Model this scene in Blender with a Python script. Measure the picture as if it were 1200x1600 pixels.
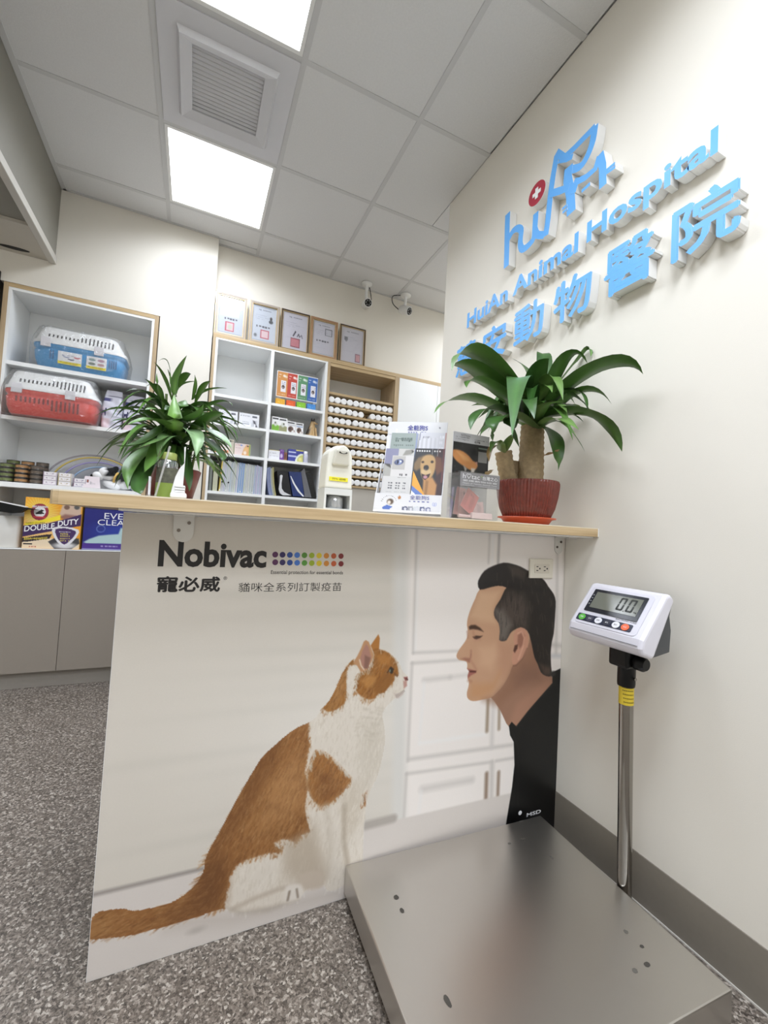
import bpy, bmesh, math, random
import numpy as np
from mathutils import Vector, Matrix

for o in list(bpy.data.objects):
    bpy.data.objects.remove(o)
scene = bpy.context.scene
COL = scene.collection

# ------------------------------------------------------------------ camera
# world: X to the right along the counter front, Y into the room, Z up, floor at z = 0
FPX, YAW, PITCH, ROLL, CAM_H = 658.05, 0.42345, 0.03966, 0.05576, 1.10
_f = Vector((math.sin(YAW) * math.cos(PITCH), math.cos(YAW) * math.cos(PITCH), math.sin(PITCH)))
_r0 = Vector((math.cos(YAW), -math.sin(YAW), 0))
_u0 = _r0.cross(_f)
_r = _r0 * math.cos(ROLL) + _u0 * math.sin(ROLL)
_u = _u0 * math.cos(ROLL) - _r0 * math.sin(ROLL)
cd = bpy.data.cameras.new('camera')
cam = bpy.data.objects.new('camera', cd)
COL.objects.link(cam)
cd.sensor_fit = 'VERTICAL'
cd.sensor_height = 36.0
cd.sensor_width = 27.0
cd.lens = FPX / 1600 * 36
cd.clip_start = 0.02
cam.matrix_world = Matrix(((_r.x, _u.x, -_f.x, 0), (_r.y, _u.y, -_f.y, 0), (_r.z, _u.z, -_f.z, CAM_H), (0, 0, 0, 1)))
scene.camera = cam

# ------------------------------------------------------------------ world, exposure
world = bpy.data.worlds.new('world')
scene.world = world
world.use_nodes = True
world.node_tree.nodes['Background'].inputs[0].default_value = (0.9, 0.95, 1.0, 1)
world.node_tree.nodes['Background'].inputs[1].default_value = 0.25
scene.view_settings.view_transform = 'Standard'
scene.view_settings.look = 'None'
scene.view_settings.gamma = 1.0
scene.view_settings.use_curve_mapping = False
scene.view_settings.exposure = 0.55
PANEL_EMIT = 2.2      # glow of a ceiling panel's diffuser
PANEL_WATT = 9.4     # light thrown down by every ceiling panel
PANEL_RGB = (0.895, 0.96, 1.075)
PANEL_SPREAD = 156


def P(x, y, X=None, Y=None, Z=None):
    """point of the room seen at photo pixel (x, y) on the plane X, Y or Z"""
    d = _r * ((x - 600) / FPX) - _u * ((y - 800) / FPX) + _f
    if X is not None:
        t = X / d.x
    elif Y is not None:
        t = Y / d.y
    else:
        t = (Z - CAM_H) / d.z
    return d * t + Vector((0, 0, CAM_H))


# ------------------------------------------------------------------ materials
def lin(c):
    c = np.asarray(c, float)
    return np.where(c <= 0.04045, c / 12.92, ((c + 0.055) / 1.055) ** 2.4)


def S(r, g, b):
    return tuple(lin((r / 255, g / 255, b / 255))) + (1.0,)


MATS = {}


def mat(name, rgb, rough=0.5, metal=0.0, noise=None, bump=None, spec=0.5, coat=0.0, emit=None, sss=0.0):
    """principled material with a little procedural colour noise (scale, amount) and bump (scale, strength)"""
    if name in MATS:
        return MATS[name]
    m = bpy.data.materials.new(name)
    m.use_nodes = True
    nt = m.node_tree
    b = nt.nodes['Principled BSDF']
    c = S(*rgb)
    b.inputs['Base Color'].default_value = c
    b.inputs['Roughness'].default_value = rough
    b.inputs['Metallic'].default_value = metal
    b.inputs['Specular IOR Level'].default_value = spec
    b.inputs['Coat Weight'].default_value = coat
    m.diffuse_color = c
    tc = nt.nodes.new('ShaderNodeTexCoord')
    if noise:
        n = nt.nodes.new('ShaderNodeTexNoise')
        n.inputs['Scale'].default_value = noise[0]
        n.inputs['Detail'].default_value = 4
        nt.links.new(tc.outputs['Object'], n.inputs['Vector'])
        r = nt.nodes.new('ShaderNodeMix')
        r.data_type = 'RGBA'
        r.inputs['A'].default_value = tuple(max(0, x * (1 - noise[1])) for x in c[:3]) + (1,)
        r.inputs['B'].default_value = tuple(min(1, x * (1 + noise[1])) for x in c[:3]) + (1,)
        nt.links.new(n.outputs['Fac'], r.inputs['Factor'])
        nt.links.new(r.outputs['Result'], b.inputs['Base Color'])
    if bump:
        n2 = nt.nodes.new('ShaderNodeTexNoise')
        n2.inputs['Scale'].default_value = bump[0]
        n2.inputs['Detail'].default_value = 3
        nt.links.new(tc.outputs['Object'], n2.inputs['Vector'])
        bp = nt.nodes.new('ShaderNodeBump')
        bp.inputs['Strength'].default_value = bump[1]
        bp.inputs['Distance'].default_value = 0.002
        nt.links.new(n2.outputs['Fac'], bp.inputs['Height'])
        nt.links.new(bp.outputs['Normal'], b.inputs['Normal'])
    if emit:
        b.inputs['Emission Color'].default_value = (0.95, 0.98, 1.0, 1)
        b.inputs['Emission Strength'].default_value = emit
    MATS[name] = m
    return m


def ramp(nt, stops):
    r = nt.nodes.new('ShaderNodeValToRGB')
    e = r.color_ramp.elements
    while len(e) > 1:
        e.remove(e[0])
    e[0].position, e[0].color = stops[0][0], S(*stops[0][1])
    for p, c in stops[1:]:
        k = e.new(p)
        k.color = S(*c)
    return r


def wood_mat(name, a, b_, axis):
    m = bpy.data.materials.new(name)
    m.use_nodes = True
    nt = m.node_tree
    b = nt.nodes['Principled BSDF']
    tc = nt.nodes.new('ShaderNodeTexCoord')
    mp = nt.nodes.new('ShaderNodeMapping')
    sc = [60, 60, 60]
    sc[axis] = 2.2
    mp.inputs['Scale'].default_value = sc
    n = nt.nodes.new('ShaderNodeTexNoise')
    n.inputs['Scale'].default_value = 1.0
    n.inputs['Detail'].default_value = 6
    n.inputs['Roughness'].default_value = 0.62
    rp = ramp(nt, [(0.3, a), (0.52, tuple((x + y) / 2 for x, y in zip(a, b_))), (0.72, b_)])
    nt.links.new(tc.outputs['Object'], mp.inputs['Vector'])
    nt.links.new(mp.outputs['Vector'], n.inputs['Vector'])
    nt.links.new(n.outputs['Fac'], rp.inputs['Fac'])
    nt.links.new(rp.outputs['Color'], b.inputs['Base Color'])
    b.inputs['Roughness'].default_value = 0.45
    m.diffuse_color = S(*a)
    return m


def floor_mat():
    m = bpy.data.materials.new('speckled_vinyl')
    m.use_nodes = True
    nt = m.node_tree
    b = nt.nodes['Principled BSDF']
    tc = nt.nodes.new('ShaderNodeTexCoord')
    n0 = nt.nodes.new('ShaderNodeTexNoise')
    n0.inputs['Scale'].default_value = 60
    mixv = nt.nodes.new('ShaderNodeMix')
    mixv.data_type = 'VECTOR'
    mixv.inputs['Factor'].default_value = 0.012
    nt.links.new(tc.outputs['Object'], n0.inputs['Vector'])
    nt.links.new(tc.outputs['Object'], mixv.inputs['A'])
    nt.links.new(n0.outputs['Color'], mixv.inputs['B'])
    v = nt.nodes.new('ShaderNodeTexVoronoi')
    v.inputs['Scale'].default_value = 180
    v.inputs['Randomness'].default_value = 1.0
    nt.links.new(mixv.outputs['Result'], v.inputs['Vector'])
    sp = nt.nodes.new('ShaderNodeSeparateColor')
    nt.links.new(v.outputs['Color'], sp.inputs['Color'])
    rp = ramp(nt, [(0.0, (44, 39, 34)), (0.2, (72, 65, 58)), (0.45, (102, 93, 84)), (0.68, (128, 118, 108)), (0.86, (168, 158, 147)), (1.0, (216, 208, 196))])
    nt.links.new(sp.outputs['Red'], rp.inputs['Fac'])
    v2 = nt.nodes.new('ShaderNodeTexVoronoi')
    v2.inputs['Scale'].default_value = 340
    nt.links.new(mixv.outputs['Result'], v2.inputs['Vector'])
    sp2 = nt.nodes.new('ShaderNodeSeparateColor')
    nt.links.new(v2.outputs['Color'], sp2.inputs['Color'])
    rp2 = ramp(nt, [(0.0, (64, 57, 51)), (0.5, (110, 101, 92)), (1.0, (166, 156, 145))])
    nt.links.new(sp2.outputs['Green'], rp2.inputs['Fac'])
    mx = nt.nodes.new('ShaderNodeMix')
    mx.data_type = 'RGBA'
    mx.inputs['Factor'].default_value = 0.4
    nt.links.new(rp.outputs['Color'], mx.inputs['A'])
    nt.links.new(rp2.outputs['Color'], mx.inputs['B'])
    nt.links.new(mx.outputs['Result'], b.inputs['Base Color'])
    b.inputs['Roughness'].default_value = 0.38
    bp = nt.nodes.new('ShaderNodeBump')
    bp.inputs['Strength'].default_value = 0.12
    bp.inputs['Distance'].default_value = 0.001
    nt.links.new(sp2.outputs['Green'], bp.inputs['Height'])
    nt.links.new(bp.outputs['Normal'], b.inputs['Normal'])
    m.diffuse_color = S(120, 115, 108)
    return m


def clear_mat(name, tint=(255, 255, 255), gloss=0.12, rough=0.08, bump=0.0, milk=0.0):
    """thin clear plastic: see-through with a glossy, slightly milky skin"""
    m = bpy.data.materials.new(name)
    m.use_nodes = True
    nt = m.node_tree
    nt.nodes.remove(nt.nodes['Principled BSDF'])
    out = nt.nodes['Material Output']
    t = nt.nodes.new('ShaderNodeBsdfTransparent')
    t.inputs['Color'].default_value = S(*tint)
    g = nt.nodes.new('ShaderNodeBsdfGlossy')
    g.inputs['Roughness'].default_value = rough
    d = nt.nodes.new('ShaderNodeBsdfDiffuse')
    d.inputs['Color'].default_value = S(225, 228, 230)
    lw = nt.nodes.new('ShaderNodeLayerWeight')
    lw.inputs['Blend'].default_value = 0.35
    mm = nt.nodes.new('ShaderNodeMath')
    mm.operation = 'MULTIPLY_ADD'
    mm.inputs[1].default_value = 0.45
    mm.inputs[2].default_value = gloss
    nt.links.new(lw.outputs['Facing'], mm.inputs[0])
    m1 = nt.nodes.new('ShaderNodeMixShader')
    m1.inputs[0].default_value = milk
    nt.links.new(t.outputs[0], m1.inputs[1])
    nt.links.new(d.outputs[0], m1.inputs[2])
    m2 = nt.nodes.new('ShaderNodeMixShader')
    nt.links.new(mm.outputs[0], m2.inputs[0])
    nt.links.new(m1.outputs[0], m2.inputs[1])
    nt.links.new(g.outputs[0], m2.inputs[2])
    nt.links.new(m2.outputs[0], out.inputs[0])
    if bump:
        tc = nt.nodes.new('ShaderNodeTexCoord')
        n = nt.nodes.new('ShaderNodeTexNoise')
        n.inputs['Scale'].default_value = 28
        n.inputs['Detail'].default_value = 3
        n.inputs['Distortion'].default_value = 1.5
        nt.links.new(tc.outputs['Object'], n.inputs['Vector'])
        bp = nt.nodes.new('ShaderNodeBump')
        bp.inputs['Strength'].default_value = bump
        bp.inputs['Distance'].default_value = 0.02
        nt.links.new(n.outputs['Fac'], bp.inputs['Height'])
        nt.links.new(bp.outputs['Normal'], g.inputs['Normal'])
    m.diffuse_color = S(*tint)
    return m


def col_mat(name, rough=0.5, noise=0.0, nscale=40.0, coat=0.0):
    """colour comes from the mesh's own colour attribute (prints, fur, leaves), with fine procedural grain"""
    m = bpy.data.materials.new(name)
    m.use_nodes = True
    nt = m.node_tree
    b = nt.nodes['Principled BSDF']
    a = nt.nodes.new('ShaderNodeAttribute')
    a.attribute_name = 'Col'
    b.inputs['Roughness'].default_value = rough
    b.inputs['Coat Weight'].default_value = coat
    if noise:
        tc = nt.nodes.new('ShaderNodeTexCoord')
        n = nt.nodes.new('ShaderNodeTexNoise')
        n.inputs['Scale'].default_value = nscale
        n.inputs['Detail'].default_value = 4
        nt.links.new(tc.outputs['Object'], n.inputs['Vector'])
        mr = nt.nodes.new('ShaderNodeMapRange')
        mr.inputs['To Min'].default_value = 1 - noise
        mr.inputs['To Max'].default_value = 1 + noise
        nt.links.new(n.outputs['Fac'], mr.inputs['Value'])
        vm = nt.nodes.new('ShaderNodeVectorMath')
        vm.operation = 'SCALE'
        nt.links.new(a.outputs['Color'], vm.inputs[0])
        nt.links.new(mr.outputs['Result'], vm.inputs['Scale'])
        nt.links.new(vm.outputs[0], b.inputs['Base Color'])
    else:
        nt.links.new(a.outputs['Color'], b.inputs['Base Color'])
    return m


M_WALL = mat('wall_paint_cream', (230, 225, 214), 0.75, noise=(3, 0.015), bump=(400, 0.12))
M_CEIL = mat('mineral_tile', (222, 222, 222), 0.9, noise=(120, 0.05), bump=(220, 0.3))
M_GRID = mat('grid_bar_white', (205, 205, 205), 0.5, noise=(30, 0.02))
M_BASEB = mat('baseboard_vinyl', (134, 127, 116), 0.5, noise=(60, 0.05))
M_WHITE = mat('white_laminate', (246, 247, 246), 0.4, noise=(10, 0.01))
M_DOORG = mat('warm_grey_laminate', (148, 139, 128), 0.5, noise=(90, 0.03))
M_GREYP = mat('grey_bulkhead', (136, 133, 124), 0.6, noise=(20, 0.03))
M_WHITEP = mat('white_plastic', (236, 236, 234), 0.35, noise=(15, 0.01))
M_BLACK = mat('black_plastic', (13, 13, 14), 0.4, noise=(20, 0.1), spec=0.3)
M_DGREY = mat('dark_grey_plastic', (72, 74, 76), 0.45, noise=(20, 0.05))
M_INK = mat('black_ink', (28, 24, 22), 0.5, noise=(50, 0.05))
M_BLUEINK = mat('blue_ink', (44, 52, 140), 0.5, noise=(50, 0.05))
M_WINK = mat('white_ink', (238, 238, 240), 0.5, noise=(50, 0.02))
M_GREYINK = mat('grey_ink', (120, 120, 124), 0.5, noise=(50, 0.02))
M_SIGNBLUE = mat('sign_blue', (96, 172, 240), 0.4, noise=(20, 0.02))
M_SIGNWHITE = mat('sign_white_acrylic', (236, 236, 234), 0.4, noise=(20, 0.01))
M_SIGNRED = mat('sign_red', (168, 36, 58), 0.4, noise=(20, 0.02))
M_STEEL = mat('brushed_steel', (204, 201, 196), 0.33, metal=1.0, noise=(6, 0.03), bump=(500, 0.03))
M_CHROME = mat('polished_steel', (158, 154, 148), 0.12, metal=1.0, noise=(4, 0.02))
M_GOLD = mat('gold_moulding', (214, 190, 146), 0.3, metal=0.7, noise=(40, 0.05))
M_TAUPE = mat('taupe_frame', (172, 160, 148), 0.5, noise=(60, 0.06))
M_BROWN = mat('dark_brown_frame', (62, 46, 38), 0.45, noise=(60, 0.1))
M_TAN = mat('tan_frame', (160, 124, 92), 0.5, noise=(60, 0.1))
M_PAPER = mat('paper', (218, 218, 221), 0.7, noise=(60, 0.01))
M_PRINT = col_mat('printed_sheet', 0.45)
M_POSTER = col_mat('poster_print', 0.42, 0.03, 260)
M_LEAF = col_mat('leaf', 0.38, 0.12, 60)
M_COLP = col_mat('painted_plastic', 0.45, 0.05, 80)
M_PLUSH = col_mat('plush', 0.9, 0.1, 300)
WOODX = wood_mat('oak_grain_x', (210, 186, 146), (174, 147, 108), 0)
WOODZ = wood_mat('oak_grain_z', (204, 181, 146), (168, 144, 111), 2)
M_ACRYL = clear_mat('clear_acrylic', gloss=0.05, rough=0.03)
M_WRAP = clear_mat('plastic_wrap', gloss=0.07, rough=0.12, bump=0.9, milk=0.05)

# ------------------------------------------------------------------ mesh helpers
I4 = Matrix.Identity(4)
WM = {}


def thing(name, label=None, cat=None, loc=(0, 0, 0), rz=0.0, group=None, kind=None, rot=None):
    o = bpy.data.objects.new(name, None)
    COL.objects.link(o)
    o.empty_display_size = 0.05
    m = Matrix.Translation(Vector(loc)) @ (rot if rot is not None else Matrix.Rotation(rz, 4, 'Z'))
    o.matrix_world = m
    WM[o] = m
    tag(o, label, cat, group, kind)
    return o


def tag(o, label=None, cat=None, group=None, kind=None):
    if label:
        o['label'] = label
    if cat:
        o['category'] = cat
    if group:
        o['group'] = group
    if kind:
        o['kind'] = kind
    return o


class MB:
    """collects faces; build() links them as ONE mesh object"""

    def __init__(s):
        s.v, s.f, s.m, s.s = [], [], [], []

    def add(s, vs, fs, mi=0, smooth=False):
        b = len(s.v)
        s.v += [tuple(v) for v in vs]
        for f in fs:
            s.f.append(tuple(i + b for i in f))
            s.m.append(mi)
            s.s.append(smooth)
        return s

    def box(s, x0, x1, y0, y1, z0, z1, mi=0):
        vs = [(x, y, z) for z in (z0, z1) for y in (y0, y1) for x in (x0, x1)]
        return s.add(vs, [(0, 2, 3, 1), (4, 5, 7, 6), (0, 1, 5, 4), (2, 6, 7, 3), (0, 4, 6, 2), (1, 3, 7, 5)], mi)

    def quadbox(s, bl, br, tr, tl, depth, mi=0):
        """thick sheet from four corners, thickness vector depth"""
        a = [Vector(p) for p in (bl, br, tr, tl)]
        d = Vector(depth)
        return s.add(a + [p + d for p in a], [(0, 1, 2, 3), (7, 6, 5, 4), (0, 4, 5, 1), (1, 5, 6, 2), (2, 6, 7, 3), (3, 7, 4, 0)], mi)

    def prism(s, pts, fn, d0, d1, mi=0, mi_front=None):
        """outline pts (2-D) mapped by fn(a, b, d) and extruded from d0 to d1"""
        n = len(pts)
        vs = [fn(a, b, d0) for a, b in pts] + [fn(a, b, d1) for a, b in pts]
        s.add(vs, [tuple(range(n)), tuple(range(2 * n - 1, n - 1, -1))], mi if mi_front is None else mi_front)
        return s.add(vs, [(i, i + n, (i + 1) % n + n, (i + 1) % n) for i in range(n)], mi)

    def rings(s, rs, mi=0, smooth=True, cap=True, closed=True):
        """rings of equal point count joined into a skin"""
        n = len(rs[0])
        vs = [p for r in rs for p in r]
        fs = []
        m = n if closed else n - 1
        for k in range(len(rs) - 1):
            for i in range(m):
                j = (i + 1) % n
                fs.append((k * n + i, k * n + j, (k + 1) * n + j, (k + 1) * n + i))
        s.add(vs, fs, mi, smooth)
        if cap and closed:
            s.add(rs[0], [tuple(range(n - 1, -1, -1))], mi)
            s.add(rs[-1], [tuple(range(n))], mi)
        return s

    def lathe(s, prof, c=(0, 0, 0), seg=24, mi=0, ax='Z', smooth=True, cap=True):
        rs = []
        for r, h in prof:
            ring = []
            for i in range(seg):
                a = 2 * math.pi * i / seg
                p = (r * math.cos(a), r * math.sin(a), h)
                if ax == 'Y':
                    p = (p[0], h, -p[1])
                if ax == 'X':
                    p = (h, p[0], p[1])
                ring.append((c[0] + p[0], c[1] + p[1], c[2] + p[2]))
            rs.append(ring)
        return s.rings(rs, mi, smooth, cap)

    def tube(s, path, r, seg=10, mi=0, smooth=True):
        path = [Vector(p) for p in path]
        rad = r if isinstance(r, (list, tuple)) else [r] * len(path)
        rs = []
        up = Vector((0.123, 0.31, 0.94)).normalized()
        for k, p in enumerate(path):
            t = (path[min(k + 1, len(path) - 1)] - path[max(k - 1, 0)]).normalized()
            a = t.cross(up)
            if a.length < 0.05:
                a = t.cross(Vector((1, 0, 0)))
            a.normalize()
            b = t.cross(a)
            rs.append([p + (a * math.cos(2 * math.pi * i / seg) + b * math.sin(2 * math.pi * i / seg)) * rad[k] for i in range(seg)])
        return s.rings(rs, mi, smooth, True)

    def build(s, name, mats, parent=None, fr=I4, bevel=0.0, bseg=2, colfn=None, label=None, kind=None, clean=False):
        if not isinstance(mats, (list, tuple)):
            mats = [mats]
        me = bpy.data.meshes.new(name)
        wv = [fr @ Vector(v) for v in s.v]
        if parent is not None:
            inv = WM[parent].inverted()
            wv = [inv @ v for v in wv]
        xs = np.array([tuple(v) for v in wv])
        lo, hi = xs.min(0), xs.max(0)
        c = (lo + hi) / 2
        if parent is None:
            c[2] = lo[2]
        me.from_pydata([tuple(p) for p in (xs - c)], [], s.f)
        for m in mats:
            me.materials.append(m)
        me.polygons.foreach_set('material_index', s.m)
        me.polygons.foreach_set('use_smooth', s.s)
        if bevel or clean:
            bm = bmesh.new()
            bm.from_mesh(me)
            bmesh.ops.remove_doubles(bm, verts=bm.verts, dist=1e-5)
            bmesh.ops.recalc_face_normals(bm, faces=bm.faces)
            if bevel:
                ed = [e for e in bm.edges if len(e.link_faces) == 2 and e.calc_face_angle(0) > 0.6]
                bmesh.ops.bevel(bm, geom=ed, offset=bevel, segments=bseg, affect='EDGES', profile=0.5, clamp_overlap=True)
            bm.to_mesh(me)
            bm.free()
        if colfn:
            at = me.color_attributes.new('Col', 'FLOAT_COLOR', 'POINT')
            cc = [colfn(Vector(v.co) + Vector(c)) for v in me.vertices]
            at.data.foreach_set('color', np.array([tuple(x)[:3] + (1.0,) for x in cc], dtype=np.float32).ravel())
        me.update()
        o = bpy.data.objects.new(name, me)
        COL.objects.link(o)
        if parent is not None:
            o.parent = parent
            o.location = Vector(c)
            WM[o] = WM[parent] @ Matrix.Translation(Vector(c))
        else:
            o.location = Vector(c)
            WM[o] = Matrix.Translation(Vector(c))
        tag(o, label, kind=kind)
        return o


def copy_tree(o, parent=None):
    c = o.copy()
    COL.objects.link(c)
    if parent is not None:
        c.parent = parent
    for ch in list(o.children):
        copy_tree(ch, c)
    return c


def rrect(hx, hy, r, z, cx=0, cy=0, n=5):
    """rounded rectangle ring"""
    r = min(r, hx * 0.999, hy * 0.999)
    out = []
    for k, (sx, sy) in enumerate(((1, 1), (-1, 1), (-1, -1), (1, -1))):
        for i in range(n + 1):
            a = math.pi / 2 * (k + i / n)
            out.append((cx + sx * (hx - r) + r * math.cos(a), cy + sy * (hy - r) + r * math.sin(a), z))
    return out


def smooth_pts(pts, n=4, closed=True):
    """Catmull-Rom through the points"""
    q = [np.array(p, float) for p in pts]
    m = len(q)
    out = []
    for i in range(m if closed else m - 1):
        g = (lambda k: q[k % m]) if closed else (lambda k: q[max(0, min(m - 1, k))])
        p0, p1, p2, p3 = g(i - 1), g(i), g(i + 1), g(i + 2)
        for k in range(n):
            t = k / n
            out.append(0.5 * ((2 * p1) + (p2 - p0) * t + (2 * p0 - 5 * p1 + 4 * p2 - p3) * t * t + (3 * p1 - p0 - 3 * p2 + p3) * t ** 3))
    if not closed:
        out.append(q[-1])
    return [tuple(p) for p in out]


# ------------------------------------------------------------------ lettering
_TX = {}


def glyphs(s, bold=0.0, extrude=0.0, shear=0.0):
    key = (s, bold, extrude, shear)
    if key in _TX:
        return _TX[key]
    c = bpy.data.curves.new('t', 'FONT')
    c.body = s
    c.resolution_u = 3
    cjk = bold > 0 and any(ord(q) > 0x2e80 for q in s)
    c.offset = 0.0 if cjk else bold
    c.extrude = extrude
    c.shear = shear
    o = bpy.data.objects.new('t', c)
    me = bpy.data.meshes.new_from_object(o)
    vs = np.array([tuple(v.co) for v in me.vertices]) if len(me.vertices) else np.zeros((1, 3))
    fs = [tuple(p.vertices) for p in me.polygons]
    bpy.data.objects.remove(o)
    bpy.data.meshes.remove(me)
    bpy.data.curves.remove(c)
    if cjk:
        # thicken the strokes with shifted copies of the glyph
        n0, base, f0 = len(vs), vs, fs
        vs, fs = [], []
        for q, (dx, dy) in enumerate(((0, 0), (bold, 0), (-bold, 0), (0, bold), (0, -bold))):
            vs.append(base + np.array((dx, dy, q * 1e-4)))
            fs += [tuple(i + q * n0 for i in f) for f in f0]
        vs = np.concatenate(vs)
    _TX[key] = (vs, fs)
    return _TX[key]


def text(parent, s, o, ux, vy, m, name='lettering', bold=0.012, lift=0.0006, kind=None, shear=0.0):
    """flat lettering filling the rectangle from o (bottom left) along ux and vy"""
    vs, fs = glyphs(s, bold, 0.0, shear)
    lo, hi = vs.min(0), vs.max(0)
    o, ux, vy = Vector(o), Vector(ux), Vector(vy)
    n = ux.cross(vy).normalized() * lift
    k = hi - lo
    mb = MB()
    nu = n.normalized()
    mb.add([o + n + nu * float(v[2]) * 0.5 + ux * float((v[0] - lo[0]) / k[0]) + vy * float((v[1] - lo[1]) / max(k[1], 1e-6)) for v in vs], fs)
    return mb.build(name, m, parent, kind=kind)


def letters3d(parent, s, o, ux, vy, nrm, d, mats, bold=0.02, name='letter'):
    """standing letters, one mesh each: face material on the front, side material elsewhere"""
    vs, fs = glyphs(s, bold, 0.5)
    lo, hi = vs.min(0), vs.max(0)
    k = hi - lo
    o, ux, vy, nrm = Vector(o), Vector(ux), Vector(vy), Vector(nrm)
    par = list(range(len(vs)))

    def find(a):
        while par[a] != a:
            par[a] = par[par[a]]
            a = par[a]
        return a
    for f in fs:
        for q in f[1:]:
            ra, rb = find(f[0]), find(q)
            if ra != rb:
                par[ra] = rb
    # join vertices at equal x,y (front, back and sides), then islands whose x ranges overlap
    seen = {}
    for i, v in enumerate(vs):
        kk = (round(v[0], 4), round(v[1], 4))
        if kk in seen:
            ra, rb = find(i), find(seen[kk])
            if ra != rb:
                par[ra] = rb
        else:
            seen[kk] = i
    isl = {}
    for i in range(len(vs)):
        isl.setdefault(find(i), []).append(i)
    rng = sorted([(vs[i2, 0].min(), vs[i2, 0].max(), r) for r, i2 in isl.items()])
    groups = []
    for a, b, r in rng:
        if groups and a < groups[-1][1] - 0.02:
            groups[-1][1] = max(groups[-1][1], b)
            groups[-1][2].add(r)
        else:
            groups.append([a, b, {r}])
    res = []
    for a, b, rs in groups:
        mb = MB()
        idx = [i for i in range(len(vs)) if find(i) in rs]
        mp = {q: n for n, q in enumerate(idx)}
        pts = []
        for i in idx:
            v = vs[i]
            pts.append(o + ux * float((v[0] - lo[0]) / k[0]) + vy * float((v[1] - lo[1]) / k[1]) + nrm * (d if v[2] > 0 else 0.0))
        fa = [f for f in fs if f[0] in mp]
        front = [tuple(mp[i] for i in f) for f in fa if min(vs[i, 2] for i in f) > 0]
        side = [tuple(mp[i] for i in f) for f in fa if not min(vs[i, 2] for i in f) > 0]
        mb.add(pts, front, 1)
        mb.f += [tuple(i for i in f) for f in side]
        mb.m += [0] * len(side)
        mb.s += [False] * len(side)
        res.append(mb.build(name, mats, parent))
    return res


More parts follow.
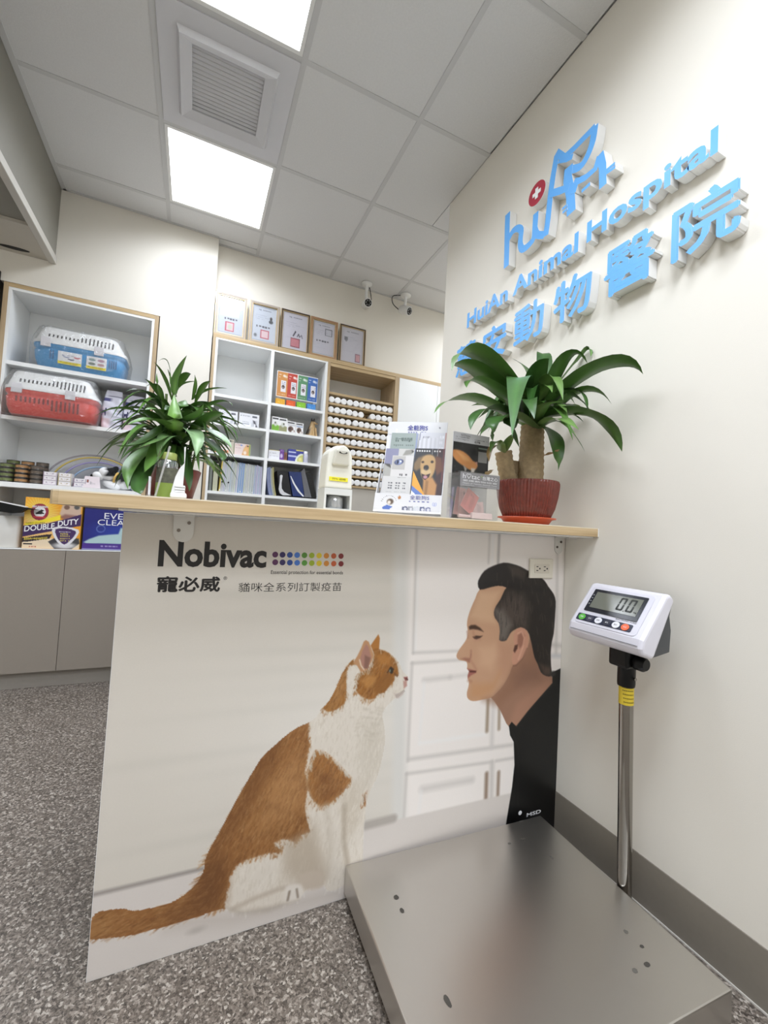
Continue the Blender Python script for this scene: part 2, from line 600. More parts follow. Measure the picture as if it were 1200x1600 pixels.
# ------------------------------------------------------------------ printed pictures
class Canvas:
    """samples over a rectangle; shapes are drawn in its own coordinates (x right, y down)"""

    def __init__(s, x0, y0, x1, y1, nx, ny, bg):
        s.x = np.linspace(x0, x1, nx)
        s.y = np.linspace(y0, y1, ny)
        s.a = np.ones((ny, nx, 3)) * (np.array(bg) / 255)
        s.rng = np.random.default_rng(7)

    def _win(s, x0, y0, x1, y1):
        i0, i1 = np.searchsorted(s.x, [x0, x1])
        j0, j1 = np.searchsorted(s.y, [y0, y1])
        return slice(j0, j1), slice(i0, i1)

    def _put(s, w, al, col):
        c = np.array(col) / 255
        s.a[w] = s.a[w] * (1 - al[..., None]) + c * al[..., None]

    def poly(s, pts, col, soft=0.0, op=1.0, sm=0, clip=None):
        if sm:
            pts = smooth_pts(pts, sm)
        p = np.array(pts, float)
        e = soft + 1e-9
        w = s._win(p[:, 0].min() - e, p[:, 1].min() - e, p[:, 0].max() + e, p[:, 1].max() + e)
        X, Y = np.meshgrid(s.x[w[1]], s.y[w[0]])
        if X.size == 0:
            return
        ins = np.zeros(X.shape, bool)
        d2 = np.full(X.shape, 1e9)
        for (xa, ya), (xb, yb) in zip(p, np.roll(p, -1, 0)):
            c = (ya > Y) != (yb > Y)
            with np.errstate(divide='ignore', invalid='ignore'):
                ins ^= c & (X < (xb - xa) * (Y - ya) / (yb - ya) + xa)
            if soft:
                L = (xb - xa) ** 2 + (yb - ya) ** 2 + 1e-12
                t = np.clip(((X - xa) * (xb - xa) + (Y - ya) * (yb - ya)) / L, 0, 1)
                d2 = np.minimum(d2, (X - xa - t * (xb - xa)) ** 2 + (Y - ya - t * (yb - ya)) ** 2)
        if soft:
            sd = np.sqrt(d2) * np.where(ins, 1, -1)
            al = np.clip(0.5 + sd / (2 * soft), 0, 1)
            al = al * al * (3 - 2 * al)
        else:
            al = ins.astype(float)
        if clip is not None:
            al = al * clip[w]
        s._put(w, al * op, col)

    def mask(s, pts, sm=0):
        t = Canvas(0, 0, 1, 1, 2, 2, (0, 0, 0))
        t.x, t.y, t.a = s.x, s.y, np.zeros(s.a.shape)
        t.poly(pts, (255, 255, 255), 0, 1, sm)
        return t.a[..., 0]

    def line(s, pts, wd, col, soft=0.0, op=1.0, clip=None):
        p = np.array(pts, float)
        e = wd / 2 + soft
        w = s._win(p[:, 0].min() - e, p[:, 1].min() - e, p[:, 0].max() + e, p[:, 1].max() + e)
        X, Y = np.meshgrid(s.x[w[1]], s.y[w[0]])
        if X.size == 0:
            return
        d2 = np.full(X.shape, 1e9)
        for (xa, ya), (xb, yb) in zip(p[:-1], p[1:]):
            L = (xb - xa) ** 2 + (yb - ya) ** 2 + 1e-12
            t = np.clip(((X - xa) * (xb - xa) + (Y - ya) * (yb - ya)) / L, 0, 1)
            d2 = np.minimum(d2, (X - xa - t * (xb - xa)) ** 2 + (Y - ya - t * (yb - ya)) ** 2)
        d = np.sqrt(d2)
        al = np.clip((wd / 2 + soft - d) / (2 * soft + 1e-9), 0, 1) if soft else (d < wd / 2).astype(float)
        if clip is not None:
            al = al * clip[w]
        s._put(w, al * op, col)

    def ell(s, cx, cy, rx, ry, col, soft=0.0, op=1.0, rot=0.0):
        r = max(rx, ry) * (1 + soft)
        w = s._win(cx - r, cy - r, cx + r, cy + r)
        X, Y = np.meshgrid(s.x[w[1]] - cx, s.y[w[0]] - cy)
        if X.size == 0:
            return
        c, n = math.cos(rot), math.sin(rot)
        q = np.sqrt(((X * c + Y * n) / rx) ** 2 + ((Y * c - X * n) / ry) ** 2)
        al = np.clip((1 + soft - q) / (2 * soft + 1e-9), 0, 1) if soft else (q < 1).astype(float)
        s._put(w, al * op, col)

    def rect(s, x0, y0, x1, y1, col, op=1.0):
        w = s._win(x0, y0, x1, y1)
        s._put(w, np.ones((w[0].stop - w[0].start, w[1].stop - w[1].start)), col) if op == 1 else s._put(w, np.full((w[0].stop - w[0].start, w[1].stop - w[1].start), op), col)

    def script(s, x0, x1, y, h, col, n=12, op=0.8):
        """a line of print too small to read"""
        st = (x1 - x0) / n
        for i in range(n):
            if s.rng.random() < 0.12:
                continue
            a = x0 + i * st
            s.rect(a + st * 0.1, y - h / 2, a + st * (0.6 + 0.3 * s.rng.random()), y + h / 2 * (0.4 + 0.6 * s.rng.random()), col, op)

    def grain(s, amt):
        s.a = np.clip(s.a * (1 + amt * s.rng.standard_normal(s.a.shape[:2])[..., None]), 0, 1)


def sheet(name, parent, cv, tl, ux, vd, m=None, lift=0.0008, fr=I4, label=None, kind=None):
    """canvas as a flat printed sheet: top-left corner, full width vector, full height vector (down)"""
    ny, nx = cv.a.shape[:2]
    tl, ux, vd = (Vector(q) for q in (tl, ux, vd))
    n = vd.cross(ux).normalized() * lift
    M = WM[parent].inverted() @ fr if parent is not None else fr
    tl2 = M @ (tl + n)
    R3 = M.to_3x3()
    u2, v2 = R3 @ ux, R3 @ vd
    c = tl2 + u2 / 2 + v2 / 2
    uu = np.linspace(0, 1, nx)[None, :, None]
    vv = np.linspace(0, 1, ny)[:, None, None]
    co = np.array(tl2 - c) + uu * np.array(u2) + vv * np.array(v2)
    me = bpy.data.meshes.new(name)
    me.vertices.add(nx * ny)
    me.vertices.foreach_set('co', co.astype(np.float32).ravel())
    i = np.arange((ny - 1) * nx).reshape(ny - 1, nx)[:, :-1].ravel()
    q = np.stack([i, i + nx, i + nx + 1, i + 1], 1).astype(np.int32)
    me.loops.add(q.size)
    me.loops.foreach_set('vertex_index', q.ravel())
    me.polygons.add(len(q))
    me.polygons.foreach_set('loop_start', np.arange(0, q.size, 4, dtype=np.int32))
    me.update(calc_edges=True)
    at = me.color_attributes.new('Col', 'FLOAT_COLOR', 'POINT')
    rgba = np.ones((nx * ny, 4), np.float32)
    rgba[:, :3] = lin(np.clip(cv.a, 0, 1)).reshape(-1, 3)
    at.data.foreach_set('color', rgba.ravel())
    me.materials.append(m or M_PRINT)
    o = bpy.data.objects.new(name, me)
    COL.objects.link(o)
    if parent is not None:
        o.parent = parent
        o.location = c
        WM[o] = WM[parent] @ Matrix.Translation(c)
    else:
        o.location = c
        WM[o] = Matrix.Translation(c)
    tag(o, label, kind=kind)
    return o


def unit(nx, ny, bg):
    return Canvas(0, 0, 1, 1, nx, ny, bg)


NTH = ['first', 'second', 'third', 'fourth', 'fifth', 'sixth', 'seventh', 'eighth', 'ninth', 'tenth', 'eleventh', 'twelfth', 'thirteenth', 'fourteenth', 'fifteenth', 'sixteenth', 'seventeenth', 'eighteenth', 'nineteenth', 'twentieth', 'twenty-first', 'twenty-second']

# ================================================================== THE SETTING
XR, YP, YB, YB2, ZC = 1.32, 1.20, 3.25, 3.33, 3.135     # right wall, counter panel, back wall, its recessed part, ceiling
XL, YF = -2.9, -3.2


def struct(name, mb, m, label=None, parent=None, **k):
    o = mb.build(name, m, parent, **k)
    if parent is None:
        o['kind'] = 'structure'
    if label:
        o['label'] = label
    return o


struct('floor', MB().box(XL - 0.1, 3.5, YF - 0.1, 5.2, -0.08, 0.0), floor_mat(), 'grey speckled vinyl floor')
struct('wall_right', MB().box(XR, XR + 0.12, YF, 2.19, 0, ZC), M_WALL, 'cream painted wall carrying the blue sign')
struct('baseboard_right', MB().box(XR - 0.004, XR - 0.0005, YF, YP - 0.001, 0.001, 0.145), M_BASEB, 'flat grey-brown vinyl baseboard along the cream wall')
struct('trim_2', MB().box(XR - 0.008, XR - 0.0045, YF, YP - 0.001, 0.0, 0.004), mat('sealant_bead', (205, 200, 192), 0.4, noise=(30, 0.03)), 'thin pale sealant line at the foot of the baseboard')
wb = MB()
wb.box(-1.155, 0.035, YB, YB + 0.42, 2.47, ZC)            # above the left cabinet
wb.box(-0.30, 0.035, YB, YB + 0.42, 0, 2.47)              # strip between the two cabinets
wb.box(0.035, 3.5, YB2, YB2 + 0.34, 2.445, ZC)             # recessed part over the right cabinet
wb.box(-1.155, 3.5, YB + 0.36, YB + 0.42, 0, 2.47)         # behind the cabinets
wb.box(XL, -2.15, YB, YB + 0.12, 0, ZC)
wb.box(-2.15, -1.155, YB, YB + 0.12, 2.52, ZC)
struct('wall_back', wb, M_WALL, 'cream back wall behind the shelves')
struct('wall_left', MB().box(XL - 0.12, XL, YF, 5.2, 0, ZC), M_WALL)
struct('wall_front', MB().box(XL - 0.12, XR + 0.12, YF - 0.12, YF, 0, ZC), M_WALL)
struct('wall_side', MB().box(3.4, 3.5, 2.19, YB, 0, ZC), M_WALL)
struct('wall_return', MB().box(XR + 0.121, 3.4, 2.07, 2.19, 0, ZC), M_WALL)
# dark doorway left of the shelves
d1 = MB()
d1.box(-2.15, -2.09, YB - 0.01, YB + 0.12, 0, 2.52)
d1.box(-1.215, -1.156, YB - 0.01, YB + 0.12, 0, 2.52)
d1.box(-2.09, -1.215, YB - 0.01, YB + 0.12, 2.45, 2.52)
dd = struct('door_1', d1, mat('black_door_frame', (30, 28, 27), 0.5, noise=(30, 0.1)), 'black door frame beside the shelves')
dl = MB()
for a in ((-2.088, -2.03), (-1.275, -1.217)):
    dl.box(*a, YB + 0.05, YB + 0.09, 0.01, 2.448)
dl.box(-2.03, -1.275, YB + 0.05, YB + 0.09, 0.01, 0.12)
dl.box(-2.03, -1.275, YB + 0.05, YB + 0.09, 2.36, 2.448)
dl.build('door_leaf', mat('dark_door_leaf', (44, 40, 37), 0.4, noise=(20, 0.1)), dd)
MB().box(-2.03, -1.275, YB + 0.066, YB + 0.072, 0.12, 2.36).build('door_pane', M_ACRYL, dd)
struct('wall_corridor_side', MB().box(-1.155, -1.10, YB + 0.43, 5.1, 0, ZC), M_WALL)
struct('wall_corridor_end', MB().box(XL, -1.10, 5.1, 5.2, 0, ZC), M_WALL)
MB().box(-1.262, -1.238, YB + 0.01, YB + 0.0495, 0.95, 1.15).build('door_handle', M_CHROME, dd, bevel=0.006)

# grey bulkhead along the left of the ceiling
bk = MB().box(-1.62, -0.90, YF, YB - 0.001, 2.675, ZC - 0.001)
bko = struct('trim_1', bk, M_GREYP, 'grey boxed bulkhead along the left edge of the ceiling')
MB().box(-0.93, -0.892, YF, YB - 0.002, 2.645, 2.69).build('edge_rail', mat('pale_rail', (196, 192, 184), 0.5, noise=(20, 0.03)), bko, bevel=0.003)
MB().box(-1.62, -0.932, 2.90, YB - 0.002, 2.655, 2.674).build('end_panel', mat('pale_soffit', (190, 184, 172), 0.6, noise=(20, 0.03)), bko)
slot = MB()
sp_ = [(math.cos(a) * 0.075, math.sin(a) * 0.016) for a in np.linspace(0, 2 * math.pi, 16, endpoint=False)]
slot.prism(sp_, lambda a, b, d: (-1.085 + a, 3.19 + b, d), 2.652, 2.6545)
slot.build('air_slot', M_BLACK, bko)

# suspended ceiling
ceil = struct('ceiling', MB().box(XL, 3.5, YF, 5.2, ZC + 0.02, ZC + 0.1), M_CEIL, 'suspended ceiling of pale square tiles')
gx = [-0.893, -0.288, 0.310, 0.892, 1.492, 2.092, 2.692, 3.292]
gy = [1.197 - 0.61 * k for k in range(7, 0, -1)] + [1.197, 1.807, 2.417, 3.03, YB2]
LIGHTS = [(1, gy.index(1.197)), (1, gy.index(2.417)), (1, gy.index(1.197) - 2), (1, gy.index(1.197) - 4), (1, gy.index(1.197) - 6), (2, gy.index(1.197) - 2), (2, gy.index(1.197) - 5), (5, gy.index(2.417)), (0, gy.index(1.197) - 4)]  # behind the viewer, panels beside the middle row are unseen, added as fill
VENT = (1, gy.index(1.807))
for i in range(len(gx) - 1):
    for j in range(len(gy) - 1):
        x0, x1, y0, y1 = gx[i], gx[i + 1], gy[j], gy[j + 1]
        if x1 > XR and y1 < 2.2:
            if x0 >= XR:
                continue
            x1 = XR
        if (i, j) in LIGHTS or (i, j) == VENT:
            continue
        if x0 < 0.035 and y1 > YB:
            y1 = YB
        e = 0.007
        if x0 < XR < x1 and y0 < 2.19 < y1:
            MB().box(x0 + e, XR - 0.002, y0 + e, y1 - e, ZC + 0.001, ZC + 0.016).build('ceiling_tile', M_CEIL, ceil)
            MB().box(XR + 0.002, x1 - e, 2.192, y1 - e, ZC + 0.001, ZC + 0.016).build('ceiling_tile', M_CEIL, ceil)
            continue
        MB().box(x0 + e, x1 - e, y0 + e, y1 - e, ZC + 0.001, ZC + 0.016).build('ceiling_tile', M_CEIL, ceil)
for i, x in enumerate(gx[1:-1]):
    y0 = YF if x < XR else 2.19
    MB().box(x - 0.012, x + 0.012, y0, (YB if x < 0.035 else YB2) - 0.001, ZC - 0.002, ZC + 0.004).build('grid_bar', M_GRID, ceil)
for y in gy[1:-1]:
    MB().box(gx[0] + 0.002, (XR if y < 2.2 else 3.39) - 0.002, y - 0.012, y + 0.012, ZC - 0.0015, ZC + 0.0045).build('grid_bar', M_GRID, ceil)
MB().box(-0.899, -0.872, YF, YB - 0.001, ZC - 0.003, ZC + 0.003).build('grid_bar', M_GRID, ceil)
MB().box(-0.89, 0.035, YB - 0.02, YB - 0.001, ZC - 0.003, ZC + 0.003).build('grid_bar', M_GRID, ceil)
MB().box(0.037, 3.39, YB2 - 0.02, YB2 - 0.001, ZC - 0.003, ZC + 0.003).build('grid_bar', M_GRID, ceil)
MB().box(0.037, 0.303, YB + 0.002, YB2 - 0.002, ZC + 0.001, ZC + 0.016).build('ceiling_tile', M_CEIL, ceil)
# plain tiles left of the bulkhead
for j in range(len(gy) - 2):
    for x0 in (-2.86, -2.24):
        MB().box(x0, x0 + 0.6, gy[j] + 0.007, gy[j + 1] - 0.007, ZC + 0.001, ZC + 0.016).build('ceiling_tile', M_CEIL, ceil)

# ceiling light panels
M_GLOW = mat('led_diffuser', (250, 250, 248), 0.5, emit=PANEL_EMIT)


def panel_lamp(t, x, y, z):
    ld = bpy.data.lights.new('panel_lamp', 'AREA')
    ld.shape = 'SQUARE'
    ld.size = 0.54
    ld.energy = PANEL_WATT
    ld.color = PANEL_RGB
    ld.spread = math.radians(PANEL_SPREAD)
    lo = bpy.data.objects.new('panel_lamp', ld)
    COL.objects.link(lo)
    lo.parent = t
    lo.location = Vector((x, y, z)) - WM[t].translation


LLIST = ['square white light panel nearest the shelves, between vent and back wall', 'square white light panel cut by the top of the picture', 'square light panel above and just behind the viewer', 'square light panel above the waiting area behind the viewer', 'square light panel farthest from the shelves', 'added fill light panel beside the bulkhead, far behind the viewer', 'added fill light panel behind the viewer on the sign side', 'added fill light panel on the sign side near the front wall', 'square light panel round the corner behind the sign wall']
order = sorted(LIGHTS, key=lambda t: (t[0] != 1, t[0], -t[1]))
for (i, j), lb in zip(order, LLIST):
    x0, x1, y0, y1 = gx[i] + 0.013, gx[i + 1] - 0.013, gy[j] + 0.013, gy[j + 1] - 0.013
    t = thing('ceiling_light', lb, 'ceiling light', ((x0 + x1) / 2, (y0 + y1) / 2, ZC - 0.004), group='ceiling light panels')
    w = 0.016
    f = MB()
    for a in ((x0, x1, y0, y0 + w), (x0, x1, y1 - w, y1), (x0, x0 + w, y0 + w, y1 - w), (x1 - w, x1, y0 + w, y1 - w)):
        f.box(*a, ZC - 0.003, ZC + 0.012)
    f.build('frame', M_WHITEP, t)
    MB().box(x0 + w, x1 - w, y0 + w, y1 - w, ZC, ZC + 0.008).build('diffuser', M_GLOW, t)
    panel_lamp(t, (x0 + x1) / 2, (y0 + y1) / 2, ZC - 0.002)

# unseen panels added as fill left of the bulkhead; first one lights the corridor
for k, yy in enumerate((4.2, 2.112, 0.282, -1.548)):
    x0, x1, y0, y1 = -2.23, -1.65, yy - 0.29, yy + 0.29
    t = thing('ceiling_light', ['square light panel in the room beyond the glass door', 'added fill light panel left of the bulkhead nearest the glass door', 'added fill light panel left of the bulkhead level with the counter', 'added fill light panel left of the bulkhead behind the viewer'][k], 'ceiling light', (-1.94, yy, ZC - 0.016), group='ceiling light panels')
    w = 0.016
    f = MB()
    for a in ((x0, x1, y0, y0 + w), (x0, x1, y1 - w, y1), (x0, x0 + w, y0 + w, y1 - w), (x1 - w, x1, y0 + w, y1 - w)):
        f.box(*a, ZC - 0.016, ZC)
    f.build('frame', M_WHITEP, t)
    MB().box(x0 + w, x1 - w, y0 + w, y1 - w, ZC - 0.012, ZC - 0.001).build('diffuser', M_GLOW, t)
    panel_lamp(t, -1.94, yy, ZC - 0.0135)

# ceiling vent
vx0, vx1, vy0, vy1 = gx[1] + 0.013, gx[2] - 0.013, 1.807 + 0.013, 2.417 - 0.013
cxv, cyv = (vx0 + vx1) / 2, (vy0 + vy1) / 2
M_VENT = mat('vent_white', (214, 214, 218), 0.4, noise=(30, 0.02))
t = thing('ceiling_vent', 'square white louvred air vent between the two light panels', 'vent', (cxv, cyv, ZC - 0.03))
ox, oy = 0.212, 0.212      # frame outer half size
ix, iy = 0.152, 0.16
pl = MB()
for a in ((vx0, vx1, vy0, cyv - oy), (vx0, vx1, cyv + oy, vy1), (vx0, cxv - ox, cyv - oy, cyv + oy), (cxv + ox, vx1, cyv - oy, cyv + oy)):
    pl.box(*a, ZC - 0.006, ZC + 0.01)
pl.build('face_plate', M_VENT, t)
r0 = [(cxv + a * ox, cyv + b * oy, ZC - 0.006) for a, b in ((-1, -1), (1, -1), (1, 1), (-1, 1))]
r1 = [(cxv + a * (ox - 0.012), cyv + b * (oy - 0.012), ZC - 0.03) for a, b in ((-1, -1), (1, -1), (1, 1), (-1, 1))]
r2 = [(cxv + a * ix, cyv + b * iy, ZC - 0.012) for a, b in ((-1, -1), (1, -1), (1, 1), (-1, 1))]
r3 = [(cxv + a * ix, cyv + b * iy, ZC + 0.03) for a, b in ((-1, -1), (1, -1), (1, 1), (-1, 1))]
MB().rings([r0, r1, r2, r3], smooth=False, cap=False).build('raised_frame', M_VENT, t)
MB().box(cxv - ix, cxv + ix, cyv - iy, cyv + iy, ZC + 0.028, ZC + 0.032).build('duct_back', mat('dark_duct', (34, 34, 34), 0.8, noise=(30, 0.1)), t)
for k in range(15):
    yy = cyv - iy + (k + 0.5) * 2 * iy / 15
    MB().quadbox((cxv - ix, yy + 0.0035, ZC - 0.005), (cxv + ix, yy + 0.0035, ZC - 0.005), (cxv + ix, yy - 0.0025, ZC + 0.002), (cxv - ix, yy - 0.0025, ZC + 0.002), (0, 0.002, -0.0015)).build('louvre', M_VENT, t)

# ================================================================== COUNTER
cp = thing('reception_counter', 'reception counter with oak slab and a printed cat and man front', 'counter', (0.58, YP, 0))
MB().box(-0.156, XR - 0.001, YP + 0.001, YP + 0.03, 0.0, 1.106).build('front_panel', M_WHITE, cp)
MB().box(-0.156, -0.13, YP + 0.031, 1.62, 0.0, 1.106).build('end_panel', M_DOORG, cp)
MB().box(-0.128, XR - 0.001, YP + 0.031, 1.50, 0.30, 0.32).build('inner_shelf', M_WHITE, cp)
ct = cp
pts = [(-0.273 + 0.02, 1.055), (XR - 0.001, 1.055), (XR - 0.001, 1.66), (-0.273, 1.66), (-0.273, 1.085), (-0.270, 1.068), (-0.264, 1.059)]
MB().prism(pts, lambda a, b, d: (a, b, d), 1.1135, 1.1405).build('slab', WOODX, ct)
MB().prism(pts, lambda a, b, d: (a, b, d), 1.1405, 1.1435).build('top_skin', mat('pale_top_laminate', (226, 214, 190), 0.35, noise=(30, 0.02)), ct)
MB().box(XR - 0.0045, XR - 0.0012, 1.0535, 1.0549, 1.1132, 1.1436).build('end_cap', M_WHITEP, ct)
MB().box(-0.15, XR - 0.002, 1.075, 1.66, 1.1075, 1.113).build('underside_batten', M_WHITE, ct)
for bx, nm in ((-0.021, 0.024), (1.281, 0.020)):
    w2 = nm
    b = MB()
    pp = [(-w2, 0.034), (-w2, -0.012)] + [(math.cos(a) * w2, -0.012 + math.sin(a) * w2) for a in np.linspace(math.pi, 2 * math.pi, 9)[1:-1]] + [(w2, -0.012), (w2, 0.034)]
    b.prism(pp, lambda a, c, d: (bx + a, d, 1.073 + c), YP - 0.0045, YP - 0.0012)
    b.box(bx - w2, bx + w2, 1.13, YP - 0.001, 1.1035, 1.107)
    bo = b.build('bracket', mat('white_metal', (222, 219, 212), 0.4, noise=(30, 0.02)), ct)
    for sx, sz in ((0.012, 0.014), (-0.011, -0.006)):
        MB().lathe([(0.0045, 0.0), (0.0045, -0.002)], (bx + sx * w2 / 0.024, YP - 0.0046, 1.073 + sz), 12, ax='Y').build('screw', mat('screw_steel', (120, 112, 104), 0.35, metal=1.0, noise=(30, 0.05)), bo)

# ================================================================== POSTER on the counter front
def pan(x, y):
    """photo pixel -> (x, depth below the slab) on the counter front"""
    q = P(x, y, Y=YP)
    return (q.x, -q.z)


def crop(ox, oy, k):
    return lambda pts: [pan(ox + a * k, oy + b * k) for a, b in pts]


cC = crop(120, 960, 560 / 1200)      # cat
cH = crop(480, 980, 0.15)            # cat's head
cM = crop(700, 870, 1 / 6)           # man
cD = crop(600, 820, 0.3125)          # right half
W0, W1, Z0, Z1 = -0.155, XR - 0.0015, 0.002, 1.104
STEP = 0.0022
NX, NY = int((W1 - W0) / STEP), int((Z1 - Z0) / STEP)
cv = Canvas(W0, -Z1, W1, -Z0, NX, NY, (212, 205, 194))
# soft room behind: pale wall, faint horizontal bands of a blind
GX, GY = np.meshgrid(cv.x, cv.y)
rg = np.random.default_rng(3)
vx, vy = pan(650, 1000)
for k in range(17):
    yb = -1.0 + k * 0.052
    xc, wd_ = rg.uniform(0.15, 0.75), rg.uniform(0.18, 0.4)
    al = np.exp(-((GX - xc) / wd_) ** 2) * np.exp(-((GY - yb - 0.02 * (GX - 0.3)) / 0.014) ** 2) * (GX < vx) * np.clip((vx - GX) / 0.03, 0, 1)
    cv.a = cv.a * (1 - 0.10 * al[..., None]) + np.array((150, 150, 140)) / 255 * 0.10 * al[..., None]
al = np.clip((GX + 0.1) / 0.5, 0, 1) * np.clip(1 - np.abs(GY + 0.5) / 0.4, 0, 1)
cv.a = cv.a + (np.array((234, 229, 221)) / 255 - cv.a) * 0.6 * al[..., None]
# white panelled cupboard on the right
cv.poly(cD([(95, -60), (900, -20), (880, 1520), (60, 1480)]), (240, 233, 227), 0.01)
cv.poly(cD([(50, -60), (125, -55), (105, 1500), (40, 1490)]), (219, 216, 210), 0.02)
SH, LT = (196, 190, 184), (236, 233, 230)
for pts, w, c, so, op in [
        ([(165, 10), (145, 640)], 0.007, SH, 0.006, 0.9), ([(175, 10), (157, 630)], 0.006, LT, 0.006, 0.8),
        ([(148, 640), (430, 628)], 0.007, SH, 0.006, 0.8), ([(140, 692), (420, 672)], 0.008, SH, 0.006, 0.8),
        ([(530, 20), (522, 190)], 0.006, SH, 0.006, 0.8), ([(577, 30), (570, 190)], 0.010, (176, 170, 166), 0.005, 0.9),
        ([(545, 30), (540, 190)], 0.012, LT, 0.006, 0.8), ([(868, 60), (860, 640)], 0.010, SH, 0.008, 0.7),
        ([(140, 692), (118, 1180)], 0.008, SH, 0.006, 0.8), ([(200, 776), (330, 762)], 0.010, SH, 0.010, 0.7), ([(330, 762), (415, 750)], 0.008, SH, 0.010, 0.6),
        ([(200, 790), (175, 1090)], 0.006, LT, 0.008, 0.9), ([(180, 1092), (505, 1046)], 0.008, (240, 238, 235), 0.008, 0.9), ([(125, 1172), (640, 1100)], 0.010, SH, 0.007, 0.8),
        ([(112, 1245), (540, 1185)], 0.008, SH, 0.006, 0.8), ([(560, 1180), (650, 1165)], 0.008, SH, 0.006, 0.8), ([(112, 1245), (98, 1470)], 0.007, SH, 0.006, 0.8),
        ([(190, 1322), (440, 1275)], 0.016, SH, 0.012, 0.7), ([(185, 1330), (170, 1480)], 0.006, LT, 0.008, 0.8),
        ([(520, 876), (514, 1030)], 0.012, (146, 126, 104), 0.006, 0.9), ([(545, 890), (538, 1110)], 0.016, (214, 208, 203), 0.008, 0.9), ([(577, 895), (574, 1020)], 0.010, (150, 130, 108), 0.006, 0.9),
        ([(513, 1245), (505, 1500)], 0.015, (138, 116, 98), 0.006, 0.9), ([(540, 1190), (533, 1500)], 0.018, (206, 200, 194), 0.008, 0.9), ([(573, 1238), (563, 1490)], 0.012, (138, 116, 98), 0.006, 0.9),
        ([(838, 600), (886, 604)], 0.012, SH, 0.010, 0.8), ([(838, 655), (884, 655)], 0.010, (190, 192, 196), 0.010, 0.8)]:
    cv.line(cD(pts), w, c, so, op)
# picture floor and skirting line
cv.poly(cC([(20, 945), (420, 856), (960, 715), (1060, 690), (1400, 610), (2000, 480), (2000, 1800), (-60, 1800)]), (214, 206, 199), 0.005)
cv.line(cC([(40, 942), (425, 850)]), 0.010, (158, 150, 144), 0.004)
cv.line(cC([(962, 708), (1060, 683)]), 0.026, (176, 168, 160), 0.006)
cv.poly(cC([(380, 1010), (560, 1000), (880, 920), (880, 940), (520, 1040), (300, 1060)]), (196, 186, 177), 0.03, 0.8)
cv.ell(*pan(307, 1453), 0.02, 0.008, (176, 168, 160), 0.6, 0.6)
cv.line(cC([(0, 1078), (30, 1074)]), 0.004, (196, 188, 180), 0.004)
# ---- cat
sil = [(940, 140), (915, 160), (890, 195), (868, 245), (842, 292), (818, 318), (800, 345), (775, 362), (740, 378), (700, 405), (660, 440), (625, 472), (605, 500), (572, 555), (545, 602), (518, 650), (493, 698), (470, 742), (445, 785), (430, 822), (424, 858), (405, 895), (380, 922), (345, 948), (300, 970), (245, 983), (195, 992), (155, 985), (100, 990), (62, 1002), (45, 1035), (40, 1086), (110, 1083), (180, 1075), (250, 1057), (320, 1037), (390, 1016), (440, 1000), (480, 986), (508, 990), (530, 998), (580, 994), (640, 981), (700, 968), (742, 955), (757, 935), (775, 918), (825, 905), (838, 924), (868, 922), (905, 900), (955, 880), (957, 810), (960, 740), (966, 660), (978, 600), (1005, 545), (1020, 490), (1031, 430), (1030, 380), (1024, 330), (1052, 292), (1080, 270), (1098, 252), (1107, 225), (1106, 205), (1092, 192), (1078, 160), (1058, 138), (1030, 122), (1000, 115)]
sp = cC(sil)
cv.poly(sp, (228, 222, 214), 0.003, sm=3)
km = cv.mask(sp, 3)
ORG, ORD, ORL = (166, 114, 66), (122, 78, 42), (192, 144, 94)
# white fur shading
cv.poly(cC([(700, 760), (800, 700), (830, 880), (760, 900), (690, 890)]), (205, 194, 180), 0.03, 0.8, clip=km)
cv.poly(cC([(880, 560), (960, 560), (950, 700), (900, 760), (880, 660)]), (212, 203, 190), 0.02, 0.8, clip=km)
cv.poly(cC([(955, 360), (1030, 330), (1030, 500), (960, 600), (940, 480)]), (214, 208, 198), 0.03, 0.8, clip=km)
cv.line(cC([(895, 640), (893, 760), (905, 830)]), 0.008, (190, 178, 162), 0.008, 0.8)
cv.poly(cC([(745, 870), (815, 855), (828, 905), (765, 918)]), (206, 192, 178), 0.01, 1, sm=3)
cv.line(cC([(520, 985), (600, 950), (680, 918), (740, 905)]), 0.006, (205, 194, 182), 0.008, 0.9)
cv.line(cC([(712, 930), (706, 955)]), 0.006, (150, 138, 125), 0.003)
cv.line(cC([(738, 922), (740, 945)]), 0.005, (150, 138, 125), 0.003)
# orange: back, haunch and tail
cv.poly(cC([(778, 360), (776, 400), (781, 440), (770, 480), (764, 520), (772, 590), (762, 640), (772, 690), (785, 728), (750, 740), (738, 772), (715, 756), (690, 752), (660, 765), (692, 782), (680, 800), (640, 800), (600, 812), (560, 825), (532, 845), (512, 880), (502, 930), (494, 985), (440, 1010), (320, 1045), (180, 1085), (30, 1095), (30, 1000), (150, 975), (300, 955), (400, 880), (420, 800), (520, 620), (600, 480), (700, 390)]), ORG, 0.006, clip=km)
cv.poly(cC([(640, 560), (740, 470), (770, 520), (760, 640), (700, 700), (600, 740), (560, 700)]), ORL, 0.05, 0.35, clip=km)
cv.poly(cC([(430, 820), (500, 820), (490, 960), (420, 1000), (380, 960)]), ORD, 0.03, 0.75, clip=km)
cv.poly(cC([(600, 500), (690, 400), (640, 520), (560, 680), (470, 800), (450, 790)]), ORD, 0.03, 0.45, clip=km)
for a in range(6):
    x0 = 70 + a * 58
    cv.line(cC([(x0 + 14, 985 - a * 3), (x0, 1035), (x0 + 8, 1090)]), 0.012, (132, 84, 42), 0.012, 0.35, clip=km)
cv.poly(cC([(52, 1015), (110, 1000), (120, 1080), (48, 1084)]), (190, 144, 92), 0.02, 0.6, clip=km)
cv.line(cC([(620, 640), (700, 660), (770, 690)]), 0.012, ORD, 0.014, 0.5)
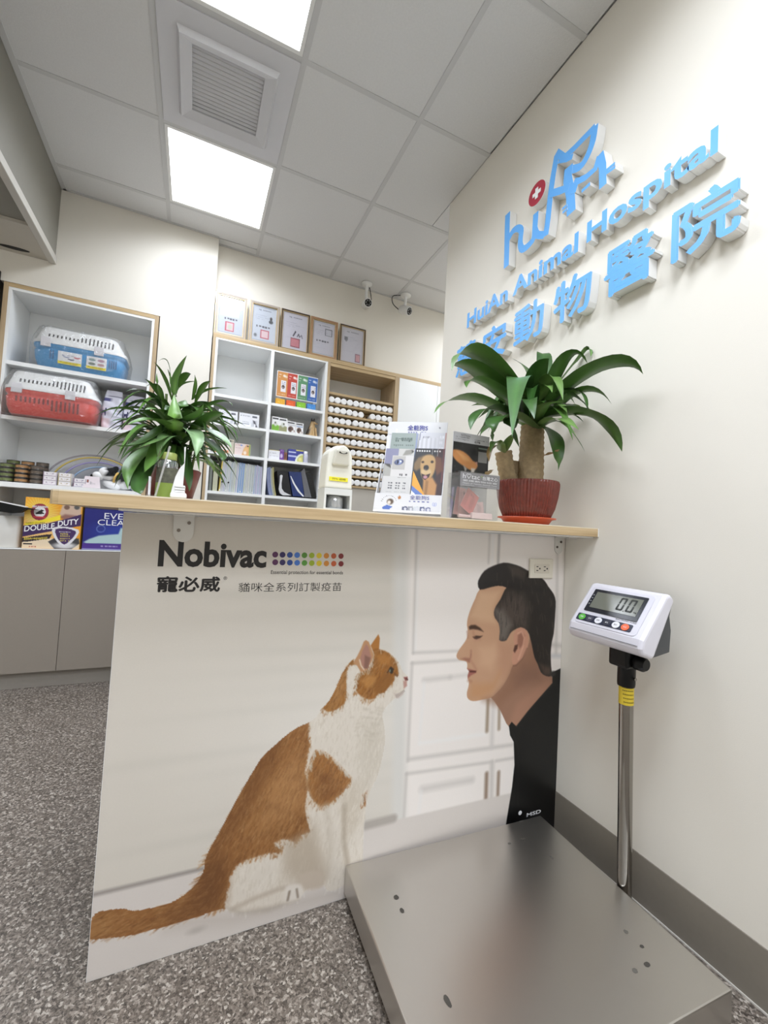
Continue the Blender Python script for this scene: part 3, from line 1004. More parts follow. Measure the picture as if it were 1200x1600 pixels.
cv.line(cC([(560, 760), (640, 735), (735, 740)]), 0.010, ORD, 0.014, 0.45)
# shoulder patch
cv.poly(cC([(800, 458), (835, 468), (872, 500), (900, 532), (918, 556), (892, 590), (862, 622), (832, 640), (802, 634), (780, 600), (772, 545), (790, 492)]), (178, 120, 62), 0.008, sm=3, clip=km)
cv.poly(cC([(800, 520), (850, 540), (880, 580), (830, 630), (795, 610)]), ORD, 0.02, 0.5)
cv.poly(cC([(955, 605), (972, 590), (966, 640), (952, 640)]), (168, 118, 84), 0.005, 0.8)
# neck patch
cv.poly(cH([(480, 330), (500, 390), (420, 400), (405, 500), (410, 620), (410, 720), (385, 800), (300, 860), (220, 885), (165, 850), (160, 790), (250, 700), (290, 580), (330, 440), (400, 380)]), (178, 122, 60), 0.004, clip=km)
cv.poly(cH([(330, 460), (400, 440), (400, 640), (330, 820), (200, 860), (280, 700)]), (190, 140, 88), 0.008, 0.6, clip=km)
# ears and head
cv.poly(cH([(742, 72), (756, 115), (748, 235), (690, 262), (660, 190), (700, 130)]), (172, 114, 54), 0.002)
cv.poly(cH([(700, 250), (770, 235), (850, 270), (912, 330), (938, 385), (945, 440), (948, 500), (915, 492), (905, 560), (850, 622), (800, 682), (740, 695), (700, 742), (640, 752), (570, 722), (515, 672), (508, 600), (530, 500), (560, 470), (640, 440), (680, 360), (680, 290)]), (172, 112, 50), 0.004, sm=2)
for a in range(26):
    x0, y0 = rg.uniform(430, 760), rg.uniform(800, 1180)
    cv.line(cH([(x0, y0), (x0 + rg.uniform(30, 80), y0 + rg.uniform(-10, 30))]), 0.003, (198, 190, 178), 0.004, 0.5)
# fur: short strokes following the coat
def fur(n, mask, flow, cols, ln, wd, op):
    idx = np.argwhere(mask)
    pick = idx[rg.integers(0, len(idx), n)]
    for jy, ix in pick:
        x, y = cv.x[ix], cv.y[jy]
        fx, fy = flow(x, y)
        q = rg.uniform(-0.35, 0.35)
        c_, s_ = math.cos(q), math.sin(q)
        dx, dy = fx * c_ - fy * s_, fx * s_ + fy * c_
        L_ = ln * rg.uniform(0.6, 1.3)
        cv.line([(x, y), (x + dx * L_, y + dy * L_)], wd, cols[rg.integers(0, len(cols))], wd * 0.6, op)


lum = cv.a.mean(2)
sat = cv.a.max(2) - cv.a.min(2)
orange = (km > 0.5) & (sat > 0.25)
white = (km > 0.5) & (sat <= 0.25)
tx_, ty_ = pan(330, 1370)
hx_, hy_ = pan(560, 1060)


def body_flow(x, y):
    if x < tx_:
        return (-0.97, 0.24)
    if y < hy_:
        return (-0.5, 0.86)
    return (-0.42, 0.90)


fur(2600, orange, body_flow, [(146, 98, 54), (178, 128, 78), (194, 148, 98), (126, 80, 42), (166, 116, 66)], 0.016, 0.0026, 0.42)
fur(700, orange, body_flow, [(204, 160, 112), (112, 70, 38)], 0.012, 0.0022, 0.4)
fur(1500, white, lambda x, y: (-0.15, 0.98), [(240, 236, 229), (214, 206, 195), (206, 197, 184), (232, 227, 219)], 0.014, 0.0026, 0.4)
# ragged borders between ginger and white
edge = np.zeros_like(orange)
for sh in ((0, 2), (0, -2), (2, 0), (-2, 0)):
    edge |= np.roll(orange, sh, (0, 1)) & white
fur(330, edge, body_flow, [(172, 122, 72), (154, 106, 60)], 0.010, 0.0026, 0.75)
fur(420, edge, lambda x, y: (0.35, 0.9), [(228, 222, 213), (216, 208, 197)], 0.012, 0.0026, 0.7)
cv.a[orange] *= np.array((0.90, 0.89, 0.86))
cv.a[white] *= np.array((0.965, 0.95, 0.925))
# shaded back and haunch, paws, face on top of the fur
cv.poly(cC([(430, 820), (500, 800), (500, 900), (480, 985), (420, 1005), (330, 1040), (300, 1010), (390, 930)]), (104, 66, 36), 0.03, 0.45, clip=km)
cv.poly(cC([(600, 500), (700, 395), (660, 520), (560, 690), (470, 800), (445, 790)]), (110, 70, 38), 0.025, 0.35, clip=km)
cv.poly(cC([(640, 560), (740, 470), (765, 540), (755, 640), (700, 690), (620, 720)]), (206, 158, 108), 0.04, 0.28, clip=km)
cv.poly(cC([(695, 770), (790, 720), (830, 860), (800, 900), (740, 890), (700, 850)]), (184, 170, 152), 0.025, 0.7, clip=km)
cv.poly(cC([(745, 872), (815, 857), (828, 905), (765, 918)]), (198, 184, 168), 0.008, 0.9, sm=3)
cv.line(cC([(835, 640), (850, 760), (838, 880)]), 0.010, (196, 184, 168), 0.012, 0.6)
cv.line(cC([(897, 640), (895, 760), (906, 830)]), 0.009, (176, 162, 144), 0.008, 0.7)
cv.line(cC([(520, 988), (590, 952), (670, 922), (735, 905)]), 0.007, (188, 174, 158), 0.008, 0.8)
cv.poly(cC([(700, 912), (745, 902), (758, 930), (738, 955), (700, 966)]), (226, 218, 208), 0.006, 0.9, sm=3)
cv.line(cC([(712, 928), (706, 956)]), 0.006, (132, 116, 100), 0.003, 0.9)
cv.line(cC([(736, 920), (740, 946)]), 0.005, (132, 116, 100), 0.003, 0.9)
cv.poly(cC([(500, 980), (560, 992), (650, 976), (740, 956), (640, 996), (540, 1006)]), (178, 166, 152), 0.010, 0.7)
cv.poly(cH([(720, 560), (830, 480), (905, 540), (840, 620), (780, 680), (720, 690), (690, 640)]), (140, 92, 44), 0.006, 0.75)
cv.poly(cH([(560, 560), (640, 500), (720, 520), (690, 600), (620, 640)]), (192, 138, 76), 0.008, 0.7)
cv.poly(cH([(700, 290), (800, 270), (880, 330), (860, 400), (760, 380)]), (186, 128, 64), 0.008, 0.6)
cv.poly(cH([(610, 133), (642, 152), (662, 205), (692, 290), (672, 352), (622, 442), (560, 470), (520, 402), (478, 372), (520, 300), (560, 220), (588, 150)]), (188, 142, 102), 0.002)
cv.poly(cH([(612, 172), (640, 205), (666, 312), (632, 430), (582, 432), (550, 335), (572, 250)]), (172, 126, 110), 0.003)
cv.poly(cH([(600, 290), (660, 320), (632, 430), (590, 430)]), (120, 86, 74), 0.004, 0.7)
cv.line(cH([(545, 340), (560, 400), (590, 440)]), 0.0035, (225, 205, 185), 0.002)
cv.ell(*pan(480 + 875 * .15, 980 + 450 * .15), 0.0068, 0.0105, (52, 44, 34), 0.25, rot=-0.3)
cv.ell(*pan(480 + 862 * .15, 980 + 452 * .15), 0.0022, 0.005, (120, 132, 118), 0.4)
cv.line(cH([(835, 470), (870, 415), (900, 440)]), 0.003, (60, 40, 26), 0.002)
cv.poly(cH([(905, 470), (950, 500), (940, 520), (905, 500)]), (110, 70, 36), 0.002, 0.8)
cv.poly(cH([(1002, 520), (1045, 515), (1048, 555), (1020, 560)]), (148, 90, 84), 0.002)
cv.line(cH([(1030, 535), (1046, 545)]), 0.003, (70, 40, 36), 0.002)
cv.poly(cH([(1000, 560), (1035, 560), (1040, 610), (1005, 640)]), (186, 140, 128), 0.003, 0.9)
cv.poly(cH([(905, 690), (960, 690), (1010, 650), (1000, 700), (950, 742), (915, 730)]), (196, 178, 168), 0.004, 0.7)
for a in range(7):
    cv.line(cH([(925 + a * 13, 705 - a * 8), (935 + a * 13, 735 - a * 11)]), 0.0018, (128, 114, 106), 0.0014, 0.7)
# ---- man
SK, SKD, SKL = (194, 152, 121), (150, 110, 88), (210, 170, 138)
shirt = cD([(840, 738), (882, 718), (905, 715), (905, 1640), (590, 1640), (612, 1480), (640, 1310), (652, 1200), (648, 1085), (630, 1052), (624, 1005), (638, 985), (662, 1008), (720, 932), (780, 862), (842, 792)])
neck = cM([(560, 1000), (700, 700), (790, 760), (860, 900), (900, 1000), (968, 1100), (985, 1170), (880, 1350), (740, 1520), (640, 1680), (545, 1560), (490, 1440), (430, 1350), (400, 1320)])
cv.poly(neck, (158, 118, 95), 0.002)
face = [(300, 300), (255, 390), (215, 480), (185, 570), (177, 640), (186, 700), (180, 750), (155, 800), (110, 860), (83, 908), (80, 942), (105, 968), (150, 975), (174, 985), (181, 1020), (179, 1048), (196, 1072), (184, 1110), (184, 1142), (196, 1172), (190, 1220), (177, 1270), (180, 1318), (210, 1347), (260, 1352), (330, 1337), (395, 1325), (460, 1270), (520, 1200), (580, 1090), (610, 1010), (700, 940), (760, 800), (740, 660), (560, 280), (420, 260)]
cv.poly(cM(face), SK, 0.002, sm=2)
fm = cv.mask(cM(face), 2)
cv.poly(cM([(330, 1340), (430, 1310), (540, 1180), (600, 1020), (700, 940), (780, 800), (860, 1000), (700, 1200), (480, 1400)]), (146, 106, 82), 0.022, 0.75)
cv.poly(cM([(220, 1180), (320, 1190), (420, 1180), (500, 1060), (420, 1260), (300, 1330), (200, 1330)]), (192, 140, 94), 0.02, 0.55, clip=fm)
cv.poly(cM([(300, 330), (480, 330), (430, 480), (440, 620), (300, 600), (210, 560)]), (220, 182, 146), 0.02, 0.6, clip=fm)
cv.poly(cM([(290, 850), (440, 820), (480, 920), (400, 1060), (300, 1020)]), SKL, 0.025, 0.6, clip=fm)
cv.poly(cM([(480, 800), (600, 820), (610, 1000), (520, 1150), (470, 1000)]), (186, 140, 112), 0.025, 0.7, clip=fm)
cv.poly(cM([(560, 1600), (640, 1380), (800, 1250), (940, 1150), (985, 1180), (800, 1440), (640, 1640)]), (176, 130, 106), 0.02, 0.7, clip=cv.mask(neck))
cv.poly(cM([(700, 1010), (860, 1040), (860, 1160), (640, 1220), (620, 1120)]), (132, 96, 78), 0.03, 0.7, clip=cv.mask(neck))
# hair
hair = [(300, 308), (279, 252), (294, 200), (340, 132), (420, 86), (520, 55), (600, 66), (680, 92), (745, 128), (840, 170), (905, 225), (940, 280), (990, 350), (1009, 420), (1005, 520), (1000, 600), (990, 720), (972, 800), (962, 900), (965, 1020), (970, 1112), (920, 1117), (870, 1082), (840, 1004), (810, 942), (790, 850), (770, 762), (742, 692), (682, 660), (612, 690), (580, 722), (548, 780), (510, 790), (480, 776), (486, 700), (475, 622), (440, 572), (430, 520), (450, 460), (490, 400), (530, 312), (545, 286), (470, 270), (380, 290)]
cv.poly(cM(hair), (36, 30, 26), 0.003, sm=2)
hm = cv.mask(cM(hair), 2)
cv.poly(cM([(430, 500), (560, 330), (700, 360), (760, 480), (740, 660), (600, 680), (540, 790), (470, 780)]), (92, 80, 72), 0.03, 0.75, clip=hm)
cv.poly(cM([(430, 480), (520, 500), (600, 640), (545, 790), (480, 780), (470, 640)]), (122, 114, 106), 0.018, 0.7, clip=hm)
cv.poly(cM([(560, 80), (660, 90), (740, 150), (700, 210), (600, 170)]), (88, 76, 66), 0.012, 0.55, clip=hm)
cv.poly(cM([(860, 1000), (960, 1040), (968, 1110), (900, 1110)]), (96, 76, 64), 0.012, 0.7, clip=hm)
cv.poly(cM([(280, 220), (420, 230), (560, 240), (800, 270), (940, 300), (900, 330), (560, 290), (400, 285), (300, 305)]), (30, 25, 22), 0.008, 0.9, clip=hm)
for a in range(240):
    x0, y0 = rg.uniform(440, 980), rg.uniform(120, 1000)
    cv.line(cM([(x0, y0), (x0 + rg.uniform(-14, 14), y0 + rg.uniform(40, 90))]), 0.0025, rg.choice([(24, 20, 18), (24, 20, 18), (104, 92, 82)]), 0.002, 0.38, clip=hm)
# ear
cv.poly(cM([(680, 664), (728, 688), (750, 750), (746, 850), (712, 930), (660, 992), (618, 1016), (600, 985), (606, 900), (622, 830), (612, 760), (634, 690)]), (198, 146, 120), 0.002, sm=3)
cv.poly(cM([(690, 700), (720, 740), (710, 820), (670, 860), (650, 800), (655, 730)]), (140, 92, 74), 0.006, 0.7)
cv.line(cM([(655, 720), (690, 700), (715, 760), (700, 850), (660, 960)]), 0.005, (216, 166, 140), 0.004)
cv.poly(cM([(612, 880), (625, 830), (655, 820), (650, 860), (625, 900)]), (78, 46, 36), 0.004, 0.9)
cv.line(cM([(740, 860), (700, 950), (640, 1015), (615, 1020)]), 0.004, (120, 82, 66), 0.004, 0.8)
# brow, eye, nose, mouth
cv.poly(cM([(194, 655), (215, 640), (255, 638), (300, 665), (332, 702), (280, 684), (235, 678), (200, 682)]), (66, 42, 30), 0.004, 0.95)
cv.poly(cM([(230, 750), (262, 738), (300, 742), (325, 740), (300, 762), (266, 776), (245, 768)]), (58, 36, 28), 0.003, 0.95)
cv.line(cM([(235, 700), (245, 745)]), 0.006, (178, 130, 102), 0.006, 0.7)
cv.line(cM([(255, 780), (300, 775)]), 0.006, (184, 138, 112), 0.006, 0.7)
cv.line(cM([(180, 700), (186, 760)]), 0.004, (172, 124, 100), 0.004, 0.8)
cv.poly(cM([(120, 955), (160, 945), (205, 950), (215, 910), (200, 990), (165, 975)]), (150, 98, 80), 0.005, 0.8)
cv.line(cM([(215, 880), (214, 940), (198, 980)]), 0.004, (158, 108, 88), 0.005, 0.8)
cv.poly(cM([(178, 1046), (215, 1055), (266, 1068), (262, 1088), (215, 1112), (186, 1140), (184, 1112), (197, 1072)]), (160, 98, 86), 0.003)
cv.poly(cM([(196, 1066), (266, 1068), (262, 1084), (205, 1084)]), (96, 50, 44), 0.002)
cv.line(cM([(215, 975), (248, 1030), (266, 1060)]), 0.005, (176, 126, 102), 0.006, 0.7)
cv.line(cM([(190, 1160), (215, 1170)]), 0.006, (170, 120, 94), 0.006, 0.7)
# shirt
cv.poly(shirt, (8, 8, 8), 0.002)
cv.line(cD([(662, 1010), (720, 935), (842, 795)]), 0.006, (28, 26, 26), 0.003)
cv.line(cD([(648, 1050), (672, 1120), (668, 1400)]), 0.004, (22, 21, 22), 0.004)
cv.ell(*pan(600 + 845 * .3125, 820 + 745 * .3125), 0.014, 0.010, (46, 44, 44), 0.4)
po = sheet('poster', cp, cv, (W0, YP, Z1), (W1 - W0, 0, 0), (0, 0, Z0 - Z1), M_POSTER, 0.0004,
           label='full-size print of a ginger and white cat facing a dark-haired man in black')


def ptext(s, x0, y0, x1, y1, m=M_INK, bold=0.012):
    """lettering on the poster between photo pixels (left, bottom) and (right, top)"""
    a, b = P(x0, y0, Y=YP), P(x1, y1, Y=YP)
    return text(po, s, (a.x, YP - 0.0004, a.z), (b.x - a.x, 0, 0), (0, 0, b.z - a.z), m, bold=bold, lift=0.0005)


ptext('Nobivac', 246, 885.5, 418, 849.5, bold=0.035)
ptext('寵必威', 244, 925.5, 345, 900.5, bold=0.03)
ptext('®', 349, 906, 355, 900.5, bold=0.0)
ptext('貓咪全系列訂製疫苗', 372, 925, 534, 910, bold=-0.004)
ptext('Essential protection for essential bonds', 423, 898.5, 536, 892, bold=0.006)
DOT = [(88, 44, 84), (52, 42, 92), (48, 78, 148), (74, 120, 198), (86, 136, 52), (158, 178, 48), (222, 198, 52), (206, 136, 56), (190, 92, 52), (124, 40, 42)]
for k in range(10):
    for r in range(2):
        c = P(430 + k * 11.42, (866.5 if r == 0 else 878.5) + k * 0.27, Y=YP)
        col = DOT[k] if not (r == 1 and k == 4) else (92, 152, 62)
        MB().lathe([(0.0082, 0), (0.0001, -0.0004)], (c.x, YP - 0.0006, c.z), 20, ax='Y', cap=False).build('colour_dot', mat('dot_%d_%d' % (k, r if k == 4 else 0), col, 0.5, noise=(50, 0.03)), po)
ptext('MSD', 822.5, 1276.5, 845, 1264, M_WINK, 0.02)
ptext('Animal Health', 822, 1281, 856, 1276, M_GREYINK, 0.01)
c = P(812.5, 1270, Y=YP)
MB().lathe([(0.008, 0), (0.0001, -0.0004)], (c.x, YP - 0.0006, c.z), 16, ax='Y', cap=False).build('logo_dot', M_WINK, po)

# power outlet screwed to the front
a, b = P(825, 903, Y=YP), P(862, 873.5, Y=YP)
t = thing('power_outlet', 'cream double power socket plate above the printed man', 'power outlet', ((a.x + b.x) / 2, YP - 0.004, a.z))
M_OUT = mat('outlet_cream', (226, 219, 203), 0.4, noise=(20, 0.02))
MB().box(a.x, b.x, YP - 0.009, YP - 0.0008, a.z, b.z).build('cover_plate', M_OUT, t, bevel=0.002)
mx, mz = (a.x + b.x) / 2, (a.z + b.z) / 2
MB().box(mx - 0.036, mx + 0.036, YP - 0.0112, YP - 0.0092, mz - 0.016, mz + 0.016).build('socket_insert', mat('outlet_insert', (214, 206, 190), 0.4, noise=(20, 0.02)), t, bevel=0.0008)
for sx in (-0.018, 0.018):
    for dx, dz, w, h in ((-0.006, 0.007, 0.0045, 0.0016), (-0.006, -0.007, 0.0045, 0.0016), (0.006, 0.0, 0.003, 0.0028)):
        MB().box(mx + sx + dx - w, mx + sx + dx + w, YP - 0.0116, YP - 0.0113, mz + dz - h, mz + dz + h).build('socket_slot', M_INK, t)

# ================================================================== WALL SIGN
sg = thing('wall_sign', 'raised blue animal hospital sign with cat logo on the cream wall', 'sign', (XR - 0.001, 1.28, 1.95))
FX = XR - 0.0412
SM = [M_SIGNWHITE, M_SIGNBLUE]


def sgn(s, y0, y1, z0, z1, bold, nm='letter'):
    return letters3d(sg, s, (XR - 0.0012, y0, z0), (0, y1 - y0, 0), (0, 0, z1 - z0), (-1, 0, 0), 0.04, SM, bold, nm)


sgn('HuiAn', 1.882, 1.556, 2.207, 2.29, 0.03)
sgn('Animal', 1.523, 1.157, 2.207, 2.29, 0.03)
sgn('Hospital', 1.119, 0.682, 2.192, 2.296, 0.03)
for k, ch in enumerate('慧安動物醫院'):
    c = 1.878 - 0.233 * k
    vs, fs = glyphs(ch, 0.022, 0.5)
    lo, hi = vs.min(0), vs.max(0)
    mb = MB()
    pts = [(XR - 0.0012 - (0.04 + (v[2] - 0.5) * 2 if v[2] > 0.2 else 0), c + 0.091 - 0.182 * (v[0] - lo[0]) / (hi[0] - lo[0]), 1.955 + 0.17 * (v[1] - lo[1]) / (hi[1] - lo[1])) for v in vs]
    mb.add(pts, [f for f in fs if min(vs[i, 2] for i in f) > 0.2], 1)
    sd = [f for f in fs if not min(vs[i, 2] for i in f) > 0.2]
    mb.f += sd
    mb.m += [0] * len(sd)
    mb.s += [False] * len(sd)
    mb.build('letter', SM, sg)


def wpt(x, y):
    q = P(770 + x * 230 / 1200, 180 + y * 230 / 1200, X=FX)
    return np.array((q.y, q.z))


def stroke(mb, pts, wd, sm=3, taper=None):
    """ribbon along the traced centre line, in the wall plane, 40 mm deep"""
    p = np.array([wpt(*q) for q in pts])
    if sm:
        p = np.array(smooth_pts(p, sm, closed=False))
    n = len(p)
    stroke.k = getattr(stroke, 'k', 0) + 1
    fx_ = FX - 0.0003 * stroke.k
    L, R_ = [], []
    for i in range(n):
        t = p[min(i + 1, n - 1)] - p[max(i - 1, 0)]
        t /= np.linalg.norm(t)
        w = wd if taper is None else wd * (taper[0] + (taper[1] - taper[0]) * i / (n - 1))
        nn = np.array((-t[1], t[0])) * w / 2
        L.append(p[i] + nn)
        R_.append(p[i] - nn)
    for i in range(n - 1):
        q = [L[i], L[i + 1], R_[i + 1], R_[i]]
        a = [(fx_, *v) for v in q] + [(XR - 0.0012, *v) for v in q]
        mb.add(a, [(0, 1, 2, 3)], 1)
        mb.add(a, [(7, 6, 5, 4), (0, 4, 5, 1), (2, 6, 7, 3)] + ([(3, 7, 4, 0)] if i == 0 else []) + ([(1, 5, 6, 2)] if i == n - 2 else []), 0)


lg = MB()
stroke(lg, [(122, 800), (118, 900), (114, 1100), (110, 1238)], 0.0354, 0)
stroke(lg, [(128, 1010), (165, 945), (205, 922), (232, 940), (226, 1010), (226, 1062), (245, 1092), (290, 1062), (335, 1000), (345, 900), (352, 795)], 0.0319)
stroke(lg, [(345, 930), (365, 975), (425, 975)], 0.0307)
stroke(lg, [(432, 985), (450, 860), (470, 660), (492, 500), (525, 315)], 0.0307, 0)
stroke(lg, [(520, 305), (580, 345), (660, 275), (835, 95)], 0.0283, 0)
stroke(lg, [(835, 88), (815, 220), (770, 340), (715, 420), (640, 445)], 0.0307)
stroke(lg, [(540, 372), (610, 360), (655, 335)], 0.0212, 0)
stroke(lg, [(622, 420), (612, 520), (635, 640), (642, 800)], 0.0425, 0)
stroke(lg, [(480, 640), (560, 615), (625, 585)], 0.0307, 0)
lg.build('cat_logo', SM, sg)
l2 = MB()
stroke(l2, [(655, 640), (680, 560), (700, 510)], 0.0307, 0)
stroke(l2, [(700, 540), (760, 510), (840, 440), (875, 330)], 0.0260, 0)
stroke(l2, [(878, 320), (900, 420), (902, 585)], 0.0307, 0)
stroke(l2, [(930, 455), (1002, 395)], 0.0118, 0)
stroke(l2, [(930, 478), (1005, 425)], 0.0106, 0)
stroke(l2, [(730, 625), (800, 560)], 0.0142, 0)
l2.build('dog_logo', SM, sg)
l3 = MB()
stroke(l3, [(572, 770), (612, 735)], 0.010, 0)
stroke(l3, [(575, 800), (615, 765)], 0.010, 0)
l3.build('tail_logo', SM, sg)
c0 = (1.393, 2.611)
dm = MB()
cr = [(math.cos(a) * 0.05, math.sin(a) * 0.05) for a in np.linspace(0, 2 * math.pi, 36, endpoint=False)]
vs = [(FX, c0[0] - a, c0[1] + b) for a, b in cr] + [(XR - 0.0012, c0[0] - a, c0[1] + b) for a, b in cr]
dm.add(vs, [tuple(range(36))], 1)
dm.add(vs, [tuple(range(71, 35, -1))] + [(i, i + 36, (i + 1) % 36 + 36, (i + 1) % 36) for i in range(36)], 0)
dk = dm.build('red_dot', [M_SIGNWHITE, M_SIGNRED], sg, label='round red disc dotting the letter i')
cr_ = MB()
w = 0.008
pp = [(-w, w), (-w, 3 * w), (w, 3 * w), (w, w), (3 * w, w), (3 * w, -w), (w, -w), (w, -3 * w), (-w, -3 * w), (-w, -w), (-3 * w, -w), (-3 * w, w)]
cr_.prism(pp, lambda a, b, d: (FX - d, c0[0] - a, c0[1] + b), 0.0004, 0.002)
cr_.build('white_cross', M_SIGNWHITE, dk)

# ================================================================== PLATFORM SCALE
RZ = -0.042
sc = thing('platform_scale', 'steel floor scale with pole-mounted digital display beside the wall', 'scale', (0.832, 0.878, 0), RZ)
SF = WM[sc]
hx, hy = 0.367, 0.304
dk = MB().box(-hx, hx, -hy, hy, 0.022, 0.1)
dk.build('platform', M_STEEL, sc, SF, bevel=0.004)
MB().box(-hx + 0.012, hx - 0.012, -hy + 0.012, hy - 0.012, 0.008, 0.021).build('base_frame', M_DGREY, sc, SF)
for fx in (-1, 1):
    for fy in (-1, 1):
        MB().lathe([(0.02, 0.0), (0.022, 0.004), (0.018, 0.008)], (fx * (hx - 0.05), fy * (hy - 0.05), 0), 14).build('foot', M_BLACK, sc, SF)
# dark smudges left on the steel
M_SMUD = mat('grime', (66, 62, 56), 0.7, noise=(300, 0.2))
for (x, y, rx, ry) in [(619, 1402, 0.007, 0.008), (628, 1423, 0.0055, 0.008), (699, 1564, 0.006, 0.014), (978, 1456, 0.006, 0.006), (1003, 1479, 0.0055, 0.005), (1011, 1507, 0.009, 0.006), (992, 1517, 0.007, 0.006), (817, 1311, 0.009, 0.006), (862, 1340, 0.004, 0.007), (796, 1318, 0.006, 0.004)]:
    c = P(x, y, Z=0.1)
    n = 14
    rr = random.Random(x)
    ring = [(c.x + rx * math.cos(2 * math.pi * i / n) * rr.uniform(0.85, 1.1), c.y + ry * math.sin(2 * math.pi * i / n) * rr.uniform(0.85, 1.1), 0.1004) for i in range(n)]
    MB().add(ring, [tuple(range(n))]).build('smudge', M_SMUD if x not in (992, 862, 796, 978) else mat('faint_grime', (96, 92, 85), 0.6, noise=(300, 0.15)), sc)
# pole
pb, pt = Vector((1.223, 0.848, 0.0)), Vector((1.212, 0.857, 0.70))
MB().tube([pb.lerp(pt, k / 6) for k in range(7)], 0.0195, 28).build('pole', M_CHROME, sc)
MB().box(1.18, 1.262, 0.812, 0.884, 0.002, 0.012).build('pole_foot', M_DGREY, sc, bevel=0.002)
MB().box(1.15, 1.2, 0.83, 0.866, 0.012, 0.03).build('pole_arm', M_DGREY, sc)
tt = (Vector((0, 0, 1)) * 0)
st = MB().tube([pb.lerp(pt, 0.885), pb.lerp(pt, 0.97)], 0.0202, 28).build('sticker', mat('yellow_sticker', (226, 200, 58), 0.5, noise=(60, 0.06)), sc, label='yellow warning sticker')
for k in range(5):
    z = pb.lerp(pt, 0.962 - 0.016 * k)
    mb = MB()
    for j in range(7):
        a0 = math.radians(185 + j * 13 + (k * 3))
        a1 = a0 + math.radians(9 if k else 10)
        h = 0.004 if k == 0 else 0.0016
        q = [(z.x + 0.0206 * math.cos(a), z.y + 0.0206 * math.sin(a), z.z + dz) for a, dz in ((a0, -h), (a1, -h), (a1, h), (a0, h))]
        mb.add(q, [(0, 1, 2, 3)])
    mb.build('print_line', mat('sticker_ink', (110, 92, 30), 0.6, noise=(60, 0.1)), st)
MB().lathe([(0.0235, 0.672), (0.0245, 0.68), (0.0245, 0.735), (0.028, 0.74), (0.028, 0.772)], (1.212, 0.857, 0), 28).build('collar', M_BLACK, sc)
MB().box(1.172, 1.236, 0.826, 0.89, 0.73, 0.80).build('tilt_block', M_BLACK, sc, bevel=0.008)
MB().lathe([(0.014, 0.0), (0.021, -0.006), (0.0215, -0.028), (0.016, -0.036)], (1.205, 0.828, 0.752), 20, ax='Y').build('clamp_knob', M_BLACK, sc)
MB().lathe([(0.004, 0.0), (0.005, -0.006)], (1.21, 0.832, 0.70), 12, ax='Y').build('set_screw', M_CHROME, sc)
# display head: side profile (x, z) run along y
HY0, HY1 = 0.738, 0.980
M_HEAD = mat('display_white', (220, 218, 226), 0.28, noise=(10, 0.01))


def head_prof(pts, y0, y1, nm, m, inset=0.0, bev=0.006, lab=None):
    mb = MB()
    mb.prism(pts, lambda a, b, d: (a, d, b), y0, y1)
    return mb.build(nm, m, sc, bevel=bev, bseg=3, clean=True, label=lab)


head_prof([(1.107, 0.800), (1.150, 0.786), (1.158, 0.796), (1.238, 0.945), (1.222, 0.962), (1.200, 0.961), (1.105, 0.842), (1.100, 0.818)], HY0, HY1, 'display_head', M_HEAD, bev=0.010)
head_prof([(1.150, 0.788), (1.232, 0.80), (1.236, 0.86), (1.228, 0.90), (1.240, 0.942), (1.236, 0.946)], HY0 + 0.008, HY1 - 0.008, 'back_shell', M_DGREY, bev=0.006)
# sloped front face frame: origin at its middle, u along -y, v up the slope
fa, fb = Vector((1.105, 0, 0.842)), Vector((1.200, 0, 0.961))
fv = (fb - fa)
FL = fv.length
fv.normalize()
fn_ = Vector((-fv.z, 0, fv.x))
fu = Vector((0, -1, 0))
fo = fa + Vector((0, (HY0 + HY1) / 2, 0))


def fpt(u, v, w=0.0):
    return fo + fu * u + fv * v + fn_ * w


def fplate(nm, u0, u1, v0, v1, w0, w1, m, bev=0.0, lab=None, r=None):
    mb = MB()
    if r:
        pts = [(p[0] + (u0 + u1) / 2, p[1] + (v0 + v1) / 2) for p in rrect((u1 - u0) / 2, (v1 - v0) / 2, r, 0)]
    else:
        pts = [(u0, v0), (u1, v0), (u1, v1), (u0, v1)]
    mb.prism(pts, lambda a, b, d: fpt(a, b, d), w0, w1)
    return mb.build(nm, m, sc, bevel=bev, label=lab)


fplate('face_recess', -0.103, 0.098, 0.004, FL - 0.012, 0.0005, 0.002, mat('display_white_face', (212, 210, 219), 0.32, noise=(10, 0.01)), r=0.012)
bz = fplate('screen_bezel', -0.090, 0.083, 0.048, FL - 0.022, 0.0022, 0.004, mat('bezel_black', (34, 36, 44), 0.25, noise=(20, 0.05)), r=0.003)
fplate('screen', -0.077, 0.073, 0.062, FL - 0.032, 0.0042, 0.0048, mat('lcd_grey', (112, 114, 104), 0.18, noise=(8, 0.03)), lab='grey liquid-crystal screen showing 0.0')


# LCD digits: seven-segment 0 . 0
def seg_zero(u, v, w, h, tk):
    mb = MB()
    for (a0, a1, b0, b1) in ((0.1, 0.9, 0, tk / h), (0.1, 0.9, 1 - tk / h, 1), (0, tk / w, 0.04, 0.47), (0, tk / w, 0.53, 0.96), (1 - tk / w, 1, 0.04, 0.47), (1 - tk / w, 1, 0.53, 0.96)):
        sl = 0.12 * w
        q = [fpt(u + a * w + sl * b, v + b * h, 0.0052) for a, b in ((a0, b0), (a1, b0), (a1, b1), (a0, b1))]
        mb.add(q, [(0, 1, 2, 3)])
    return mb


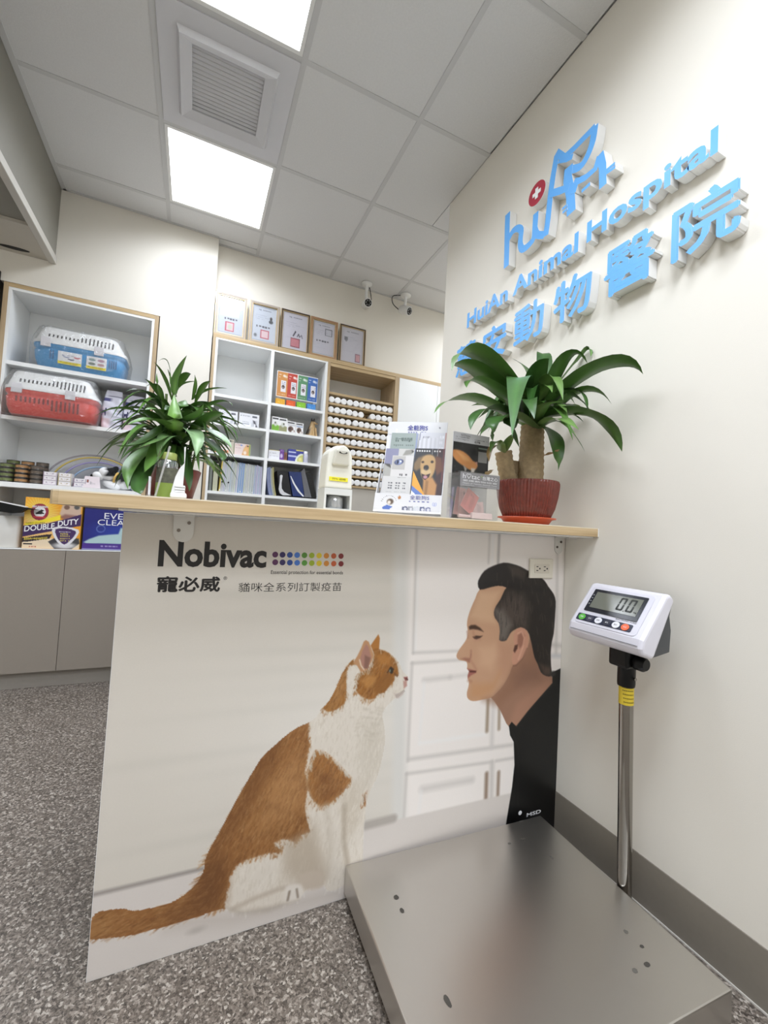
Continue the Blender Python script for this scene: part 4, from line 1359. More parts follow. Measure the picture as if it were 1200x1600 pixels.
SEG = mat('lcd_segment', (40, 42, 38), 0.4, noise=(20, 0.05))
seg_zero(0.006, 0.071, 0.021, 0.044, 0.0056).build('digit', SEG, sc)
seg_zero(0.036, 0.071, 0.021, 0.044, 0.0056).build('digit', SEG, sc)
MB().add([fpt(0.0305 + a, 0.070 + b, 0.0052) for a, b in ((0, 0), (0.003, 0), (0.003, 0.003), (0, 0.003))], [(0, 1, 2, 3)]).build('decimal_point', SEG, sc)
text(sc, 'kg', fpt(0.0635, 0.070, 0.0048), fu * 0.008, fv * 0.007, SEG, bold=0.01)
for k in range(4):
    fplate('unit_mark', -0.086, -0.081, 0.072 + k * 0.011, 0.0765 + k * 0.011, 0.0042, 0.0045, M_GREYINK)
text(sc, 'ELECTRONIC SCALE', fpt(0.022, 0.0415, 0.002), fu * 0.062, fv * 0.005, M_DGREY, bold=0.01)
kp = fplate('key_panel', -0.100, 0.080, 0.012, 0.036, 0.0022, 0.0032, mat('key_panel_dark', (44, 48, 66), 0.35, noise=(20, 0.05)), r=0.004)
for k, (cl, nm) in enumerate([((96, 182, 74), 'green'), ((70, 70, 84), 'slate'), ((232, 232, 238), 'white'), ((58, 60, 72), 'slate'), ((232, 232, 238), 'white'), ((236, 108, 62), 'orange')]):
    u = -0.082 + k * 0.0285
    mb = MB()
    mb.prism([(u + 0.0115 * math.cos(a), 0.024 + 0.0105 * math.sin(a)) for a in np.linspace(0, 2 * math.pi, 24, endpoint=False)], lambda a, b, d: fpt(a, b, d), 0.0034, 0.0044)
    mb.build('button', mat('button_%d%s' % (k, nm), cl, 0.35, noise=(20, 0.03)), sc, label='%s round button' % nm)
    text(sc, ['開關', '去皮', '歸零', '單位', '累計', '校正'][k], fpt(u - 0.005, 0.0215, 0.0044), fu * 0.010, fv * 0.005, M_WINK if k not in (2, 4) else M_DGREY, bold=0.0)
for y in (HY0 + 0.02,):
    MB().box(1.0985, 1.1, HY0 + 0.012, HY1 - 0.012, 0.824, 0.8255).build('seam', M_GREYINK, sc)

# ================================================================== PLANTS
def leaf(parent, base, mid, tip, width, colr=(58, 96, 40), rib=(96, 138, 62), nseg=12, fold=0.25, wave=0.0, roll=0.0, name='leaf', seed=0, gloss=0.0):
    """strap leaf on a quadratic curve, folded along its midrib, with wavy margins"""
    b, m, t = Vector(base), Vector(mid), Vector(tip)
    c = m * 2 - (b + t) * 0.5
    rr = random.Random(seed)
    ph = rr.uniform(0, 6.28)
    vs, fs, cl = [], [], []
    U = (-1, -0.55, 0, 0.55, 1)
    up0 = Vector((0, 0, 1))
    for k in range(nseg + 1):
        s = k / nseg
        p = b * (1 - s) ** 2 + c * 2 * s * (1 - s) + t * s * s
        d = ((c - b) * 2 * (1 - s) + (t - c) * 2 * s).normalized()
        side = d.cross(up0)
        if side.length < 0.15:
            side = d.cross(Vector((0.4, -0.9, 0.1)))
        side.normalize()
        nrm = side.cross(d).normalized()
        if roll:
            q = Matrix.Rotation(roll * s, 3, d)
            side, nrm = q @ side, q @ nrm
        w = width * 0.5 * (0.28 + 0.72 * math.sin(min(1, s / 0.42) * 1.5708)) * (1 if s < 0.42 else max(0.0, 1 - ((s - 0.42) / 0.58) ** 1.9) + 0.02 * (1 - s))
        for u in U:
            z = abs(u) * fold * w + wave * w * abs(u) * math.sin(ph + s * 11 + (2 if u > 0 else 0))
            q = p + side * (u * w) + nrm * z
            q.x = min(q.x, XR - 0.006)
            vs.append(q)
            f = (1 - abs(u)) ** 2
            v = 0.85 + 0.3 * rr.random()
            cl.append([lin(np.array(colr) / 255)[i] * (1 - f) * v + lin(np.array(rib) / 255)[i] * f for i in range(3)])
    n = len(U)
    for k in range(nseg):
        for i in range(n - 1):
            fs.append((k * n + i, k * n + i + 1, (k + 1) * n + i + 1, (k + 1) * n + i))
    mb = MB()
    mb.add(vs, fs, 0, True)
    it = iter(cl)
    return mb.build(name, M_LEAF, parent, colfn=lambda co: next(it))


# ---- big dracaena in the ribbed clay pot
PX, PY = 1.128, 1.212
ZT = 1.1436
dr = thing('potted_dracaena', 'broad-leaved dracaena in a ribbed red-brown pot on the counter', 'plant', (PX, PY, ZT))
ribs = 60
prof = [(0.078, 0.022), (0.086, 0.03), (0.099, 0.06), (0.108, 0.10), (0.1125, 0.135), (0.113, 0.152), (0.110, 0.160), (0.101, 0.160), (0.099, 0.146), (0.08, 0.144)]
rs = []
for q, (r, h) in enumerate(prof):
    ring = []
    for i in range(ribs * 2):
        rr = r - (0.0028 if i % 2 and 0 < q < 6 else 0)
        a = math.pi * i / ribs
        ring.append((PX + rr * math.cos(a), PY + rr * math.sin(a), ZT + h))
    rs.append(ring)
MB().rings(rs, smooth=False).build('pot', mat('clay_red_brown', (116, 48, 36), 0.35, noise=(60, 0.5), bump=(90, 0.3), coat=0.3), dr)
MB().lathe([(0.072, 0.0), (0.078, 0.002), (0.090, 0.020), (0.104, 0.023), (0.105, 0.027), (0.088, 0.025), (0.074, 0.0215)], (PX, PY, ZT), 48).build('saucer', mat('orange_saucer', (206, 88, 52), 0.35, noise=(30, 0.05)), dr)
MB().lathe([(0.001, 0.148), (0.05, 0.151), (0.0995, 0.147)], (PX, PY, ZT), 32, cap=False).build('soil', mat('potting_soil', (60, 46, 36), 0.95, noise=(200, 0.5), bump=(150, 1.0)), dr)
M_TRUNK = mat('corky_trunk', (168, 146, 112), 0.85, noise=(70, 0.4), bump=(120, 1.0))


def trunk(path, rad, nm='trunk'):
    p = smooth_pts(path, 8, closed=False)
    n = len(p)
    rad2 = [rad[0] + (rad[1] - rad[0]) * i / (n - 1) + (0.0018 if i % 2 else -0.001) for i in range(n)]
    return MB().tube(p, rad2, 18).build(nm, M_TRUNK, dr)


trunk([(PX + 0.012, PY + 0.0, ZT + 0.145), (PX + 0.013, PY, ZT + 0.23), (PX + 0.012, PY, ZT + 0.32), (PX + 0.013, PY, ZT + 0.39)], (0.047, 0.041))
trunk([(PX - 0.060, PY + 0.027, ZT + 0.145), (PX - 0.078, PY + 0.030, ZT + 0.20), (PX - 0.094, PY + 0.032, ZT + 0.268)], (0.029, 0.031))
trunk([(PX - 0.03, PY + 0.055, ZT + 0.145), (PX - 0.03, PY + 0.055, ZT + 0.20), (PX - 0.028, PY + 0.055, ZT + 0.24)], (0.034, 0.030))
CR = Vector((PX + 0.012, PY - 0.005, ZT + 0.385))
G1, G2, G3, G4 = (66, 100, 42), (82, 118, 54), (56, 88, 40), (98, 128, 68)
# traced leaves: mid and tip pixel with their own depth, width, roll
LV = [((760, 590, 1.12), (704, 572, 1.05), 0.085, G1, 0.3), ((745, 548, 1.20), (678, 640, 1.10), 0.0, G1, 0.0),
      ((760, 600, 1.10), (729, 606, 1.02), 0.06, G2, 0.2), ((742, 625, 1.10), (678, 646, 1.0), 0.065, G2, 0.3),
      ((765, 640, 1.05), (735, 672, 0.98), 0.07, G3, 0.2), ((786, 650, 1.02), (770, 690, 0.98), 0.07, G3, 0.0),
      ((812, 590, 1.10), (800, 683, 0.90), 0.085, (70, 106, 56), 0.0), ((838, 590, 1.12), (858, 560, 1.02), 0.08, G3, 0.0),
      ((880, 565, 1.06), (918, 568, 0.98), 0.055, G1, -0.3), ((935, 575, 0.98), (1005, 585, 0.86), 0.085, G1, -0.5),
      ((905, 612, 1.05), (956, 632, 0.95), 0.055, G2, -0.3), ((890, 612, 1.08), (918, 642, 1.0), 0.06, G3, -0.2),
      ((922, 650, 1.00), (972, 706, 0.93), 0.085, G1, -0.5), ((875, 660, 1.08), (914, 706, 1.0), 0.05, G2, 0.0),
      ((862, 680, 1.12), (872, 736, 1.08), 0.075, G1, 0.2), ((868, 655, 1.05), (905, 672, 0.95), 0.06, G4, 0.3),
      ((800, 655, 1.12), (812, 700, 1.10), 0.06, G3, 0.1), ((780, 660, 1.15), (750, 680, 1.12), 0.055, G2, 0.0),
      ((850, 560, 1.25), (838, 575, 1.32), 0.06, G3, 0.0), ((905, 560, 1.15), (930, 560, 1.1), 0.05, G2, -0.4),
      ((800, 610, 1.22), (760, 590, 1.30), 0.07, G3, 0.0), ((845, 640, 1.05), (880, 628, 0.98), 0.05, G1, 0.0),
      ((826, 625, 1.02), (835, 655, 0.92), 0.055, G3, 0.3), ((870, 615, 1.2), (930, 640, 1.16), 0.06, G1, -0.3),
      ((795, 635, 1.25), (745, 655, 1.3), 0.06, G1, 0.2), ((835, 600, 1.3), (800, 560, 1.42), 0.06, G3, 0.0)]
for k, (m_, t_, w, c, rl) in enumerate(LV):
    if not w:
        continue
    mp, tp = P(m_[0], m_[1], Y=m_[2]), P(t_[0], t_[1], Y=t_[2])
    for q in (mp, tp):
        q.x = min(q.x, XR - 0.02)
    bs = CR + Vector((0.028 * math.cos(k * 2.4), 0.028 * math.sin(k * 2.4), -0.03 + 0.04 * ((k * 7) % 5) / 5))
    leaf(dr, bs, mp, tp, w * 0.95, c, tuple(min(255, int(x * 1.18)) for x in c), 14, 0.22, 0.10, rl, seed=k)
# leaf tip curl at the long leaf, top leaf drooping over the sign
leaf(dr, CR + Vector((-0.01, -0.02, 0.02)), P(752, 556, Y=1.06), P(706, 580, Y=0.98), 0.078, G2, G4, 14, 0.2, 0.08, 0.4, seed=91)
rr = random.Random(23)
for k in range(22):
    az = rr.uniform(math.radians(95), math.radians(290)) if k % 3 else rr.uniform(0, 6.283)
    ln = rr.uniform(0.13, 0.22)
    b_ = CR + Vector((0.025 * math.cos(az), 0.025 * math.sin(az), rr.uniform(-0.02, 0.03)))
    m_ = b_ + Vector((math.cos(az) * ln * 0.5, math.sin(az) * ln * 0.5, ln * rr.uniform(0.15, 0.5)))
    t_ = b_ + Vector((math.cos(az) * ln, math.sin(az) * ln, ln * rr.uniform(-0.5, 0.35)))
    m_.x, t_.x = min(m_.x, XR - 0.05), min(t_.x, XR - 0.02)
    c = rr.choice([G1, G2, G3, G4, (52, 88, 38)])
    leaf(dr, b_, m_, t_, rr.uniform(0.04, 0.06), c, tuple(min(255, int(x * 1.18)) for x in c), 12, 0.25, 0.12, rr.uniform(-0.4, 0.4), seed=500 + k)
# small shoot and dried leaves at the short trunk
S2 = Vector((PX - 0.094, PY + 0.02, ZT + 0.26))
for k, (m_, t_) in enumerate([((775, 690, 1.13), (766, 708, 1.08)), ((795, 690, 1.15), (806, 676, 1.1)), ((783, 700, 1.1), (790, 688, 1.06))]):
    leaf(dr, S2, P(*m_[:2], Y=m_[2]), P(*t_[:2], Y=t_[2]), 0.03, G4, G2, 8, 0.3, 0.1, seed=50 + k)
for k, (b_, m_, t_) in enumerate([((778, 695, 1.15), (766, 705, 1.10), (764, 722, 1.08)), ((850, 712, 1.15), (866, 708, 1.1), (874, 702, 1.08)), ((770, 735, 1.15), (763, 740, 1.12), (759, 750, 1.1))]):
    leaf(dr, P(*b_[:2], Y=b_[2]), P(*m_[:2], Y=m_[2]), P(*t_[:2], Y=t_[2]), 0.02, (150, 122, 80), (170, 140, 96), 8, 0.5, 0.3, seed=60 + k, name='dried_leaf')

# ---- bushy plant at the left end of the counter
QX, QY = P(266, 775, Y=1.30).x, 1.30
bp = thing('bushy_house_plant', 'dense arching green houseplant at the left end of the counter', 'plant', (QX, QY, ZT))
MB().lathe([(0.045, 0.0), (0.055, 0.004), (0.068, 0.06), (0.074, 0.085), (0.070, 0.088), (0.064, 0.07), (0.03, 0.066)], (QX, QY, ZT), 32).build('pot', mat('dark_red_pot', (112, 42, 34), 0.35, noise=(40, 0.1)), bp)
MB().lathe([(0.001, 0.072), (0.066, 0.074)], (QX, QY, ZT), 24, cap=False).build('soil', MATS['potting_soil'], bp)
for k, (dx, dy, h) in enumerate([(0.0, 0.0, 0.24), (0.03, 0.02, 0.20), (-0.03, 0.015, 0.20), (0.012, -0.03, 0.16), (-0.02, -0.025, 0.15), (-0.008, 0.0, 0.33), (0.045, 0.01, 0.29), (-0.02, 0.02, 0.30)]):
    MB().tube([(QX + dx, QY + dy, ZT + 0.07), (QX + dx * 1.3, QY + dy * 1.2, ZT + h * 0.6), (QX + dx * 1.5, QY + dy * 1.3, ZT + h)], 0.006 if h < 0.25 else 0.0035, 8).build('stem', mat('green_stem', (96, 112, 62), 0.6, noise=(60, 0.2)), bp)
TL = [((262, 650, 1.2), (226, 640, 1.1), 0.038, G2), ((272, 665, 1.15), (272, 616, 1.2), 0.042, (92, 128, 58)), ((300, 655, 1.16), (318, 632, 1.12), 0.036, (86, 122, 58)),
      ((250, 660, 1.14), (198, 664, 1.06), 0.040, G2), ((250, 686, 1.14), (212, 702, 1.08), 0.034, (96, 126, 74)), ((246, 706, 1.14), (226, 738, 1.09), 0.040, G2),
      ((262, 682, 1.16), (246, 712, 1.12), 0.036, (104, 136, 86)), ((302, 676, 1.14), (306, 714, 1.08), 0.042, (124, 152, 110)), ((330, 676, 1.14), (362, 700, 1.08), 0.036, (104, 134, 92)),
      ((325, 655, 1.14), (352, 648, 1.08), 0.034, G1), ((330, 632, 1.2), (364, 634, 1.14), 0.022, G1), ((226, 690, 1.12), (180, 696, 1.05), 0.034, (64, 98, 44)),
      ((216, 715, 1.14), (200, 765, 1.07), 0.036, (78, 112, 52)), ((222, 745, 1.12), (222, 772, 1.07), 0.038, G3), ((336, 700, 1.12), (345, 722, 1.08), 0.026, G3),
      ((320, 715, 1.16), (334, 738, 1.12), 0.026, (92, 116, 54)), ((288, 720, 1.2), (296, 768, 1.16), 0.034, G3), ((282, 640, 1.2), (290, 625, 1.25), 0.036, G1),
      ((240, 640, 1.22), (214, 626, 1.2), 0.026, G1), ((340, 660, 1.2), (372, 690, 1.16), 0.022, G3), ((245, 705, 1.2), (196, 720, 1.16), 0.028, G3)]
for k, (m_, t_, w, c) in enumerate(TL):
    a = k * 2.1
    bs = Vector((QX + 0.02 * math.cos(a), QY - 0.02 + 0.02 * math.sin(a), ZT + 0.16 + 0.03 * (k % 3)))
    leaf(bp, bs, P(*m_[:2], Y=m_[2]), P(*t_[:2], Y=t_[2]), w, c, tuple(min(255, int(x * 1.22)) for x in c), 12, 0.3, 0.08, 0.2 * ((k % 3) - 1), seed=200 + k)
rr = random.Random(11)
for k in range(84):
    az = rr.uniform(0, 6.283)
    ln = rr.uniform(0.10, 0.18)
    z0 = ZT + rr.uniform(0.09, 0.25)
    el = rr.uniform(0.1, 0.8)
    b_ = Vector((QX + 0.02 * math.cos(az), QY + 0.02 * math.sin(az), z0))
    m_ = b_ + Vector((math.cos(az) * ln * 0.5, math.sin(az) * ln * 0.5, ln * 0.35 * el + 0.01))
    t_ = b_ + Vector((math.cos(az) * ln * 0.95, math.sin(az) * ln * 0.95, -ln * rr.uniform(0.0, 0.55) + 0.05 * el))
    t_.z = max(t_.z, ZT + 0.03)
    c = rr.choice([G1, G2, G3, (66, 100, 46), (44, 74, 34)])
    leaf(bp, b_, m_, t_, rr.uniform(0.016, 0.030), c, tuple(min(255, int(x * 1.2)) for x in c), 10, 0.3, 0.06, rr.uniform(-0.3, 0.3), seed=300 + k)
# thin upright shoots at the top
for k, (b_, m_, t_, w) in enumerate([((272, 620, 1.25), (277, 590, 1.24), (292, 555, 1.22), 0.024), ((268, 625, 1.26), (256, 590, 1.24), (240, 565, 1.22), 0.014), ((275, 610, 1.28), (266, 592, 1.28), (262, 576, 1.28), 0.022),
                                     ((280, 605, 1.25), (290, 588, 1.22), (298, 584, 1.2), 0.022), ((300, 625, 1.24), (305, 605, 1.22), (304, 585, 1.21), 0.010), ((305, 630, 1.24), (318, 605, 1.2), (330, 596, 1.18), 0.018),
                                     ((300, 625, 1.26), (325, 610, 1.22), (356, 607, 1.18), 0.014), ((255, 630, 1.26), (240, 606, 1.22), (226, 592, 1.2), 0.016), ((262, 635, 1.24), (248, 612, 1.2), (245, 582, 1.2), 0.012),
                                     ((275, 620, 1.3), (285, 602, 1.3), (310, 596, 1.3), 0.016), ((255, 640, 1.24), (246, 606, 1.22), (228, 604, 1.2), 0.018), ((266, 600, 1.26), (262, 566, 1.26), (248, 564, 1.26), 0.008)]):
    leaf(bp, P(*b_[:2], Y=b_[2]), P(*m_[:2], Y=m_[2]), P(*t_[:2], Y=t_[2]), w, (70, 104, 44), (96, 132, 58), 9, 0.4, 0.05, seed=400 + k)

# ================================================================== ON THE COUNTER
# clear sign holder leaning at the plant
t = thing('acrylic_sign_holder', 'clear slanted acrylic sign holder in front of the bushy plant', 'sign holder', (-0.07, 1.13, ZT))
hy0, hy1 = 1.066, 1.082
pb0, pt0, lb0 = P(241, 772, Y=hy0), P(264, 697, Y=hy0), P(231, 771, Y=hy0)
lt0 = P(232.5, 744, Y=hy0)
MB().quadbox((pb0.x, hy0, ZT + 0.0005), (pb0.x, hy1, ZT + 0.0005), (pt0.x, hy1, pt0.z), (pt0.x, hy0, pt0.z), (0.004, 0, 0)).build('front_sheet', clear_mat('clear_sheet', gloss=0.3, rough=0.1, milk=0.25), t)
MB().quadbox((lb0.x, hy0, ZT + 0.0005), (lb0.x, hy1, ZT + 0.0005), (lt0.x, hy1, lt0.z), (lt0.x, hy0, lt0.z), (0.004, 0, 0)).build('rear_lip', MATS['paper'], t)
MB().quadbox((pb0.x - 0.012, hy0, ZT + 0.03), (pb0.x - 0.012, hy1, ZT + 0.03), (pt0.x - 0.016, hy1, pt0.z), (pt0.x - 0.016, hy0, pt0.z), (0.003, 0, 0)).build('inner_sheet', M_ACRYL, t)
MB().box(lb0.x, pb0.x + 0.003, hy0, hy1, ZT + 0.0002, ZT + 0.003).build('foot', M_ACRYL, t)
# white sail-shaped stand
t = thing('white_sail_stand', 'white curved sail-shaped stand on the counter by the plant', 'display stand', (-0.015, 1.085, ZT))


def fwd(x, y, Y=1.075):
    q = P(x, y, Y=Y)
    return (q.x, q.z)


sail = [(266, 774), (269, 762), (274, 745), (280, 733), (288, 724), (288, 699), (290.5, 698), (289, 722), (287, 745), (285.5, 764), (285.5, 774)]
mb = MB()
mb.prism([fwd(*q) for q in sail], lambda a, b, d: (a, d, max(b, ZT + 0.0005)), 1.074, 1.09)
mb.build('sail', M_WHITEP, t, clean=True)
a, b = fwd(266, 774), fwd(291.5, 774)
MB().box(a[0], b[0], 1.062, 1.105, ZT + 0.0003, ZT + 0.012).build('base', M_WHITEP, t, bevel=0.003)
for k in range(3):
    MB().box(a[0] + 0.008, b[0] - 0.004, 1.065, 1.102, ZT + 0.0122 + k * 0.006, ZT + 0.0172 + k * 0.006).build('base_step', M_WHITEP, t, bevel=0.0015)
# jar with green label and taller bottle behind
jx = P(259, 770, Y=1.14).x
t = thing('labelled_jar', 'clear jar with green label behind the white sail stand', 'jar', (jx, 1.14, ZT))
MB().lathe([(0.022, 0.0), (0.023, 0.002), (0.023, 0.085), (0.018, 0.092)], (jx, 1.14, ZT), 28).build('body', clear_mat('jar_glass', (235, 245, 235), 0.15, 0.05, milk=0.15), t)
MB().lathe([(0.0234, 0.002), (0.0234, 0.036)], (jx, 1.14, ZT), 28, cap=False).build('label_band', mat('olive_label', (138, 160, 72), 0.5, noise=(60, 0.06)), t)
MB().lathe([(0.0236, 0.036), (0.0236, 0.072)], (jx, 1.14, ZT), 28, cap=False).build('photo_band', mat('photo_label', (92, 92, 78), 0.5, noise=(120, 0.8)), t)
MB().lathe([(0.019, 0.0925), (0.019, 0.108), (0.016, 0.110)], (jx, 1.14, ZT), 28).build('lid', mat('lime_lid', (146, 156, 84), 0.4, noise=(30, 0.05)), t)
# soap dispenser
x0, x1 = P(499, 788, Y=1.17).x, P(541.5, 788, Y=1.17).x
t = thing('soap_dispenser', 'white automatic soap dispenser with smile and yellow sticker', 'soap dispenser', ((x0 + x1) / 2, 1.17, ZT))
cx, w2 = (x0 + x1) / 2 + 0.002, (x1 - x0) / 2
HT = 0.185
arch = [(-w2, 0.062), (-w2 * 0.9, 0.150)] + [(math.cos(a) * w2 * 0.9, 0.150 + math.sin(a) * 0.035) for a in np.linspace(math.pi, 0, 13)[1:-1]] + [(w2 * 0.9, 0.150), (w2, 0.062)]
mb = MB()
mb.prism(arch, lambda a, b, d: (cx + a, d, ZT + b), 1.135, 1.205)
mb.build('housing', mat('dispenser_white', (226, 224, 212), 0.35, noise=(10, 0.02)), t, bevel=0.006, bseg=3, clean=True)
nose = [(math.cos(a) * w2 * 0.5, 0.160 + math.sin(a) * 0.022) for a in np.linspace(0, math.pi, 11)] + [(-w2 * 0.62, 0.128), (w2 * 0.62, 0.128)]
mb = MB()
mb.prism(nose, lambda a, b, d: (cx + a, d + (0.0 if b > 0.14 else 0.012) * (1 if d < 1.13 else 0), ZT + b), 1.112, 1.136)
mb.build('nozzle', MATS['dispenser_white'], t, bevel=0.004, clean=True)
sm_ = MB()
sm_.tube([(cx + 0.011 * s, 1.1105, ZT + 0.158 + 0.004 * s * s) for s in (-1, -0.6, -0.2, 0.2, 0.6, 1)], [0.0022, 0.0013, 0.001, 0.001, 0.0013, 0.0022], 8)
sm_.build('smile', M_BLACK, t)
sx0, sx1, sz0, sz1 = cx - w2 * 0.72, cx + w2 * 0.62, ZT + 0.083, ZT + 0.094
so = MB().box(sx0, sx1, 1.1325, 1.1345, sz0, sz1).build('sticker', mat('bright_yellow', (232, 222, 44), 0.5, noise=(40, 0.03)), t, label='small bright yellow sticker')
text(so, '75% 酒精', (sx0 + 0.008, 1.1325, sz0 + 0.003), (0.04, 0, 0), (0, 0, 0.006), MATS['sticker_ink'], bold=0.0)
fr_ = MB()
for a in ((-w2, -w2 + 0.006, 0.006, 0.062), (w2 - 0.006, w2, 0.006, 0.062), (-w2, w2, 0.0002, 0.006), (-w2 + 0.006, w2 - 0.006, 0.044, 0.062)):
    fr_.box(cx + a[0], cx + a[1], 1.133, 1.2, ZT + a[2], ZT + a[3])
fr_.build('stand_frame', mat('pale_grey_plastic', (206, 207, 204), 0.35, noise=(20, 0.02)), t)
MB().lathe([(0.022, 0.007), (0.024, 0.01), (0.024, 0.036), (0.016, 0.043)], (cx, 1.165, ZT), 24).build('tank', clear_mat('tank_plastic', (240, 243, 245), 0.2, 0.1, milk=0.35), t)
MB().box(cx - w2 + 0.0062, cx + w2 - 0.0062, 1.194, 1.198, ZT + 0.0062, ZT + 0.0438).build('rear_panel', mat('smoke_panel', (128, 128, 128), 0.3, noise=(20, 0.05)), t)

# ---- cardboard brochure stand
bl, br = P(587, 799, Y=1.205), P(689, 805.5, Y=1.095)
tl, tr = P(607, 659, Y=1.275), P(701, 655, Y=1.150)
bl.z = br.z = ZT + 0.006
BU, BV = br - bl, ((tl + tr) - (bl + br)) / 2
BN = BU.cross(BV).normalized()
bst = thing('brochure_stand', 'white cardboard brochure stand with blue dog-food lettering', 'brochure stand', tuple((bl + br) / 2))


def bq(u, v, w=0.0):
    return bl + BU * u + BV * v + BN * w


mb = MB()
mb.quadbox(bq(0.02, 0.0, -0.012), bq(0.985, 0.0, -0.012), bq(0.985, 1.0, -0.012), bq(0.02, 1.0, -0.012), BN * 0.002)
mb.build('back_card', M_PAPER, bst)
hd = unit(48, 16, (222, 221, 222))
hd.script(0.34, 0.66, 0.86, 0.12, (60, 66, 140), 22)
hd.rect(0.14, 0.55, 0.155, 0.9, (255, 255, 255))
hd.rect(0.86, 0.4, 0.875, 0.5, (90, 90, 96))
hd.a *= 0.92
hs = sheet('header', bst, hd, bq(0.02, 0.998, -0.0095), BU * 0.965, BV * -0.145, lift=0.0004)
text(hs, '全能狗S', bq(0.34, 0.90, -0.0088), BU * 0.33, BV * 0.06, M_BLUEINK, bold=0.02)
# pocket along the foot, sides
mb = MB()
mb.quadbox(bq(-0.015, -0.018, 0.030), bq(1.0, -0.018, 0.030), bq(1.0, 0.165, 0.030), bq(-0.015, 0.165, 0.030), BN * 0.002)
mb.build('front_pocket', M_PAPER, bst)
for u in (-0.008, 0.99):
    sd = MB()
    sd.quadbox(bq(u, 0.0, -0.012), bq(u, 0.0, 0.032), bq(u, 0.165, 0.032), bq(u, 0.62, -0.012), BU * 0.008)
    sd.build('side_gusset', M_PAPER, bst)
sb = MB()
sb.quadbox(bq(0.3, 0.0, -0.10) + Vector((0, 0, 0.0)), bq(0.7, 0.0, -0.10), bq(0.6, 0.7, -0.014), bq(0.4, 0.7, -0.014), (0, 0.002, 0))
for v in sb.v:
    pass
sb.v = [(v[0], v[1], max(v[2], ZT + 0.0005)) for v in sb.v]
sb.build('strut', M_PAPER, bst)
pk = unit(96, 30, (224, 223, 225))
for a in np.linspace(math.pi * 1.05, math.pi * 1.9, 11):
    pk.ell(0.22 + 0.11 * math.cos(a), 0.55 + 0.42 * math.sin(a), 0.007, 0.025, (90, 88, 88))
pk.ell(0.24, 0.5, 0.05, 0.18, (92, 74, 60), 0.2)
pk.ell(0.225, 0.55, 0.025, 0.12, (226, 216, 204), 0.3)
pk.poly([(0.13, 0.85), (0.2, 0.7), (0.28, 0.8), (0.24, 0.98), (0.14, 0.98)], (84, 112, 186))
pk.poly([(0.345, 0.2), (0.37, 0.08), (0.4, 0.18), (0.385, 0.34), (0.355, 0.34)], (182, 122, 66))
pk.script(0.52, 0.82, 0.44, 0.07, (70, 76, 150), 24)
pk.ell(0.90, 0.55, 0.032, 0.13, (170, 178, 220))
pk.ell(0.90, 0.55, 0.026, 0.105, (224, 223, 225))
pk.rect(0.885, 0.46, 0.915, 0.64, (150, 158, 210), 0.6)
for k in range(5):
    pk.poly([(0.43 + k * 0.085, 1.0), (0.43 + k * 0.085, 0.78 - 0.05 * math.sin(k / 4 * 3.14)), (0.50 + k * 0.085, 0.72), (0.515 + k * 0.085, 1.0)], [(96, 100, 128), (150, 152, 164), (206, 210, 216), (84, 92, 132), (120, 124, 160)][k])
    pk.ell(0.475 + k * 0.085, 0.9, 0.02, 0.08, (214, 214, 222))
pk.a *= 0.92
ps = sheet('pocket_print', bst, pk, bq(-0.012, 0.163, 0.0322), BU * 1.008, BV * -0.161, lift=0.0003)
text(ps, '全能狗S', bq(0.52, 0.112, 0.0327), BU * 0.29, BV * 0.042, M_BLUEINK, bold=0.0)


def brochure(label, q, cvs, thick=0.004):
    """a wad of leaflets: corner list in stand units (u0, u1, v0, v1, w)"""
    u0, u1, v0, v1, w = q
    c = bq((u0 + u1) / 2, v0, w)
    t = thing('brochure', label, 'brochure', tuple(c), group='leaflets in the cardboard stand')
    m = MB()
    m.quadbox(bq(u0, v0, w), bq(u1, v0, w), bq(u1, v1, w), bq(u0, v1, w), BN * thick)
    m.build('pages', M_PAPER, t)
    s = sheet('cover', t, cvs, bq(u0, v1, w + thick), BU * (u1 - u0), BV * (v0 - v1), lift=0.0003)
    return t, s


c1 = unit(40, 60, (158, 178, 172))
c1.rect(0.93, 0, 1, 1, (150, 168, 206))
c1.rect(0, 0.6, 1, 1, (186, 200, 198))
c1.script(0.15, 0.82, 0.2, 0.055, (84, 104, 98), 8)
c1.script(0.12, 0.88, 0.32, 0.04, (108, 128, 122), 10)
c1.a *= np.array((0.90, 0.86, 0.86))
t, s = brochure('grey-green leaflet at the upper left of the cardboard stand', (0.10, 0.53, 0.42, 0.855, -0.004), c1)
text(s, '另一種天然選', bq(0.165, 0.775, 0.0004), BU * 0.28, BV * 0.028, mat('green_ink', (70, 92, 86), 0.6, noise=(40, 0.05)), bold=0.0)
c2 = unit(50, 60, (196, 196, 202))
for k in range(9):
    c2.rect(0.02 + k * 0.08, 0.12, 0.05 + k * 0.08, 1, (178, 176, 180) if k % 2 else (210, 208, 214), 0.8)
c2.rect(0.95, 0, 1, 1, (176, 132, 120))
c2.rect(0, 0, 0.03, 0.2, (120, 124, 140))
c2.script(0.12, 0.38, 0.12, 0.05, (110, 110, 120), 8)
for k in range(4):
    c2.script(0.76, 0.92, 0.12 + k * 0.14, 0.08, (232, 232, 238), 3)
brochure('grey and silver leaflet at the upper right of the cardboard stand', (0.555, 0.985, 0.42, 0.865, -0.004), c2)
c3 = unit(64, 104, (212, 210, 208))
c3.rect(0, 0, 0.45, 0.36, (140, 140, 168))
c3.rect(0.45, 0, 1, 0.15, (204, 202, 198))
c3.poly([(0.6, 0.15), (0.7, 0.03), (0.98, 0.0), (0.9, 0.12)], (150, 148, 140), 0.02)
c3.poly([(0.9, 0.02), (0.99, 0.05), (0.92, 0.1)], (70, 70, 64), 0.01)
